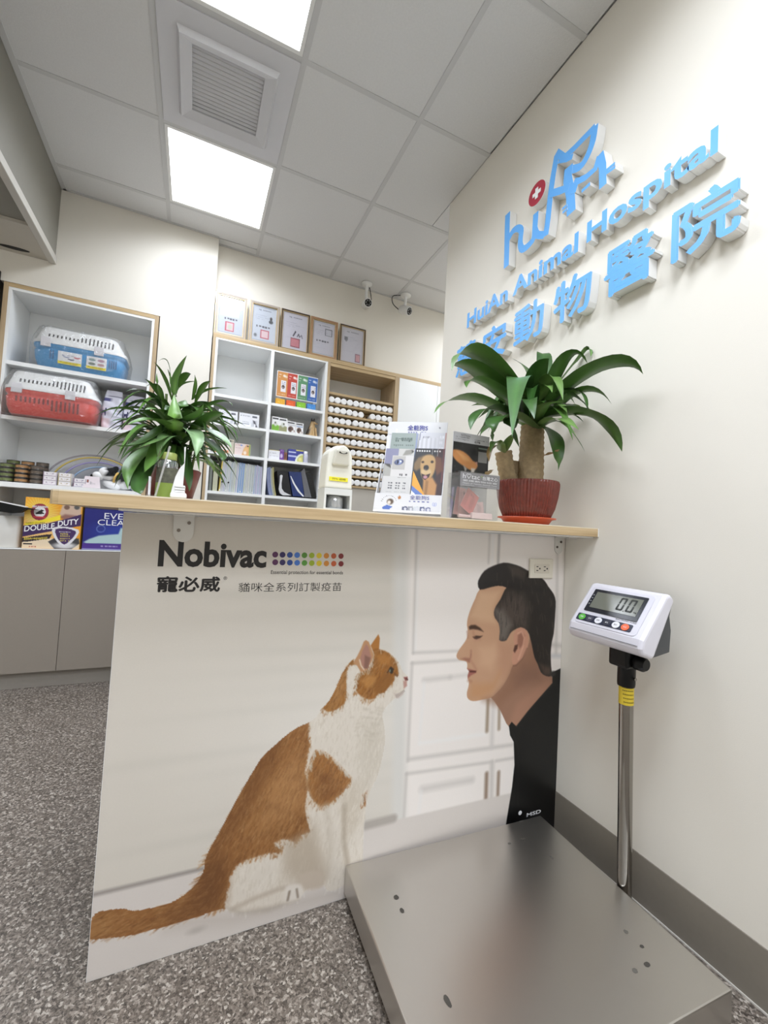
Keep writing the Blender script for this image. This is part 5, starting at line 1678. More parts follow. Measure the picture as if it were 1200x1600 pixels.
c3.rect(0, 0.34, 0.24, 0.60, (176, 174, 168))
c3.poly([(0.0, 0.33), (0.2, 0.34), (0.24, 0.42), (0.1, 0.38)], (72, 70, 66), 0.02)
c3.rect(0.26, 0.15, 1, 0.6, (218, 215, 213))
c3.rect(0.27, 0.16, 0.72, 0.45, (188, 184, 180))
c3.ell(0.5, 0.29, 0.16, 0.062, (70, 78, 112), 0.15, rot=-0.1)
c3.ell(0.5, 0.29, 0.10, 0.05, (150, 164, 206), 0.3)
c3.ell(0.46, 0.29, 0.04, 0.045, (40, 44, 70), 0.2)
c3.ell(0.56, 0.275, 0.03, 0.02, (240, 242, 250), 0.3)
c3.script(0.55, 0.84, 0.56, 0.05, (70, 68, 70), 4)
c3.script(0.52, 0.84, 0.62, 0.015, (90, 88, 90), 10)
for k in range(3):
    for j in range(3):
        c3.script(0.20 + k * 0.26, 0.38 + k * 0.26 - (0.08 if k == 2 else 0), 0.74 + j * 0.055, 0.032, (70, 72, 78), 2)
    c3.script(0.16 + k * 0.26, 0.36 + k * 0.26, 0.92, 0.012, (140, 140, 144), 8)
c3.a *= 0.93
brochure('white leaflet with a large eye at the lower left of the stand', (0.055, 0.505, 0.162, 0.655, 0.012), c3)
c4 = unit(72, 110, (40, 40, 42))
c4.rect(0.75, 0, 1, 1, (58, 34, 34))
c4.rect(0.93, 0, 1, 0.7, (96, 52, 52))
c4.poly([(0.7, 0.15), (0.9, 0.2), (0.98, 0.45), (0.8, 0.55), (0.7, 0.4)], (104, 62, 40), 0.04)
c4.poly([(0.0, 0.32), (0.12, 0.2), (0.3, 0.15), (0.28, 0.4), (0.1, 0.48), (0.0, 0.44)], (122, 98, 66), 0.04)
c4.poly([(0.28, 0.18), (0.42, 0.13), (0.6, 0.14), (0.7, 0.22), (0.72, 0.36), (0.7, 0.5), (0.6, 0.62), (0.45, 0.68), (0.32, 0.62), (0.24, 0.48), (0.22, 0.32)], (184, 148, 98), 0.03, sm=2)
c4.poly([(0.36, 0.62), (0.66, 0.6), (0.82, 0.75), (0.8, 1.0), (0.38, 1.0)], (182, 134, 84), 0.04)
c4.poly([(0.44, 0.66), (0.54, 0.68), (0.52, 1.0), (0.44, 1.0)], (132, 96, 58), 0.03, 0.7)
c4.ell(0.29, 0.29, 0.045, 0.025, (62, 44, 32), 0.3)
c4.ell(0.60, 0.28, 0.05, 0.028, (50, 34, 26), 0.3)
c4.poly([(0.34, 0.37), (0.44, 0.35), (0.5, 0.38), (0.5, 0.44), (0.42, 0.47), (0.34, 0.44)], (40, 34, 34), 0.01, sm=2)
c4.ell(0.36, 0.5, 0.1, 0.06, (204, 180, 140), 0.4, 0.7)
c4.ell(0.52, 0.5, 0.08, 0.06, (204, 180, 140), 0.4, 0.7)
c4.poly([(0.28, 0.53), (0.42, 0.56), (0.58, 0.52), (0.54, 0.6), (0.42, 0.66), (0.32, 0.62)], (52, 34, 34), 0.01)
c4.ell(0.42, 0.6, 0.07, 0.035, (182, 132, 142), 0.3)
c4.poly([(0, 0.48), (0.48, 1.0), (0.0, 0.8)], (222, 160, 62))
c4.poly([(0, 0.78), (0.48, 1.0), (0.2, 1.0), (0, 0.88)], (96, 122, 184))
c4.poly([(0, 0.88), (0.22, 1.0), (0.0, 1.0)], (240, 240, 244))
for k in range(6):
    c4.ell(0.07 + k * 0.082, 0.055, 0.025, 0.018, (230, 228, 226), 0.3)
for k in range(3):
    c4.ell(0.66 + k * 0.085, 0.055, 0.025, 0.018, (222, 218, 216), 0.3)
c4.rect(0.57, 0.0, 0.59, 0.12, (150, 146, 146))
c4.rect(0.75, 0.0, 0.77, 0.16, (150, 146, 146))
brochure('dark leaflet with a golden retriever at the lower right of the stand', (0.52, 0.982, 0.162, 0.665, 0.012), c4)

# ---- clear donation box with banknotes, flyer behind
YF0 = 1.085
X0, X1 = P(716, 808, Y=YF0).x, P(778, 811, Y=YF0).x
YB0 = X0 / P(697.5, 800, Y=1.0).x
HB = P(747, 740, Y=YF0).z
db = thing('donation_box', 'clear acrylic donation box with grey header and banknotes inside', 'donation box', ((X0 + X1) / 2, (YF0 + YB0) / 2, ZT))
Z0b = ZT + 0.0005
th = 0.003
for nm, bx in (('front_pane', (X0, X1, YF0, YF0 + th, Z0b, HB)), ('back_pane', (X0, X1, YB0 - th, YB0, Z0b, HB)), ('side_pane', (X0, X0 + th, YF0 + th, YB0 - th, Z0b, HB)), ('side_pane', (X1 - th, X1, YF0 + th, YB0 - th, Z0b, HB)), ('base_pane', (X0 + th, X1 - th, YF0 + th, YB0 - th, Z0b, Z0b + th)), ('lid_pane', (X0, X1, YF0, YB0, HB, HB + th))):
    MB().box(*bx).build(nm, M_ACRYL, db)
g = unit(72, 24, (142, 140, 142))
g.script(0.06, 0.38, 0.92, 0.05, (200, 200, 202), 14)
g.script(0.46, 0.92, 0.92, 0.05, (200, 200, 202), 20)
g.ell(0.53, 0.2, 0.02, 0.05, (150, 180, 110), 0.3)
HH = (HB - Z0b) * 0.30
gs = sheet('header_card', db, g, (X0, YF0, HB), (X1 - X0, 0, 0), (0, 0, -HH), lift=0.0006)
Wd = X1 - X0
text(gs, 'h♡tac', (X0 + Wd * 0.06, YF0 - 0.0006, HB - HH * 0.45), (Wd * 0.42, 0, 0), (0, 0, HH * 0.36), M_WINK, bold=0.0)
text(gs, '台灣之心', (X0 + Wd * 0.55, YF0 - 0.0006, HB - HH * 0.45), (Wd * 0.39, 0, 0), (0, 0, HH * 0.30), M_WINK, bold=0.015)
text(gs, 'Heart of Taiwan Animal Care', (X0 + Wd * 0.06, YF0 - 0.0006, HB - HH * 0.82), (Wd * 0.86, 0, 0), (0, 0, HH * 0.09), M_WINK, bold=0.0)
text(gs, '愛護動物協會', (X0 + Wd * 0.06, YF0 - 0.0006, HB - HH * 0.66), (Wd * 0.88, 0, 0), (0, 0, HH * 0.13), M_WINK, bold=0.0)
NC = [((206, 122, 116), 'folded red banknote leaning in the clear donation box'), ((226, 178, 172), 'pale pink banknote at the left of the clear donation box'), ((222, 190, 186), 'pink hundred banknote fanned to the right in the donation box'), ((196, 186, 214), 'lilac banknote standing at the left side of the donation box')]


def note(lbl, col, pts, y, nm='banknote'):
    """bent paper note: four front corners in box units"""
    q = [Vector((X0 + th + (Wd - 2 * th) * a, y + dy, Z0b + th + 0.0006 + (HB - HH - Z0b - th) * b)) for a, b, dy in pts]
    cvs = unit(18, 12, col)
    dk = tuple(int(x * 0.85) for x in col)
    cvs.rect(0.05, 0.1, 0.35, 0.9, dk, 0.5)
    cvs.ell(0.68, 0.5, 0.16, 0.32, dk, 0.3, 0.7)
    cvs.script(0.4, 0.6, 0.2, 0.12, tuple(int(x * 0.7) for x in col), 4)
    t = thing(nm, lbl, 'banknote', tuple(sum(q, Vector()) / 4), group='notes in the donation box')
    m = MB()
    m.quadbox(q[0], q[1], q[2], q[3], (0, 0.0008, 0))
    m.build('paper', M_PAPER, t)
    sheet('printed_face', t, cvs, q[3], q[1] - q[0], q[0] - q[3], lift=0.0005)
    return t


yN = YF0 + 0.02
note(NC[1][1], NC[1][0], [(0.02, 0.12, 0.02), (0.5, 0.02, 0.02), (0.62, 0.92, 0.03), (0.14, 1.02, 0.03)], yN)
note(NC[0][1], NC[0][0], [(0.10, 0.40, 0), (0.40, 0.10, 0), (0.62, 0.75, 0.006), (0.32, 1.0, 0.006)], yN)
note(NC[2][1], NC[2][0], [(0.42, 0.10, 0.01), (0.80, 0.16, 0.01), (0.76, 0.58, 0.016), (0.40, 0.52, 0.016)], yN)
nb = MB()
xs = X0 + th + 0.004
t = thing('banknote', NC[3][1], 'banknote', (xs, (YF0 + YB0) / 2, Z0b), group='notes in the donation box')
MB().quadbox((xs, YF0 + 0.05, Z0b + th + 0.001), (xs, YB0 - 0.006, Z0b + th + 0.001), (xs + 0.006, YB0 - 0.006, HB - HH), (xs + 0.006, YF0 + 0.05, HB - HH), (0.0008, 0, 0)).build('paper', mat('lilac_note', (198, 188, 214), 0.6, noise=(80, 0.2)), t)
tb = MB().box(X0 + Wd * 0.36, X0 + Wd * 0.88, YF0 + 0.005, YF0 + 0.017, Z0b + th + 0.0004, Z0b + th + 0.020).build('receipt_bundle', mat('pink_paper', (238, 214, 212), 0.6, noise=(120, 0.06)), None, bevel=0.002)
tag(tb, 'small pale pink paper bundle at the bottom of the donation box', 'paper bundle')
tb2 = MB().tube([(X0 + Wd * 0.05, YF0 + 0.012, Z0b + th + 0.0065), (X0 + Wd * 0.33, YF0 + 0.012, Z0b + th + 0.0065)], 0.0055, 12).build('rolled_note', mat('pink_roll', (232, 200, 196), 0.6, noise=(120, 0.1)), None)
tag(tb2, 'rolled pink note lying at the bottom left of the donation box', 'banknote')
# flyer
fl = unit(60, 80, (30, 30, 30))
fl.rect(0, 0, 1, 0.185, (206, 206, 210))
fl.script(0.05, 0.45, 0.09, 0.02, (90, 90, 94), 12)
fl.script(0.05, 0.42, 0.13, 0.02, (110, 110, 114), 12)
fl.script(0.58, 0.95, 0.1, 0.02, (90, 90, 94), 12)
rgf = np.random.default_rng(5)
for k in range(60):
    fl.ell(rgf.uniform(0, 1), rgf.uniform(0.2, 0.85), rgf.uniform(0.01, 0.04), rgf.uniform(0.01, 0.03), (rgf.integers(30, 70),) * 3, 0.6, 0.6)
fl.poly([(-0.05, 0.36), (0.1, 0.33), (0.28, 0.35), (0.45, 0.42), (0.56, 0.50), (0.66, 0.52), (0.7, 0.58), (0.64, 0.66), (0.52, 0.68), (0.42, 0.66), (0.3, 0.62), (0.12, 0.55), (0.0, 0.46)], (214, 146, 84), 0.02, sm=2)
fl.poly([(0.1, 0.36), (0.4, 0.44), (0.5, 0.52), (0.3, 0.52)], (232, 176, 118), 0.03, 0.7)
fl.poly([(0.52, 0.64), (0.64, 0.64), (0.6, 0.72), (0.52, 0.74)], (226, 216, 206), 0.02)
fl.poly([(0.62, 0.53), (0.69, 0.50), (0.68, 0.58)], (206, 150, 130), 0.01)
fl.poly([(0.3, 0.6), (0.4, 0.66), (0.36, 0.74)], (180, 172, 166), 0.02)
fl.rect(0.70, 0.24, 0.96, 0.265, (120, 136, 128))
fl.rect(0.70, 0.31, 0.96, 0.51, (150, 150, 150))
fl.ell(0.15, 0.95, 0.25, 0.12, (196, 190, 188), 0.3)
fx0, fx1 = P(706, 740, Y=YB0 + 0.004).x, P(762, 740, Y=YB0 + 0.004).x
fz1, fz0 = P(735, 678, Y=YB0 + 0.004).z, ZT + 0.001
t = thing('flyer', 'dark flyer with an orange cat standing behind the donation box', 'flyer', ((fx0 + fx1) / 2, YB0 + 0.006, ZT))
MB().box(fx0, fx1, YB0 + 0.0042, YB0 + 0.007, fz0, fz1).build('card', M_PAPER, t)
Hf = P(735, 752, Y=YB0 + 0.004).z
fs_ = sheet('printed_face', t, fl, (fx0, YB0 + 0.004, fz1), (fx1 - fx0, 0, 0), (0, 0, Hf - fz1 - 0.02), lift=0.0004)
text(fs_, 'h♡tac', (fx0 + (fx1 - fx0) * 0.2, YB0 + 0.0035, fz1 - 0.012), ((fx1 - fx0) * 0.26, 0, 0), (0, 0, 0.008), M_GREYINK, bold=0.0)
text(fs_, '078', (fx0 + (fx1 - fx0) * 0.58, YB0 + 0.0035, fz1 - 0.029), ((fx1 - fx0) * 0.16, 0, 0), (0, 0, 0.007), M_INK, bold=0.01)

# ================================================================== LEFT CABINET
lc = thing('shelf_cabinet', 'tall oak-edged cabinet holding the pet carriers', 'cabinet', (-0.72, YB + 0.15, 0))
LX0, LX1, LZ = -1.136, -0.306, 2.466
BK = YB + 0.33


def lpart(nm, bx, m):
    return MB().box(*bx).build(nm, m, lc)


lpart('side_panel', (LX0, LX0 + 0.024, YB - 0.004, BK, 0.85, LZ), WOODZ)
lpart('side_panel', (LX1 - 0.024, LX1, YB - 0.004, BK, 0.85, LZ), WOODZ)
lpart('top_panel', (LX0 + 0.024, LX1 - 0.024, YB - 0.004, BK, LZ - 0.024, LZ), WOODX)
lpart('lining', (LX0 + 0.0242, LX0 + 0.04, YB - 0.002, BK - 0.02, 0.876, LZ - 0.041), M_WHITE)
lpart('lining', (LX1 - 0.04, LX1 - 0.0242, YB - 0.002, BK - 0.02, 0.876, LZ - 0.041), M_WHITE)
lpart('lining', (LX0 + 0.0242, LX1 - 0.0242, YB - 0.002, BK - 0.02, LZ - 0.04, LZ - 0.0242), M_WHITE)
lpart('back_panel', (LX0 + 0.024, LX1 - 0.024, BK - 0.018, BK, 0.85, LZ - 0.024), M_WHITE)
S1, S2z, S3 = 1.995, 1.66, 1.257
for z in (S1, S2z):
    lpart('shelf', (LX0 + 0.0405, LX1 - 0.0405, YB + 0.004, BK - 0.0185, z - 0.024, z), M_WHITE)
lpart('shelf', (LX0 + 0.0405, LX1 - 0.0405, YB - 0.002, BK - 0.0185, S3 - 0.03, S3), M_WHITE)
lpart('worktop', (LX0 + 0.0242, LX1 - 0.0242, YB - 0.004, BK - 0.0185, 0.852, 0.858), M_WHITE)
lpart('carcass', (LX0, LX1, YB + 0.018, BK, 0.1, 0.8515), M_DOORG)
lpart('toe_kick', (LX0, LX1, YB + 0.035, YB + 0.05, 0.0, 0.0995), mat('toe_kick_grey', (150, 144, 135), 0.55, noise=(60, 0.03)))
lpart('door', (LX0, -0.718, YB - 0.004, YB + 0.0175, 0.104, 0.850), M_DOORG)
lpart('door', (-0.715, LX1, YB - 0.004, YB + 0.0175, 0.104, 0.850), M_DOORG)
# low cabinet going on behind the counter
lc2 = thing('low_cabinet', 'grey low cabinet mostly hidden behind the counter', 'cabinet', (-0.13, YB + 0.1, 0))
MB().box(LX1 + 0.004, 0.03, YB - 0.16, YB - 0.001, 0.1, 0.85).build('body', M_DOORG, lc2)
MB().box(LX1 + 0.004, 0.03, YB - 0.12, YB - 0.001, 0.0, 0.0995).build('toe_kick', MATS['toe_kick_grey'], lc2)

# ---- pet carriers in clear wrap


def carrier(label, cx, y0, z0, w, h, colr, stickers):
    t = thing('pet_carrier', label, 'pet carrier', (cx, y0 + 0.14, z0), group='wrapped pet carriers on the left shelves')
    hw, hd, cy = w / 2, 0.135, y0 + 0.14
    zm = z0 + h * 0.56
    rs = [rrect(hw * 0.86, hd * 0.82, 0.05, z0 + 0.004, cx, cy), rrect(hw * 0.91, hd * 0.88, 0.06, z0 + 0.016, cx, cy), rrect(hw * 0.96, hd * 0.93, 0.06, z0 + h * 0.2, cx, cy), rrect(hw * 0.985, hd * 0.96, 0.06, z0 + h * 0.40, cx, cy),
          rrect(hw * 0.95, hd * 0.93, 0.06, z0 + h * 0.43, cx, cy), rrect(hw * 0.97, hd * 0.95, 0.06, z0 + h * 0.46, cx, cy), rrect(hw, hd * 0.985, 0.06, z0 + h * 0.50, cx, cy), rrect(hw, hd * 0.985, 0.06, zm - 0.001, cx, cy)]
    MB().rings(rs).build('tub', colr, t)
    rs = [rrect(hw * 1.012, hd, 0.06, zm, cx, cy), rrect(hw * 1.012, hd, 0.06, zm + 0.018, cx, cy), rrect(hw * 0.97, hd * 0.96, 0.06, zm + 0.022, cx, cy), rrect(hw * 0.84, hd * 0.78, 0.055, z0 + h * 0.93, cx - hw * 0.05, cy),
          rrect(hw * 0.80, hd * 0.72, 0.05, z0 + h * 0.985, cx - hw * 0.05, cy), rrect(hw * 0.72, hd * 0.62, 0.05, z0 + h, cx - hw * 0.05, cy)]
    MB().rings(rs).build('lid', M_WHITEP, t)

    def front(xf, zf):
        # point on the sloped lid front
        s = (zf - (zm + 0.022)) / (z0 + h * 0.93 - zm - 0.022)
        return Vector((cx + xf, cy - (hd * 0.96 + (hd * 0.78 - hd * 0.96) * s) - 0.001, zf))
    sl = MB()
    for k in range(17):
        xf = -hw * 0.66 + k * hw * 1.36 / 16
        hi = z0 + h * (0.80 if k < 8 else 0.86 if k < 10 else 0.875)
        if k >= 13:
            hi = z0 + h * 0.86
        lo = zm + 0.034 + (0.01 if k < 10 else 0)
        a, b = front(xf, lo), front(xf, hi)
        sl.add([a + Vector((-0.0042, 0, 0)), a + Vector((0.0042, 0, 0)), b + Vector((0.0042, 0, 0)), b + Vector((-0.0042, 0, 0))], [(0, 1, 2, 3)])
    sl.build('vent_slots', mat('slot_dark', (62, 58, 58), 0.7, noise=(40, 0.1)), t, kind='stuff')
    for s in (-0.70, 0.42):
        x = cx + s * hw
        MB().quadbox((x - 0.026, cy - hd - 0.002, zm - 0.026), (x + 0.026, cy - hd - 0.002, zm - 0.026), (x + 0.026, cy - hd - 0.004, zm + 0.03), (x - 0.026, cy - hd - 0.004, zm + 0.03), (0, -0.006, 0)).build('latch', mat('latch_grey', (218, 216, 220), 0.35, noise=(20, 0.02)), t, bevel=0.002, clean=True)
    if not stickers:
        sl = MB()
        for k in range(15):
            xf = -hw * 0.7 + k * hw * 1.3 / 14
            zl, zh = z0 + h * (0.28 if k < 8 else 0.16), z0 + h * 0.40
            yv = cy - hd * 0.965
            sl.add([(cx + xf - 0.005, yv, zl), (cx + xf + 0.005, yv, zl), (cx + xf + 0.005, yv - 0.003, zh), (cx + xf - 0.005, yv - 0.003, zh)], [(0, 1, 2, 3)])
        sl.build('tub_slots', mat('slot_maroon', (128, 40, 34), 0.6, noise=(40, 0.1)), t, kind='stuff')
    else:
        for k, (xa, xb) in enumerate(((-0.44, 0.06), (0.16, 0.60))):
            c = unit(40, 34, (236, 236, 238))
            c.rect(0, 0.76, 1, 1, (238, 222, 40))
            c.script(0.08, 0.9, 0.84, 0.05, (150, 130, 20), 14)
            c.script(0.2, 0.8, 0.93, 0.05, (150, 130, 20), 10)
            if k == 0:
                for a, b, cl in ((0.3, 0.3, (110, 120, 150)), (0.55, 0.25, (200, 200, 206)), (0.8, 0.35, (200, 80, 90)), (0.55, 0.55, (80, 84, 110)), (0.35, 0.4, (150, 160, 190))):
                    c.ell(a, b, 0.13, 0.08, cl, 0.2)
                    c.ell(a, b - 0.06, 0.11, 0.05, (236, 236, 240), 0.2)
            else:
                for a, b, cl in ((0.27, 0.25, (140, 160, 160)), (0.72, 0.25, (180, 140, 160)), (0.27, 0.58, (120, 130, 120)), (0.72, 0.58, (190, 150, 150))):
                    c.ell(a, b, 0.17, 0.11, cl, 0.2)
            sheet('sticker', t, c, (cx + xa * hw, cy - hd * 0.975, z0 + h * 0.42), ((xb - xa) * hw, 0, 0), (0, hd * 0.04, -h * 0.30), lift=0.004)
        sl = MB()
        for k, xf in enumerate((-0.60, -0.54, 0.66, 0.71, 0.76, 0.81)):
            sl.add([(cx + xf * hw - 0.004, cy - hd * 0.962, z0 + h * 0.20), (cx + xf * hw + 0.004, cy - hd * 0.962, z0 + h * 0.20), (cx + xf * hw + 0.004, cy - hd * 0.985, z0 + h * 0.40), (cx + xf * hw - 0.004, cy - hd * 0.985, z0 + h * 0.40)], [(0, 1, 2, 3)])
        sl.build('tub_slots', mat('slot_navy', (52, 110, 160), 0.6, noise=(40, 0.1)), t, kind='stuff')
    # loose clear bag around it
    rw = random.Random(int(cx * 100))
    rs = []
    for z, kx, ky in ((0.002, 0.98, 0.95), (0.03, 1.03, 1.0), (0.3, 1.05, 1.04), (0.55, 1.06, 1.05), (0.75, 1.0, 0.98), (0.97, 0.92, 0.86), (1.015, 0.84, 0.74)):
        ring = rrect(hw * kx, hd * ky, 0.05, z0 + h * z, cx, cy, 6)
        rs.append([(p[0] + rw.uniform(-0.004, 0.004), p[1] - rw.uniform(0, 0.005), p[2] + (rw.uniform(-0.003, 0.003) if 0.01 < z < 1 else 0)) for p in ring])
    MB().rings(rs).build('plastic_bag', M_WRAP, t, label='clear crinkled plastic bag')
    return t


M_CBLUE = mat('carrier_blue', (66, 150, 206), 0.35, noise=(12, 0.03))
M_CRED = mat('carrier_red', (214, 62, 48), 0.35, noise=(12, 0.03))
carrier('blue-bottomed white pet carrier in clear wrap on the upper shelf', -0.735, YB - 0.005, S1 + 0.001, 0.50, 0.265, M_CBLUE, True)
carrier('red-bottomed white pet carrier in clear wrap on the second shelf', -0.842, YB - 0.085, S2z + 0.001, 0.468, 0.272, M_CRED, False)


# ---- pet food bags
def food_bag(label, cx, y0, z0, w, h):
    t = thing('food_bag', label, 'food bag', (cx, y0 + 0.05, z0), group='silver food bags beside the red carrier')
    cy = y0 + 0.055
    rs = []
    for s in np.linspace(0, 1, 44):
        f = 1 - s ** 3 * 0.9
        bul = 0.9 + 0.12 * math.sin(s * 3.14)
        ring = rrect(w / 2 * (0.98 + 0.04 * math.sin(s * 3)) * (1 - 0.28 * max(0, s - 0.55) ** 1.2 * 2), max(0.004, 0.05 * f * bul), 0.02 * f + 0.002, z0 + 0.001 + h * s, cx, cy + 0.01 * s, 5)
        ring = [q for i_, p in enumerate(ring) for q in [tuple(np.array(p) + (np.array(ring[(i_ + 1) % len(ring)]) - np.array(p)) * e_) for e_ in ((0, .25, .5, .75) if i_ % 6 == 5 else (0,))]]
        rs.append([(p[0], p[1] + 0.003 * math.sin(p[0] * 90 + s * 9) + 0.002 * math.sin(s * 31 + p[0] * 60), p[2]) for p in ring])

    def cf(co):
        q = WM[t] @ co
        u, v = (q.x - cx) / w + 0.5, (q.z - z0) / h
        c = (206, 205, 216)
        if 0.70 < v < 0.78 and 0.02 < u < 0.45:
            c = (74, 72, 118)
        elif 0.82 < v < 0.845 and u > 0.3:
            c = (96, 94, 118)
        elif 0.535 < v < 0.56 and u > 0.45:
            c = (84, 82, 108)
        elif 0.12 < v < 0.50 and u > 0.5 and int(v * 40) % 3 == 0:
            c = (176, 178, 196)
        elif v < 0.24 and u < 0.42:
            c = (214, 194, 200)
        return lin(np.array(c) / 255)
    MB().rings(rs).build('sack', col_mat('foil_sack', 0.3, 0.08, 50), t, colfn=cf)
    # printed dog figure
    dg = [(0.0, 0.0), (0.14, 0.0), (0.16, 0.3), (0.5, 0.36), (0.6, 0.0), (0.74, 0.0), (0.76, 0.5), (0.9, 0.85), (0.78, 1.0), (0.62, 0.95), (0.6, 0.7), (0.2, 0.62), (0.02, 0.75), (0.08, 0.5)]
    m = MB()
    m.prism(dg, lambda a, b, d: (cx - w * 0.46 + a * w * 0.26, d, z0 + h * (0.30 + 0.20 * b)), cy - 0.0585, cy - 0.0575)
    m.build('printed_dog', mat('navy_print', (44, 42, 84), 0.5, noise=(40, 0.1)), t)
    return t


food_bag('silver pet food bag standing right against the red carrier', -0.540, YB + 0.02, S2z + 0.0005, 0.115, 0.265)
food_bag('silver pet food bag half hidden by the bushy plant', -0.415, YB + 0.03, S2z + 0.0005, 0.125, 0.255)

# ---- flat round cans: three stacks in front, three behind
CAN = [((112, 122, 74), 'green-labelled'), ((170, 128, 84), 'orange-brown-labelled'), ((104, 92, 80), 'grey-brown-labelled')]
canm = {}


def can_proto(k):
    t = thing('food_can', None, 'can', (0, 0, -50))
    MB().lathe([(0.0325, 0.001), (0.0335, 0.003), (0.0335, 0.005), (0.0325, 0.0065), (0.0325, 0.0235), (0.0335, 0.025), (0.0335, 0.0275), (0.031, 0.028), (0.030, 0.0265)], (0, 0, -50), 28).build('tin', mat('tin_dark', (86, 82, 78), 0.3, metal=0.6, noise=(20, 0.1)), t)
    MB().lathe([(0.0328, 0.008), (0.0328, 0.0225)], (0, 0, -50), 28, cap=False).build('label_band', mat('can_label_%d' % k, CAN[k][0], 0.45, noise=(70, 0.45)), t)
    return t


STK = [(-1.058, -0.985, -0.910)]
for k in range(3):
    proto = can_proto(k)
    first = True
    for row, (yy, nh) in enumerate(((YB + 0.045, 4), (YB + 0.118, 5))):
        for j in range(nh):
            o = proto if first else copy_tree(proto)
            first = False
            x = STK[0][k] + (0.006 if row else 0)
            o.matrix_world = Matrix.Translation((x, yy, S3 + 0.0005 + j * 0.0285))
            o['category'] = 'can'
            o['group'] = 'stacked food cans on the lowest shelf'
            o['label'] = '%s flat can, %s from the bottom of the %s %s stack' % (CAN[k][1], NTH[j], ['left', 'middle', 'right'][k], ['front', 'rear'][row])


# ---- small cartons helper
def carton(name, label, cat, x0, x1, y0, dep, z0, h, cvs, side, group=None, parent=None, rz=0.0):
    """box with a printed front"""
    t = thing(name, label, cat, ((x0 + x1) / 2, y0 + dep / 2, z0), rz, group)
    fr = WM[t]
    w = x1 - x0
    MB().box(-w / 2, w / 2, -dep / 2, dep / 2, 0.0005, h).build('box', side, t, fr)
    if cvs is not None:
        sheet('front_print', t, cvs, (-w / 2, -dep / 2, h), (w, 0, 0), (0, 0, -(h - 0.0005)), lift=0.0005, fr=fr)
    return t


def tiny_box_print(c1, c2):
    c = unit(24, 12, (240, 236, 238))
    c.rect(0, 0, 0.06, 1, c1)
    c.rect(0.94, 0, 1, 1, c1)
    c.rect(0, 0.86, 1, 1, c2)
    c.script(0.2, 0.85, 0.4, 0.16, c2, 8)
    c.script(0.2, 0.7, 0.65, 0.10, c1, 8)
    return c


M_CARD = mat('carton_white', (232, 228, 228), 0.5, noise=(40, 0.02))
for si, (x0, n, c1_, c2_, nm) in enumerate(((-0.868, 3, (196, 176, 196), (150, 120, 150), 'lilac-edged'), (-0.792, 3, (196, 180, 130), (160, 140, 100), 'yellow-edged'), (-0.712, 2, (120, 84, 110), (110, 96, 140), 'plum-edged'))):
    for j in range(n):
        carton('medicine_box', '%s small white carton, %s from the bottom of its stack' % (nm, NTH[j]), 'box', x0, x0 + 0.068, YB + 0.012, 0.07, S3 + 0.0004 + j * 0.0272, 0.0268, tiny_box_print(c1_, c2_), M_CARD, 'small cartons beside the cans')

# ---- clear recovery collars with coloured rims, leaning at the back of the shelf
for k, (rad, rim, nm) in enumerate(((0.276, (176, 170, 176), 'grey'), (0.255, (222, 198, 110), 'yellow'), (0.215, (168, 160, 206), 'lavender'), (0.175, (150, 176, 206), 'pale blue'))):
    t = thing('recovery_collar', 'clear plastic pet recovery collar with %s rim behind the plush dog' % nm, 'pet collar', (-0.635 + 0.02 * k, YB + 0.2, S3), group='nested recovery collars on the lowest shelf')
    cx, yy = -0.635 + 0.018 * k, YB + 0.185 - 0.02 * k
    hgt = 0.245 / 0.285
    arc = [(cx + rad * math.cos(a), yy, S3 + 0.008 + rad * hgt * math.sin(a) * 0.95) for a in np.linspace(0.0, math.pi, 33)]
    inn = [(cx + rad * 0.45 * math.cos(a), yy + 0.045, S3 + 0.004 + rad * 0.30 * math.sin(a)) for a in np.linspace(0.0, math.pi, 33)]
    m = MB()
    m.rings([arc, inn], cap=False, closed=False)
    m.build('cone_sheet', clear_mat('cone_%d' % k, (250, 250, 252), 0.06, 0.15, milk=0.06), t)
    MB().tube(arc, 0.0055, 8).build('rim', mat('rim_%d' % k, rim, 0.4, noise=(40, 0.05)), t)

# ---- plush dog lying on the shelf, yellow collar, swing card
PW = (238, 238, 238)
pd = thing('plush_dog', 'black and white plush toy dog with yellow collar', 'plush toy', (-0.558, YB + 0.09, S3))
zb = S3 + 0.001


def blob(mb, c, r, n=14, m=10, rot=0.0):
    cx, cy, cz = c
    rs = []
    for i in range(m + 1):
        th_ = math.pi * i / m
        rs.append([(r[0] * math.sin(th_) * math.cos(2 * math.pi * j / n), r[1] * math.sin(th_) * math.sin(2 * math.pi * j / n), r[2] * -math.cos(th_)) for j in range(n)])
    q = Matrix.Rotation(rot, 3, 'Y')
    rs = [[tuple(q @ Vector(p) + Vector(c)) for p in ring] for ring in rs]
    return mb.rings(rs, cap=False)


def plush_col(co):
    q = WM[pd] @ co
    u = q.x + 0.496
    dark = u > 0.06 or (u > -0.01 and q.z > zb + 0.06)
    if u < -0.005 and q.z < zb + 0.11:
        dark = False
    if 0.03 < u and q.z < zb + 0.035:
        dark = False
    return lin(np.array((30, 30, 32) if dark else PW) / 255)


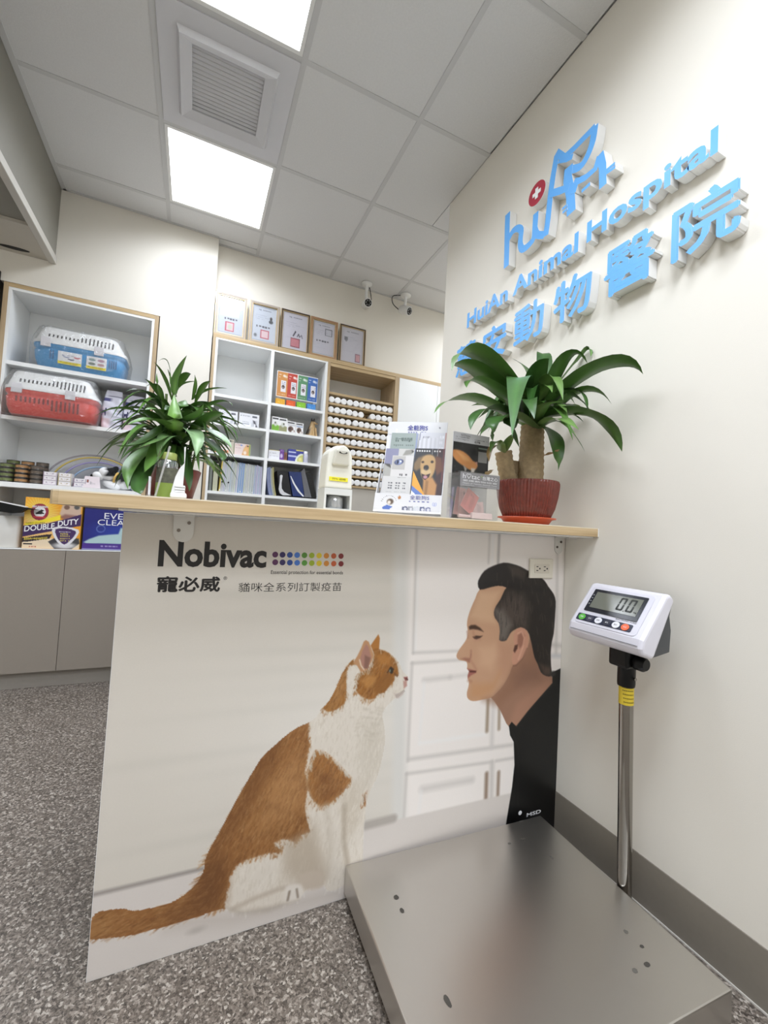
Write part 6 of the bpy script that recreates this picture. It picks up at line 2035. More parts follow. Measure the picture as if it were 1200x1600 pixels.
b = MB()
blob(b, (-0.438, YB + 0.10, zb + 0.066), (0.078, 0.05, 0.058), rot=-0.35)
blob(b, (-0.383, YB + 0.10, zb + 0.07), (0.034, 0.05, 0.067))
blob(b, (-0.513, YB + 0.06, zb + 0.03), (0.055, 0.024, 0.024), rot=0.35)
blob(b, (-0.523, YB + 0.11, zb + 0.032), (0.055, 0.024, 0.024), rot=0.35)
b.build('body', M_PLUSH, pd, colfn=plush_col)
h = MB()
blob(h, (-0.543, YB + 0.06, zb + 0.105), (0.05, 0.045, 0.04), rot=0.5)
blob(h, (-0.588, YB + 0.05, zb + 0.085), (0.035, 0.03, 0.026), rot=0.4)
h.build('head', M_PLUSH, pd, colfn=lambda co: lin(np.array((30, 30, 32) if ((WM[pd] @ co).x > -0.546 and (WM[pd] @ co).z > zb + 0.085) else PW) / 255))
for s, dy in ((1, 0.02), (-1, -0.03)):
    e = MB()
    blob(e, (-0.513 + 0.008 * s, YB + 0.06 + dy, zb + 0.125 + 0.008 * s), (0.020, 0.009, 0.032), rot=0.6)
    e.build('ear', mat('plush_black', (28, 28, 30), 0.95, noise=(300, 0.2)), pd)
MB().lathe([(0.008, 0.0), (0.011, -0.008), (0.004, -0.014)], (-0.618, YB + 0.048, zb + 0.083), 12, ax='X').build('nose', M_BLACK, pd)
MB().tube([(-0.493 + 0.01 * math.cos(a), YB + 0.085 + 0.05 * math.sin(a), zb + 0.082 + 0.034 * math.cos(a)) for a in np.linspace(0, 2 * math.pi, 20)], 0.007, 8).build('collar', mat('collar_yellow', (226, 188, 104), 0.6, noise=(80, 0.1)), pd)
cdv = unit(30, 20, (234, 222, 226))
cdv.rect(0.16, 0.3, 0.30, 0.55, (92, 46, 44))
cdv.ell(0.23, 0.42, 0.04, 0.08, (190, 110, 90), 0.3)
for k in range(4):
    cdv.rect(0.4 + k * 0.1, 0.45 + 0.04 * k, 0.45 + k * 0.1, 0.72, (150, 146, 150), 0.7)
t = thing('product_card', 'pale pink product card lying in front of the plush dog', 'card', (-0.585, YB + 0.02, S3))
MB().quadbox((-0.662, YB + 0.010, zb), (-0.565, YB + 0.010, zb), (-0.575, YB + 0.020, zb + 0.075), (-0.655, YB + 0.020, zb + 0.075), (0, 0.002, 0)).build('card', mat('card_pink', (234, 222, 226), 0.5, noise=(50, 0.02)), t)
sheet('printed_face', t, cdv, (-0.654, YB + 0.0190, zb + 0.073), (0.078, 0, 0), (0.0, -0.0088, -0.071), lift=0.0012)

# ---- litter cartons in the open bay
c = unit(120, 116, (236, 160, 40))
c.poly([(0, 0.35), (0.4, 0.34), (0.55, 0.3), (0.6, 0.7), (0.5, 1), (0, 1)], (236, 190, 120), 0.12)
c.rect(0, 0.80, 1, 1, (238, 222, 200), 0.8)
for k in range(36):
    a = 2 * math.pi * k / 36
    L_ = 0.34 + 0.05 * (k % 2)
    c.poly([(0.255 + 0.1 * math.cos(a - 0.06), 0.27 + 0.1 * math.sin(a - 0.06)), (0.255 + L_ * math.cos(a), 0.27 + L_ * math.sin(a)), (0.255 + 0.1 * math.cos(a + 0.06), 0.27 + 0.1 * math.sin(a + 0.06))], (250, 236, 140), 0.01, 0.75)
c.ell(0.255, 0.27, 0.25, 0.25, (248, 226, 100), 0.4, 0.55)
c.ell(0.255, 0.28, 0.155, 0.165, (150, 40, 62))
c.ell(0.255, 0.28, 0.100, 0.108, (238, 236, 236))
c.poly([(0.17, 0.32), (0.28, 0.23), (0.33, 0.25), (0.30, 0.28), (0.34, 0.31), (0.26, 0.33)], (40, 36, 40))
c.script(0.12, 0.40, 0.185, 0.04, (232, 210, 214), 9)
c.rect(0.15, 0.37, 0.36, 0.40, (206, 60, 70))
c.poly([(0.64, 0.12), (0.98, 0.04), (0.98, 0.36), (0.7, 0.42), (0.6, 0.3)], (206, 178, 156), 0.02)
c.ell(0.72, 0.16, 0.05, 0.045, (120, 90, 76), 0.2)
c.ell(0.90, 0.15, 0.05, 0.045, (90, 88, 86), 0.2)
c.poly([(0.6, 0.36), (0.7, 0.3), (0.9, 0.32), (0.7, 0.42)], (120, 70, 66), 0.03, 0.7)
c.poly([(0.3, 0.44), (0.62, 0.32), (0.62, 0.42), (0.02, 0.56), (0.02, 0.51)], (248, 226, 52), 0.01)
c.poly([(0, 0.56), (0.4, 0.50), (0.7, 0.40), (1, 0.28), (1, 0.52), (0.6, 0.62), (0, 0.78)], (62, 38, 88))
c.poly([(0, 0.80), (0.4, 0.72), (0.5, 0.71), (0.46, 0.80), (0.1, 0.87), (0, 0.88)], (42, 30, 40))
c.script(0.03, 0.42, 0.81, 0.04, (220, 200, 80), 12)
c.poly([(0.44, 0.86), (0.58, 0.76), (0.98, 0.78), (1.0, 0.88), (0.86, 1.0), (0.56, 1.0)], (60, 58, 62), 0.01)
c.ell(0.74, 0.93, 0.2, 0.06, (216, 214, 214), 0.4)
c.poly([(0.5, 0.58), (0.72, 0.55), (0.96, 0.60), (0.95, 0.72), (0.86, 0.86), (0.74, 0.96), (0.60, 0.86), (0.52, 0.72)], (226, 224, 228), sm=2)
c.poly([(0.55, 0.61), (0.72, 0.58), (0.91, 0.63), (0.9, 0.72), (0.82, 0.83), (0.73, 0.91), (0.63, 0.83), (0.57, 0.72)], (70, 42, 96), sm=2)
c.script(0.62, 0.84, 0.66, 0.02, (230, 226, 236), 14)
for k in range(4):
    c.script(0.64, 0.82, 0.70 + 0.045 * k, 0.03, (222, 206, 96), 6)
c.rect(0.02, 0.90, 0.17, 0.925, (40, 34, 40))
c.script(0.12, 0.27, 0.965, 0.03, (176, 70, 62), 5)
lx0, lx1 = P(37, 815, Y=YB + 0.006).x, P(127, 815, Y=YB + 0.006).x
t = carton('cat_litter_box', 'yellow cat litter carton with a sunburst in the open bay', 'box', lx0, lx1, YB + 0.008, 0.20, 0.8585, 0.315, c, mat('carton_orange', (226, 168, 66), 0.5, noise=(30, 0.03)))
w_ = lx1 - lx0
for s, u0, v0, u1, v1, sh, m_ in (('DOUBLE', 0.02, 0.58, 0.53, 0.475, 0.0, M_WINK), ('DUTY', 0.585, 0.455, 0.95, 0.40, 0.0, M_WINK)):
    z0_ = 0.859 + 0.315 * (1 - (v0 + 0.14)) + 0.012
    text(t, s, (lx0 + w_ * u0, YB + 0.0074, z0_), (w_ * (u1 - u0), 0, 0.026 if s == 'DOUBLE' else 0.022), (0, 0, 0.036), m_, bold=0.02, lift=0.0003)
text(t, 'ARM & HAMMER', (lx0 + w_ * 0.135, YB + 0.0074, 0.859 + 0.315 * 0.808), (w_ * 0.24, 0, 0), (0, 0, 0.010), M_WINK, bold=0.01, lift=0.0003)
text(t, 'HARD CLUMPS', (lx0 + w_ * 0.04, YB + 0.0074, 0.859 + 0.315 * 0.475), (w_ * 0.32, 0, 0.006), (0, 0, 0.009), M_INK, bold=0.0, lift=0.0003)
text(t, 'CLUMPING LITTER', (lx0 + w_ * 0.03, YB + 0.0074, 0.859 + 0.315 * 0.155), (w_ * 0.40, 0, 0.016), (0, 0, 0.010), mat('yellow_ink', (228, 206, 84), 0.5, noise=(40, 0.02)), bold=0.0, lift=0.0003)
c = unit(90, 96, (28, 32, 118))
c.rect(0, 0, 1, 0.12, (22, 24, 70))
c.ell(0.33, 0.54, 0.09, 0.085, (108, 118, 176))
c.ell(0.33, 0.54, 0.065, 0.06, (30, 34, 112))
c.ell(0.75, 0.62, 0.5, 0.22, (40, 70, 170), 0.6, 0.7)
c.poly([(0.02, 0.84), (0.12, 0.77), (0.3, 0.69), (0.5, 0.66), (0.68, 0.64), (0.72, 0.5), (0.78, 0.52), (0.86, 0.48), (0.95, 0.5), (1.0, 0.6), (1.0, 0.86), (0.3, 0.86), (0.1, 0.88)], (178, 206, 208), 0.02)
c.ell(0.85, 0.57, 0.02, 0.015, (60, 80, 80), 0.2)
c.ell(0.95, 0.57, 0.02, 0.015, (60, 80, 80), 0.2)
c.rect(0, 0.86, 1, 0.97, (76, 48, 140))
c.rect(0, 0.97, 1, 1, (150, 150, 186))
c.script(0.35, 0.72, 0.92, 0.03, (180, 170, 214), 14)
lx0, lx1 = P(131, 815, Y=YB + 0.006).x, -0.352
t = carton('cat_litter_box', 'deep blue cat litter carton with a white cat, beside the yellow one', 'box', lx0, lx1, YB + 0.010, 0.20, 0.8585, 0.30, c, mat('carton_navy', (24, 26, 78), 0.45, noise=(30, 0.05)))
w_ = lx1 - lx0
text(t, 'EVER', (lx0 + w_ * 0.38, YB + 0.0094, 0.8585 + 0.205), (w_ * 0.52, 0, 0), (0, 0, 0.038), M_WINK, bold=0.0, lift=0.0003)
text(t, 'CLEAN', (lx0 + w_ * 0.26, YB + 0.0094, 0.8585 + 0.163), (w_ * 0.68, 0, 0), (0, 0, 0.036), M_WINK, bold=0.0, lift=0.0003)
# white tub with black scoop at the far left
tx0, tx1 = -1.09, lx0 - 0
tx1 = P(36, 815, Y=YB + 0.03).x - 0.012
t = thing('litter_tub', 'white plastic tub left of the yellow litter carton', 'tub', ((tx0 + tx1) / 2, YB + 0.1, 0.8585))
cxx, cyy, hw_ = (tx0 + tx1) / 2, YB + 0.11, (tx1 - tx0) / 2
MB().rings([rrect(hw_ * 0.95, 0.085, 0.02, 0.859, cxx, cyy), rrect(hw_, 0.09, 0.02, 1.05, cxx, cyy), rrect(hw_ * 0.94, 0.083, 0.02, 1.052, cxx, cyy), rrect(hw_ * 0.9, 0.08, 0.02, 0.9, cxx, cyy)]).build('tub', mat('tub_white', (214, 211, 204), 0.4, noise=(20, 0.02)), t)
t = thing('litter_scoop', 'black scoop with pale rim lying across the white tub', 'scoop', (-1.0, YB + 0.04, 1.053))
q = [P(-1, 784, Y=YB - 0.02), P(42, 793, Y=YB - 0.02), P(62, 797, Y=YB - 0.02), P(42, 796, Y=YB - 0.02), P(33, 801, Y=YB - 0.02), P(20, 802, Y=YB - 0.02), P(-1, 799, Y=YB - 0.02)]
m = MB()
m.prism([(v.x, v.z) for v in q], lambda a, b, d: (a, d, b), YB - 0.04, YB + 0.004)
m.build('blade', M_BLACK, t, clean=True)
m = MB()
q2 = [P(-1, 782.5, Y=YB - 0.02), P(42, 791.5, Y=YB - 0.02), P(42, 793, Y=YB - 0.02), P(-1, 784, Y=YB - 0.02)]
m.prism([(v.x, v.z) for v in q2], lambda a, b, d: (a, d, b), YB - 0.04, YB + 0.004)
m.build('rim', M_WHITEP, t, clean=True)

# ================================================================== RIGHT WALL UNIT
RX0 = 0.042
ru = thing('wall_unit', 'oak-edged white wall unit with open shelves and bottle rack', 'cabinet', (1.1, YB + 0.15, 0))
RB = YB + 0.33


def rpart(nm, bx, m, **k):
    return MB().box(*bx).build(nm, m, ru, **k)


rpart('top_panel', (RX0, 3.38, YB - 0.004, RB, 2.412, 2.442), WOODX)
rpart('side_panel', (RX0, RX0 + 0.02, YB - 0.004, RB, 0.0, 2.4115), WOODZ)
rpart('upright', (RX0 + 0.0202, RX0 + 0.036, YB - 0.003, RB - 0.02, 0.9, 2.4), M_WHITE)
rpart('lining', (RX0 + 0.0202, 0.8995, YB - 0.003, RB - 0.02, 2.4002, 2.4118), M_WHITE)
rpart('upright', (0.4545, 0.4775, YB - 0.003, RB - 0.02, 0.9, 2.4), M_WHITE)
rpart('upright', (0.8815, 0.899, YB - 0.003, RB - 0.02, 0.9, 2.4), M_WHITE)
rpart('upright', (0.8995, 0.9225, YB - 0.004, RB - 0.02, 0.9, 2.4115), WOODZ)
rpart('back_panel', (RX0 + 0.02, 3.38, RB - 0.0195, RB, 0.0, 2.4115), M_WHITE)
SH_ = [2.008, 1.802, 1.583, 1.304]
for z in SH_:
    rpart('shelf', (RX0 + 0.0362, 0.4543, YB + 0.003, RB - 0.02, z - 0.02, z), M_WHITE)
    rpart('shelf', (0.4777, 0.8813, YB + 0.003, RB - 0.02, z - 0.02, z), M_WHITE)
rpart('base', (RX0 + 0.0202, 3.38, YB + 0.02, RB - 0.02, 0.0, 0.8995), M_DOORG)
# bottle rack bay
rpart('upright', (1.503, 1.541, YB - 0.004, RB - 0.02, 0.9, 2.4115), WOODZ)
rpart('rack_top', (0.9227, 1.5028, YB + 0.0, RB - 0.02, 2.385, 2.4115), WOODX)
rpart('rack_back', (0.9227, 1.5028, YB + 0.12, YB + 0.13, 0.9, 2.1), WOODX)
RZ0, RP = 2.118, 0.0815
rpart('rack_shelf', (0.9228, 1.5027, YB + 0.006, YB + 0.1198, 2.160, 2.178), WOODX)
for k in range(9):
    z = RZ0 - RP * k - 0.0262
    rpart('rack_shelf', (0.9228, 1.5027, YB + 0.006, YB + 0.1198, z - 0.016, z), WOODX)
rpart('rack_apron', (0.9228, 1.5027, YB + 0.02, YB + 0.035, 0.9, RZ0 - RP * 8 - 0.042), mat('apron_grey', (196, 190, 180), 0.5, noise=(30, 0.03)))
rpart('door', (1.5425, 1.925, YB - 0.004, YB + 0.014, 0.9, 2.4105), M_WHITE)
for xa in (1.929, 2.315, 2.701):
    rpart('door', (xa, xa + 0.382, YB - 0.004, YB + 0.014, 0.9, 2.4105), M_WHITE)

# ---- white bottles lying in the rack, caps out
pt_ = thing('pill_bottle', None, 'bottle', (0, 0, -60))
MB().lathe([(0.0225, 0.018), (0.0242, 0.021), (0.0242, 0.088), (0.018, 0.092)], (0, 0, -60), 20, ax='Y').build('bottle', mat('bottle_white', (244, 244, 242), 0.4, noise=(20, 0.02)), pt_)
MB().lathe([(0.018, -0.001), (0.0235, 0.0), (0.0256, 0.0025), (0.0256, 0.0178)], (0, 0, -60), 20, ax='Y').build('cap', mat('cap_white', (250, 250, 250), 0.35, noise=(20, 0.01)), pt_)
gaps = {1: {6}, 2: {4}, 3: set(), 5: {3}, 7: {3}, 0: set(), 4: set(), 6: set(), 8: set()}
ROWN = ['top', 'second', 'third', 'fourth', 'fifth', 'sixth', 'seventh', 'eighth', 'bottom']
first = True
rb_ = random.Random(4)
for r in range(9):
    n = 0
    for k in range(11):
        if r == 1 and k == 6:
            continue
        o = pt_ if first else copy_tree(pt_)
        first = False
        x = 0.9505 + k * 0.0525 + (0.006 if (r == 2 and 4 <= k) else 0) * (1 if k < 10 else 0)
        x = min(x, 1.4755)
        o.matrix_world = Matrix.Translation((x, YB + 0.008 + rb_.uniform(-0.004, 0.008), RZ0 - RP * r))
        o['category'] = 'bottle'
        o['group'] = 'white bottles lying in the oak rack'
        o['label'] = 'white pill bottle lying in the oak rack, %s in the %s row from the left' % (NTH[n], ROWN[r])
        n += 1

# ---- shelf goods
YS = YB + 0.03


def px_x(x, y, Y=YS):
    return P(x, y, Y=Y).x


# colour display card with four trays
x0, x1 = px_x(431.5, 610), px_x(495.5, 622)
zt, zb_ = P(433, 578, Y=YS).z, P(431, 618.5, Y=YS).z
cols = [((214, 150, 84), (236, 176, 52), 'orange'), ((196, 76, 62), (232, 98, 44), 'red'), ((98, 148, 108), (140, 200, 56), 'green'), ((66, 108, 180), (76, 144, 214), 'blue')]
c = unit(92, 62, (244, 244, 244))
for k in range(4):
    a, b_ = 0.02 + k * 0.243, 0.02 + (k + 1) * 0.243 - (0.012 if k in (1,) else 0.0)
    c.rect(a, 0.03, b_, 0.97, cols[k][0])
    c.ell(a + 0.155, 0.17, 0.032, 0.05, (250, 250, 250), 0.3, 0.8)
    c.ell(a + 0.2, 0.19, 0.03, 0.05, (250, 250, 250), 0.3, 0.6)
    c.rect(a + 0.03, 0.13, a + 0.08, 0.16, (250, 250, 250), 0.6)
    c.rect(a + 0.03, 0.22, a + 0.06, 0.25, (250, 250, 250), 0.5)
    c.rect(a + 0.08, 0.36, a + 0.20, 0.80, (236, 234, 240))
    c.script(a + 0.10, a + 0.19, 0.42, 0.03, (130, 126, 150), 5)
    c.script(a + 0.10, a + 0.19, 0.49, 0.03, (130, 126, 150), 5)
    c.ell(a + 0.14, 0.60, 0.035, 0.07, (70, 52, 50), 0.2)
    c.ell(a + 0.135, 0.62, 0.015, 0.03, (190, 180, 180), 0.3)
    c.script(a + 0.03, a + 0.2, 0.90, 0.03, (240, 230, 220), 10, 0.5)
t = thing('display_card', 'four-colour medicine display card standing on the top shelf', 'display card', ((x0 + x1) / 2, YS, SH_[0]))
MB().box(x0, x1, YS + 0.004, YS + 0.012, zb_, zt).build('card', M_PAPER, t)
MB().box(x0 + 0.01, x0 + 0.03, YS + 0.0122, YS + 0.03, SH_[0] + 0.0003, zb_ + 0.05).build('rear_leg', M_PAPER, t)
MB().box(x1 - 0.03, x1 - 0.01, YS + 0.0122, YS + 0.03, SH_[0] + 0.0003, zb_ + 0.05).build('rear_leg', M_PAPER, t)
sheet('printed_face', t, c, (x0, YS + 0.004, zt), (x1 - x0, 0, 0), (0, 0, zb_ - zt), lift=0.0005)
for k in range(4):
    a = x0 - 0.004 + (x1 - x0) * (0.01 + k * 0.25)
    cc = unit(20, 14, cols[k][1])
    cc.script(0.25, 0.7, 0.6, 0.2, tuple(min(255, v + 60) for v in cols[k][1]), 4)
    carton('medicine_box', '%s medicine carton under the four-colour display card' % cols[k][2], 'box', a, a + 0.068, YS - 0.022, 0.03, SH_[0] + 0.0002, 0.042, cc, mat('mb_%d' % k, tuple(int(v * 0.9) for v in cols[k][1]), 0.5, noise=(30, 0.03)), 'cartons under the display card')

# second shelf, left: two white cartons with a dog picture
for k, (a, b_, yt, lb) in enumerate(((341, 371, 639, 'white dog-medicine carton half behind the plant leaves'), (373.5, 405, 644, 'white dog-medicine carton standing clear of the plant leaves'))):
    c = unit(54, 36, (236, 237, 242))
    c.script(0.06, 0.55, 0.2, 0.09, (150, 154, 166), 12)
    c.rect(0.66, 0.14, 0.90, 0.26, (110, 112, 122))
    c.script(0.06, 0.5, 0.66, 0.07, (150, 154, 160), 10)
    c.rect(0.02, 0.76, 0.52, 0.82, (140, 144, 156))
    c.poly([(0.56, 1), (0.7, 0.5), (0.9, 0.45), (0.95, 1)], (200, 202, 208), 0.05)
    c.poly([(0.68, 0.45), (0.8, 0.5), (0.86, 0.75), (0.95, 0.95), (0.78, 0.98), (0.74, 0.7)], (92, 92, 100), 0.03)
    c.poly([(0.75, 0.7), (0.84, 0.75), (0.83, 0.98), (0.76, 0.98)], (226, 226, 230), 0.02)
    z = SH_[1] + 0.0003
    carton('medicine_box', lb, 'box', px_x(a, 655), px_x(b_, 655), YS, 0.05, z, P(a, yt, Y=YS).z - z, c, M_CARD, 'white dog cartons')
# second shelf, right: flea treatment cartons and dog figurine
dat = [(424.5, 436.5, 650, 'green-footed flea treatment carton at the left of the right bay', (122, 178, 60), 'FRONTLINE'), (435.5, 449, 652, 'white flea treatment carton second from the left in the right bay', (150, 150, 110), 'FRONTLINE'), (448.6, 462.5, 657, 'flea treatment carton with a brown dog picture', (128, 100, 80), 'N'), (462.8, 475, 659.5, 'small flea treatment carton with blue band next to the dog figurine', (120, 140, 186), 'N')]
for k, (a, b_, yt, lb, cl, tx) in enumerate(dat):
    c = unit(34, 46, (240, 240, 240))
    c.rect(0.08, 0.08, 0.85, 0.18, (60, 60, 64), 0.85)
    if k < 2:
        c.poly([(0, 0.6), (0.5, 0.5), (1, 0.62), (1, 1), (0, 1)], cl, 0.06)
        c.ell(0.5, 0.5, 0.22, 0.16, (206, 210, 200), 0.3)
        c.ell(0.45 if k == 0 else 0.6, 0.42, 0.08, 0.07, (84, 84, 70), 0.3)
    else:
        c.rect(0.1, 0.26, 0.95, 0.40, (176, 190, 214) if k == 3 else (210, 210, 214))
        c.ell(0.45, 0.66, 0.3, 0.24, (96, 72, 62), 0.2)
        c.ell(0.35, 0.62, 0.1, 0.08, (40, 32, 30), 0.3)
        c.ell(0.85, 0.8, 0.06, 0.1, (120, 80, 70), 0.3)
        c.ell(0.7, 0.85, 0.16, 0.12, (220, 216, 214), 0.3)
    z = SH_[1] + 0.0003
    xa, xb = px_x(a, 665), px_x(b_, 665) - 0.001
    carton('medicine_box', lb, 'box', xa, xb, YS + 0.004 * k, 0.045, z, P(a, yt, Y=YS).z - z, c, M_CARD, 'flea treatment cartons')
fx = px_x(489, 665)
fg = thing('dog_figurine', 'sitting tan shepherd dog figurine at the end of the shelf', 'figurine', (fx, YS + 0.03, SH_[1]))
zf = SH_[1] + 0.0005


def fig_col(co):
    q = WM[fg] @ co
    u, v = (q.x - fx), (q.z - zf)
    dark = (u < -0.022 + 0.1 * max(0, v - 0.07) and v > 0.01) or v > 0.128 or (u > 0.02 and v > 0.108)
    return lin(np.array((52, 44, 38) if dark else (196, 164, 116)) / 255)


b = MB()
yc = YS + 0.035
rs = []
for s, hx_, hy_, ox_ in ((0.0, 0.040, 0.030, -0.004), (0.02, 0.043, 0.034, -0.005), (0.05, 0.034, 0.030, -0.002), (0.08, 0.027, 0.025, 0.002), (0.098, 0.02, 0.02, 0.004), (0.112, 0.019, 0.02, 0.006), (0.128, 0.017, 0.018, 0.007), (0.138, 0.008, 0.009, 0.006)):
    rs.append([(fx + ox_ + hx_ * math.cos(2 * math.pi * i / 14), yc + hy_ * math.sin(2 * math.pi * i / 14), zf + s) for i in range(14)])
b.rings(rs)
b.tube([(fx + 0.012, yc - 0.018, zf + 0.112), (fx + 0.03, yc - 0.026, zf + 0.108), (fx + 0.038, yc - 0.03, zf + 0.106)], [0.012, 0.009, 0.006], 8)
b.tube([(fx + 0.004, yc - 0.026, zf + 0.07), (fx + 0.008, yc - 0.034, zf + 0.03), (fx + 0.012, yc - 0.036, zf + 0.001)], [0.011, 0.008, 0.009], 8)
b.tube([(fx + 0.024, yc - 0.018, zf + 0.07), (fx + 0.03, yc - 0.026, zf + 0.03), (fx + 0.034, yc - 0.03, zf + 0.001)], [0.011, 0.008, 0.009], 8)
b.build('body', M_COLP, fg, colfn=fig_col)
for dx in (-0.004, 0.016):
    MB().lathe([(0.007, 0.0), (0.006, 0.012), (0.001, 0.026)], (fx + dx, yc, zf + 0.128), 8).build('ear', mat('figurine_dark', (50, 42, 38), 0.5, noise=(60, 0.1)), fg)

# third shelf
z = SH_[2] + 0.0003


def pc(bg, parts):
    c = unit(40, 30, bg)
    for p in parts:
        getattr(c, p[0])(*p[1:])
    return c


carton('medicine_box', 'orange-striped white carton partly behind the plant on the third shelf', 'box', px_x(334, 705), px_x(357, 705), YS - 0.01, 0.05, z, 0.062, pc((238, 232, 228), [('rect', 0, 0.62, 1, 1, (230, 150, 110)), ('script', 0.1, 0.9, 0.3, 0.12, (214, 120, 90), 10), ('script', 0.1, 0.7, 0.8, 0.1, (200, 90, 60), 8)]), M_CARD, 'third shelf cartons')
carton('medicine_box', 'tall pale carton with a small dark mark on the third shelf', 'box', px_x(357.8, 695), px_x(366, 695), YS + 0.03, 0.04, z, 0.115, pc((236, 224, 210), [('ell', 0.3, 0.12, 0.14, 0.06, (40, 40, 40), 0.3), ('script', 0.5, 0.9, 0.12, 0.06, (120, 100, 90), 4)]), M_CARD, 'third shelf cartons')
carton('medicine_box', 'pale pink carton with an orange cat and green edge', 'box', px_x(366.2, 700), px_x(391.5, 700), YS - 0.004, 0.05, z, 0.088, pc((232, 214, 210), [('poly', [(0.46, 1), (0.56, 0.5), (0.72, 0.05), (0.92, 0.08), (0.92, 1)], (220, 166, 110), 0.03), ('ell', 0.72, 0.45, 0.14, 0.2, (236, 190, 130), 0.4), ('ell', 0.66, 0.75, 0.1, 0.15, (240, 222, 206), 0.4), ('ell', 0.82, 0.16, 0.05, 0.06, (60, 70, 90), 0.3), ('rect', 0.92, 0, 1, 1, (140, 168, 70)), ('script', 0.06, 0.5, 0.16, 0.08, (190, 120, 110), 10), ('ell', 0.42, 0.14, 0.06, 0.06, (110, 150, 210), 0.3), ('script', 0.08, 0.4, 0.4, 0.05, (180, 150, 150), 8)]), mat('carton_green', (140, 168, 70), 0.5, noise=(30, 0.03)), 'third shelf cartons')
carton('medicine_box', 'white lettered carton at the left of the right bay, third shelf', 'box', px_x(419.5, 710), px_x(437, 710), YS, 0.05, z, 0.072, pc((238, 238, 242), [('rect', 0, 0, 1, 0.05, (200, 180, 90)), ('script', 0.1, 0.7, 0.35, 0.1, (150, 150, 160), 10), ('script', 0.1, 0.9, 0.65, 0.06, (190, 190, 200), 14)]), M_CARD, 'third shelf cartons')
carton('medicine_box', 'narrow purple carton beside the white lettered one', 'box', px_x(437.2, 710), px_x(443.8, 710), YS + 0.002, 0.05, z, 0.084, pc((112, 66, 146), [('ell', 0.4, 0.6, 0.3, 0.2, (206, 190, 226), 0.3), ('script', 0.2, 0.8, 0.12, 0.1, (220, 200, 236), 4)]), mat('carton_purple', (104, 60, 138), 0.5, noise=(30, 0.03)), 'third shelf cartons')
carton('medicine_box', 'narrow brown carton right of the purple one', 'box', px_x(444.1, 710), px_x(449, 710), YS + 0.01, 0.05, z, 0.066, pc((150, 104, 80), [('ell', 0.5, 0.5, 0.3, 0.3, (110, 70, 56), 0.4)]), mat('carton_brown', (140, 98, 76), 0.5, noise=(30, 0.05)), 'third shelf cartons')
carton('medicine_box', 'blue carton with a big yellow arc on the third shelf', 'box', px_x(450.3, 712), px_x(473.6, 712), YS - 0.002, 0.05, z, 0.095, pc((66, 72, 156), [('rect', 0.5, 0, 1, 0.08, (226, 214, 110)), ('rect', 0, 0.2, 0.5, 0.3, (200, 206, 236)), ('rect', 0, 0.5, 0.55, 0.64, (190, 196, 232)), ('ell', 0.95, 1.0, 0.48, 0.72, (232, 236, 220)), ('ell', 0.97, 1.0, 0.38, 0.6, (206, 206, 130)), ('ell', 0.8, 0.75, 0.1, 0.14, (236, 226, 150), 0.3)]), mat('carton_blue', (74, 74, 150), 0.5, noise=(30, 0.05)), 'third shelf cartons')
bx_ = px_x(478, 712)
t = thing('medicine_bottle', 'small pale bottle with white cap right of the blue carton', 'bottle', (bx_, YS + 0.02, z))
MB().lathe([(0.021, 0.0), (0.022, 0.002), (0.022, 0.066), (0.016, 0.074)], (bx_, YS + 0.02, z), 20).build('body', mat('bottle_lilac', (200, 200, 216), 0.3, noise=(60, 0.2)), t)
MB().lathe([(0.0165, 0.0742), (0.0165, 0.092), (0.014, 0.094)], (bx_, YS + 0.02, z), 20).build('cap', MATS['cap_white'], t)

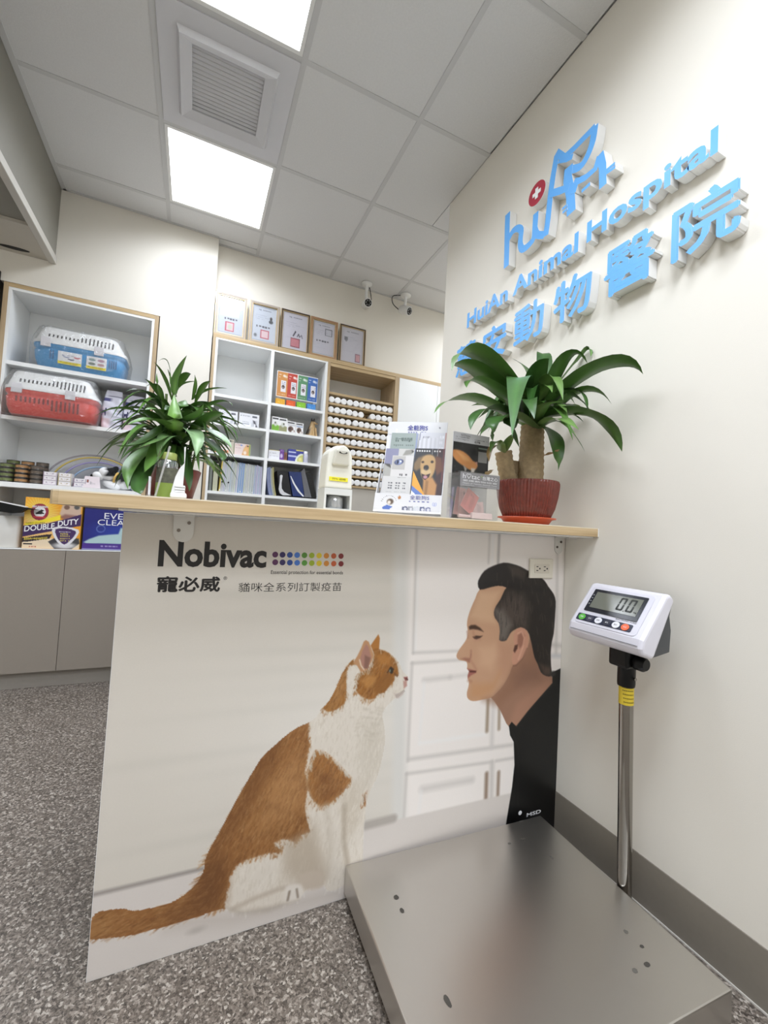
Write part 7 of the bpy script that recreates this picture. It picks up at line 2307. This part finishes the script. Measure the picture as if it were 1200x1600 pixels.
# fourth shelf, left: row of patient files
z = SH_[3] + 0.0006
FC = [((214, 190, 96), 'yellow'), ((206, 208, 208), 'pale grey'), ((192, 200, 196), 'grey-green'), ((188, 200, 206), 'blue-grey'), ((200, 206, 190), 'sage'), ((196, 196, 210), 'lilac-grey'), ((140, 172, 214), 'sky blue'), ((150, 180, 214), 'light blue'), ((196, 206, 182), 'pale green'), ((206, 208, 200), 'off-white'), ((190, 200, 196), 'grey-green'), ((182, 192, 214), 'powder blue'), ((184, 180, 208), 'lavender')]
fx0, fx1 = px_x(343, 740), 0.4505
n = 21
wf = (fx1 - fx0) / n
seq = [0, 1, 5, 2, 1, 3, 2, 4, 5, 7, 6, 6, 4, 1, 9, 2, 10, 11, 12, 11, 12]
rf = random.Random(9)
for k in range(n):
    cl, nm = FC[seq[k]]
    h = 0.232 - 0.0008 * k + rf.uniform(-0.004, 0.004)
    a = fx0 + k * wf
    t = thing('patient_file', '%s file folder, %s from the left in the file row' % (nm, NTH[k]), 'folder', (a + wf / 2, YS + 0.1, z), group='files standing on the fourth shelf')
    lean = 0.010 * (1 - k / n)
    m = MB()
    m.quadbox((a + 0.0008, YS - 0.005 + rf.uniform(0, 0.01), z), (a + wf * 0.62, YS - 0.005, z), (a + wf * 0.62 + lean, YS - 0.005, z + h), (a + lean + 0.0008, YS - 0.005, z + h), (0, 0.2, 0))
    m.build('cover', mat('file_%s' % nm, cl, 0.5, noise=(40, 0.06)), t)
    m = MB()
    m.quadbox((a + wf * 0.64, YS - 0.001, z), (a + wf * 0.96, YS - 0.001, z), (a + wf * 0.96 + lean, YS - 0.001, z + h - 0.006), (a + wf * 0.64 + lean, YS - 0.001, z + h - 0.006), (0, 0.19, 0))
    m.build('pages', mat('file_pages_dim', (214, 216, 220), 0.6, noise=(200, 0.08)), t)
    if k in (0, 3, 10, 14, 16):
        MB().lathe([(0.005, 0.0), (0.004, -0.003)], (a + wf * 0.5, YS - 0.0062, z + 0.010), 12, ax='Y').build('snap', M_WHITEP, t)
    if k in (1, 4):
        MB().lathe([(0.006, 0.0), (0.005, -0.0015)], (a + wf * 0.5, YS - 0.0062, z + 0.07), 12, ax='Y').build('finger_hole', M_BLACK, t)
# loose dark binders and papers left of the files
for k, (a, b_, h, cl, nm) in enumerate(((321, 326, 0.20, (150, 150, 146), 'grey paper wad at the far left of the file row'), (327, 332, 0.215, (120, 124, 116), 'dull green binder at the far left of the file row'), (333, 341, 0.20, (186, 186, 160), 'beige folder leaning just left of the yellow file'))):
    xa, xb = max(px_x(a, 745), RX0 + 0.038), px_x(b_, 745)
    t = thing('binder', nm, 'binder', ((xa + xb) / 2, YS + 0.1, z), group='binders left of the files')
    MB().box(xa, xb - 0.002, YS, YS + 0.2, z, z + h).build('spine', mat('binder_%d' % k, cl, 0.5, noise=(90, 0.15)), t, bevel=0.002)
    MB().box(xa + 0.002, xb - 0.004, YS + 0.003, YS + 0.198, z + h + 0.0002, z + h + 0.002).build('pages', M_PAPER, t)
# fourth shelf, right: curved folders, magazines
x0 = 0.4835
for k, (cl, nm) in enumerate((((160, 172, 212), 'blue'), ((176, 184, 216), 'pale blue'), ((150, 164, 206), 'slate blue'), ((200, 206, 200), 'grey-green'), ((206, 204, 168), 'pale yellow'), ((196, 188, 120), 'mustard'))):
    a = x0 + 0.009 * k
    t = thing('sagging_folder', '%s sagging folder, %s from the divider in the right bay' % (nm, NTH[k]), 'folder', (a, YS + 0.08, z), group='sagging folders right of the divider')
    m = MB()
    pr = []
    for s in np.linspace(0, 1, 11):
        pr.append((a + 0.001 + 0.030 * (1 - s) ** 2.2, z + 0.004 + (0.205 + 0.004 * (k % 3)) * s))
    ring = pr + [(q[0] + 0.0055, q[1]) for q in reversed(pr)]
    m.prism(ring, lambda a_, b__, d: (a_, d, b__), YS - 0.004, YS + 0.17)
    m.v = [(v[0], v[1], max(v[2], z)) for v in m.v]
    m.build('cover', mat('sag_%d' % k, cl, 0.5, noise=(40, 0.05)), t, clean=True)
    MB().box(a + 0.012 + 0.006 * k * 0.3, a + 0.016 + 0.006 * k * 0.3, YS + 0.16, YS + 0.17, z + 0.02, z + 0.12).build('index_tab', M_PAPER, t)


def slab_book(name, label, cat, q, dep, m, extra=None):
    t = thing(name, label, cat, ((q[0][0] + q[1][0]) / 2, YS + dep / 2, z), group='documents at the right of the fourth shelf')
    mb = MB()
    mb.prism(q, lambda a, b__, d: (a, d, b__), YS + 0.002, YS + dep)
    mb.build('cover', m, t, clean=True)
    if extra:
        mb = MB()
        mb.prism(extra, lambda a, b__, d: (a, d, b__), YS - 0.0005, YS + 0.0015)
        mb.build('cover_edge', M_WINK, t, clean=True)
    return t


def q4(a, b_, c_, d_):
    return [(lambda v: (v.x, max(v.z, z)))(P(*p, Y=YS)) for p in (a, b_, c_, d_)]


def cz(p):
    return (410 + p[0] * 110 / 1200, 700 + p[1] * 110 / 1200)


slab_book('magazine_file', 'glossy black document holder in the right bay', 'document holder', q4(cz((290, 800)), cz((500, 815)), cz((430, 385)), cz((250, 385))), 0.16, mat('black_file', (24, 24, 30), 0.3, noise=(30, 0.2)))
cur = [cz(p) for p in ((300, 470), (320, 455), (345, 470), (325, 600), (330, 690), (370, 750), (450, 790), (490, 808), (350, 806), (300, 770), (278, 705), (295, 600))]
t = thing('bent_paper', 'white bent paper sheet curling in front of the black document holder', 'paper', (P(*cur[0], Y=YS).x, YS - 0.01, z))
mb = MB()
mb.prism([(lambda v: (v.x, max(v.z, z)))(P(*p, Y=YS - 0.012)) for p in cur], lambda a, b__, d: (a, d, b__), YS - 0.014, YS - 0.003)
mb.build('sheet', M_PAPER, t, clean=True)
slab_book('magazine_file', 'navy blue document folder in the right bay', 'document holder', q4(cz((520, 815)), cz((715, 830)), cz((660, 410)), cz((450, 400))), 0.16, mat('navy_file', (38, 56, 112), 0.35, noise=(30, 0.2)), [(lambda v: (v.x, max(v.z, z)))(P(*cz(p), Y=YS)) for p in ((475, 475), (490, 480), (560, 620), (640, 740), (715, 828), (690, 830), (600, 740), (520, 600))])
slab_book('catalogue', 'grey catalogue leaning beside the navy folder', 'catalogue', q4(cz((725, 835)), cz((840, 845)), cz((715, 345)), cz((660, 400))), 0.15, mat('grey_catalogue', (112, 112, 116), 0.45, noise=(40, 0.1)))
slab_book('magazine_file', 'black ribbed document stack at the right end of the shelf', 'document holder', q4(cz((848, 848)), cz((925, 855)), cz((850, 430)), cz((740, 425))), 0.14, mat('black_ribbed', (26, 26, 26), 0.3, noise=(70, 0.6), bump=(60, 1.0)))

# ---- framed certificates standing on the wall unit
CF = [(M_TAUPE, M_GOLD, 0.014), (M_TAUPE, M_GOLD, 0.014), (M_BROWN, M_GOLD, 0.008), (M_TAN, M_GOLD, 0.016), (M_BROWN, M_GOLD, 0.008)]
CX = [(0.046, 0.258), (0.284, 0.498), (0.516, 0.735), (0.747, 0.968), (0.993, 1.214)]
CL = ['taupe-framed certificate at the left end of the row', 'taupe-framed certificate with a small portrait photo', 'dark-framed certificate with a red seal and signature', 'tan-framed certificate with a grey square stamp', 'dark-framed certificate at the right end of the row']
ZC0, HC = 2.4432, 0.318
for k in range(5):
    xa, xb = CX[k]
    c = unit(54, 76, (212, 218, 228) if k in (0, 1) else (214, 212, 222))
    if k in (0, 1, 3):
        for r in ((0.04, 0.03, 0.96, 0.045), (0.04, 0.955, 0.96, 0.97), (0.04, 0.03, 0.055, 0.97), (0.945, 0.03, 0.96, 0.97)):
            c.rect(*r, (170, 180, 196))
    if k == 0:
        c.rect(0.06, 0.05, 0.84, 0.52, (226, 228, 234))
        c.rect(0.30, 0.66, 0.66, 0.92, (206, 96, 112))
        c.rect(0.345, 0.69, 0.615, 0.89, (236, 206, 212))
        c.ell(0.48, 0.79, 0.09, 0.07, (206, 214, 196), 0.4)
    if k == 1:
        c.ell(0.78, 0.31, 0.05, 0.05, (70, 64, 64), 0.2)
        c.ell(0.78, 0.40, 0.09, 0.05, (90, 94, 100), 0.2)
        c.rect(0.36, 0.66, 0.72, 0.90, (200, 84, 104))
        c.rect(0.40, 0.69, 0.68, 0.87, (238, 212, 216))
        c.ell(0.16, 0.84, 0.06, 0.045, (120, 124, 132), 0.4)
    if k == 2:
        c.rect(0.34, 0.68, 0.72, 0.93, (160, 80, 96))
        c.rect(0.375, 0.705, 0.685, 0.905, (214, 140, 150))
        c.poly([(0.42, 0.62), (0.52, 0.46), (0.56, 0.50), (0.46, 0.64)], (70, 66, 86))
        c.line([(0.6, 0.62), (0.66, 0.54), (0.7, 0.62), (0.78, 0.56), (0.82, 0.64)], 0.03, (80, 76, 96))
    if k == 3:
        c.rect(0.56, 0.18, 0.90, 0.40, (110, 112, 122))
        c.rect(0.60, 0.205, 0.86, 0.375, (206, 206, 216))
    if k == 4:
        c.poly([(0.14, 0.27), (0.30, 0.27), (0.30, 0.36), (0.22, 0.42), (0.14, 0.36)], (130, 132, 140))
        c.rect(0.66, 0.72, 0.88, 0.95, (150, 110, 130))
        c.rect(0.685, 0.74, 0.855, 0.93, (214, 164, 172))
    c.script(0.24, 0.78, 0.12, 0.03, (110, 114, 128), 9)
    for j in range(5):
        c.script(0.14, 0.5 + 0.3 * ((j * 7) % 3) / 3, 0.22 + j * 0.05, 0.012, (168, 172, 186), 12, 0.6)
    if k in (0, 1, 3):
        c.script(0.24 if k == 0 else 0.16, 0.78, 0.585, 0.05, (74, 76, 88), 5)
    for j in range(3):
        if k in (2, 3, 4):
            c.script(0.12, 0.6, 0.62 + j * 0.06 + (0.05 if k == 3 else 0), 0.010, (176, 178, 192), 14, 0.5)
    tilt = math.radians(2)
    t = thing('framed_certificate', CL[k] + ' above the shelves', 'certificate', ((xa + xb) / 2, YB + 0.012, ZC0), 0, 'framed certificates on the wall unit', rot=Matrix.Rotation(-tilt, 4, 'X'))
    fr = WM[t]
    w2 = (xb - xa) / 2
    fm_, inn_, fw = CF[k]
    m = MB()
    for bx in ((-w2, w2, 0, fw), (-w2, w2, HC - fw, HC), (-w2, -w2 + fw, fw, HC - fw), (w2 - fw, w2, fw, HC - fw)):
        m.box(bx[0], bx[1], 0.0, 0.018, bx[2], bx[3])
    m.build('frame', fm_, t, fr)
    m = MB()
    g = 0.005
    for bx in ((-w2 + fw, w2 - fw, fw, fw + g), (-w2 + fw, w2 - fw, HC - fw - g, HC - fw), (-w2 + fw, -w2 + fw + g, fw + g, HC - fw - g), (w2 - fw - g, w2 - fw, fw + g, HC - fw - g)):
        m.box(bx[0], bx[1], 0.003, 0.016, bx[2], bx[3])
    m.build('inner_moulding', inn_, t, fr)
    for s in (-1, 1):
        MB().box(min(s * w2, s * (w2 + 0.004)), max(s * w2, s * (w2 + 0.004)), 0.001, 0.017, 0, HC).build('outer_edge', M_GOLD, t, fr)
    MB().box(-w2 + fw, w2 - fw, 0.0125, 0.0165, fw + g, HC - fw - g).build('backing', M_PAPER, t, fr)
    sheet('document', t, c, (-w2 + fw + g, 0.0125, HC - fw - g), (2 * (w2 - fw - g), 0, 0), (0, 0, -(HC - 2 * fw - 2 * g)), lift=0.0008, fr=fr)
    MB().box(-w2 + fw + g, w2 - fw - g, 0.0085, 0.0095, fw + g, HC - fw - g).build('glass', M_ACRYL, t, fr)

# ---- ceiling cameras
for k, (bx, by, lb, tgt, cpx) in enumerate(((1.185, 3.235, 'white security camera nearer the certificates', (-0.12, -1, -0.28), (573, 475)), (1.545, 3.225, 'white security camera nearer the wall corner', (0.42, -0.8, -0.40), (633, 485)))):
    t = thing('security_camera', lb, 'security camera', (bx, by, ZC - 0.003), group='ceiling security cameras')
    MB().lathe([(0.045, -0.001), (0.045, -0.008), (0.032, -0.016), (0.014, -0.02)], (bx, by, ZC - 0.003), 28).build('mount', M_WHITEP, t)
    c0_ = P(*cpx, Y=by - 0.02)
    MB().tube([(bx, by, ZC - 0.018), (bx, by, ZC - 0.06), (c0_.x * 0.2 + bx * 0.8, by, ZC - 0.10), (c0_.x, by - 0.015, c0_.z + 0.02)], 0.0125, 14).build('arm', M_WHITEP, t)
    d = Vector(tgt).normalized()
    a = Vector(c0_) - d * 0.055
    b__ = Vector(c0_) + d * 0.05
    MB().tube([a, a + d * 0.006, b__ - d * 0.004, b__], [0.026, 0.033, 0.035, 0.034], 28).build('housing', M_WHITEP, t)
    MB().tube([b__ + d * 0.0002, b__ + d * 0.003], [0.029, 0.028], 28).build('lens_plate', M_BLACK, t)
    up = Vector((0, 0, 1))
    s1 = d.cross(up).normalized()
    s2 = s1.cross(d)
    for j in range(6):
        q = b__ + d * 0.0031 + (s1 * math.cos(j * math.pi / 3) + s2 * math.sin(j * math.pi / 3)) * 0.018
        MB().tube([q, q + d * 0.001], 0.0055, 12).build('led', mat('led_grey', (150, 150, 150), 0.2, noise=(20, 0.05)), t)
    MB().tube([b__ + d * 0.0031, b__ + d * 0.006], [0.009, 0.008], 16).build('lens', mat('lens_dark', (12, 12, 16), 0.08, noise=(20, 0.05)), t)
    sgn_ = 1 if k == 0 else -1
    e0 = a + Vector((0.012 * sgn_, 0.01, 0))
    MB().tube(smooth_pts([tuple(e0), tuple(e0 + Vector((0.05 * sgn_, 0.02, 0.05))), tuple(e0 + Vector((0.05 * sgn_, 0.03, 0.12))), (bx + 0.03 * sgn_, by + 0.02, ZC - 0.004)], 5, closed=False), 0.0035, 8).build('cable', M_BLACK, t)
    MB().tube([Vector(c0_) + s2 * 0.036 - d * 0.05, Vector(c0_) + s2 * 0.037 + d * 0.055], 0.004, 8).build('sun_shield', M_WHITEP, t)
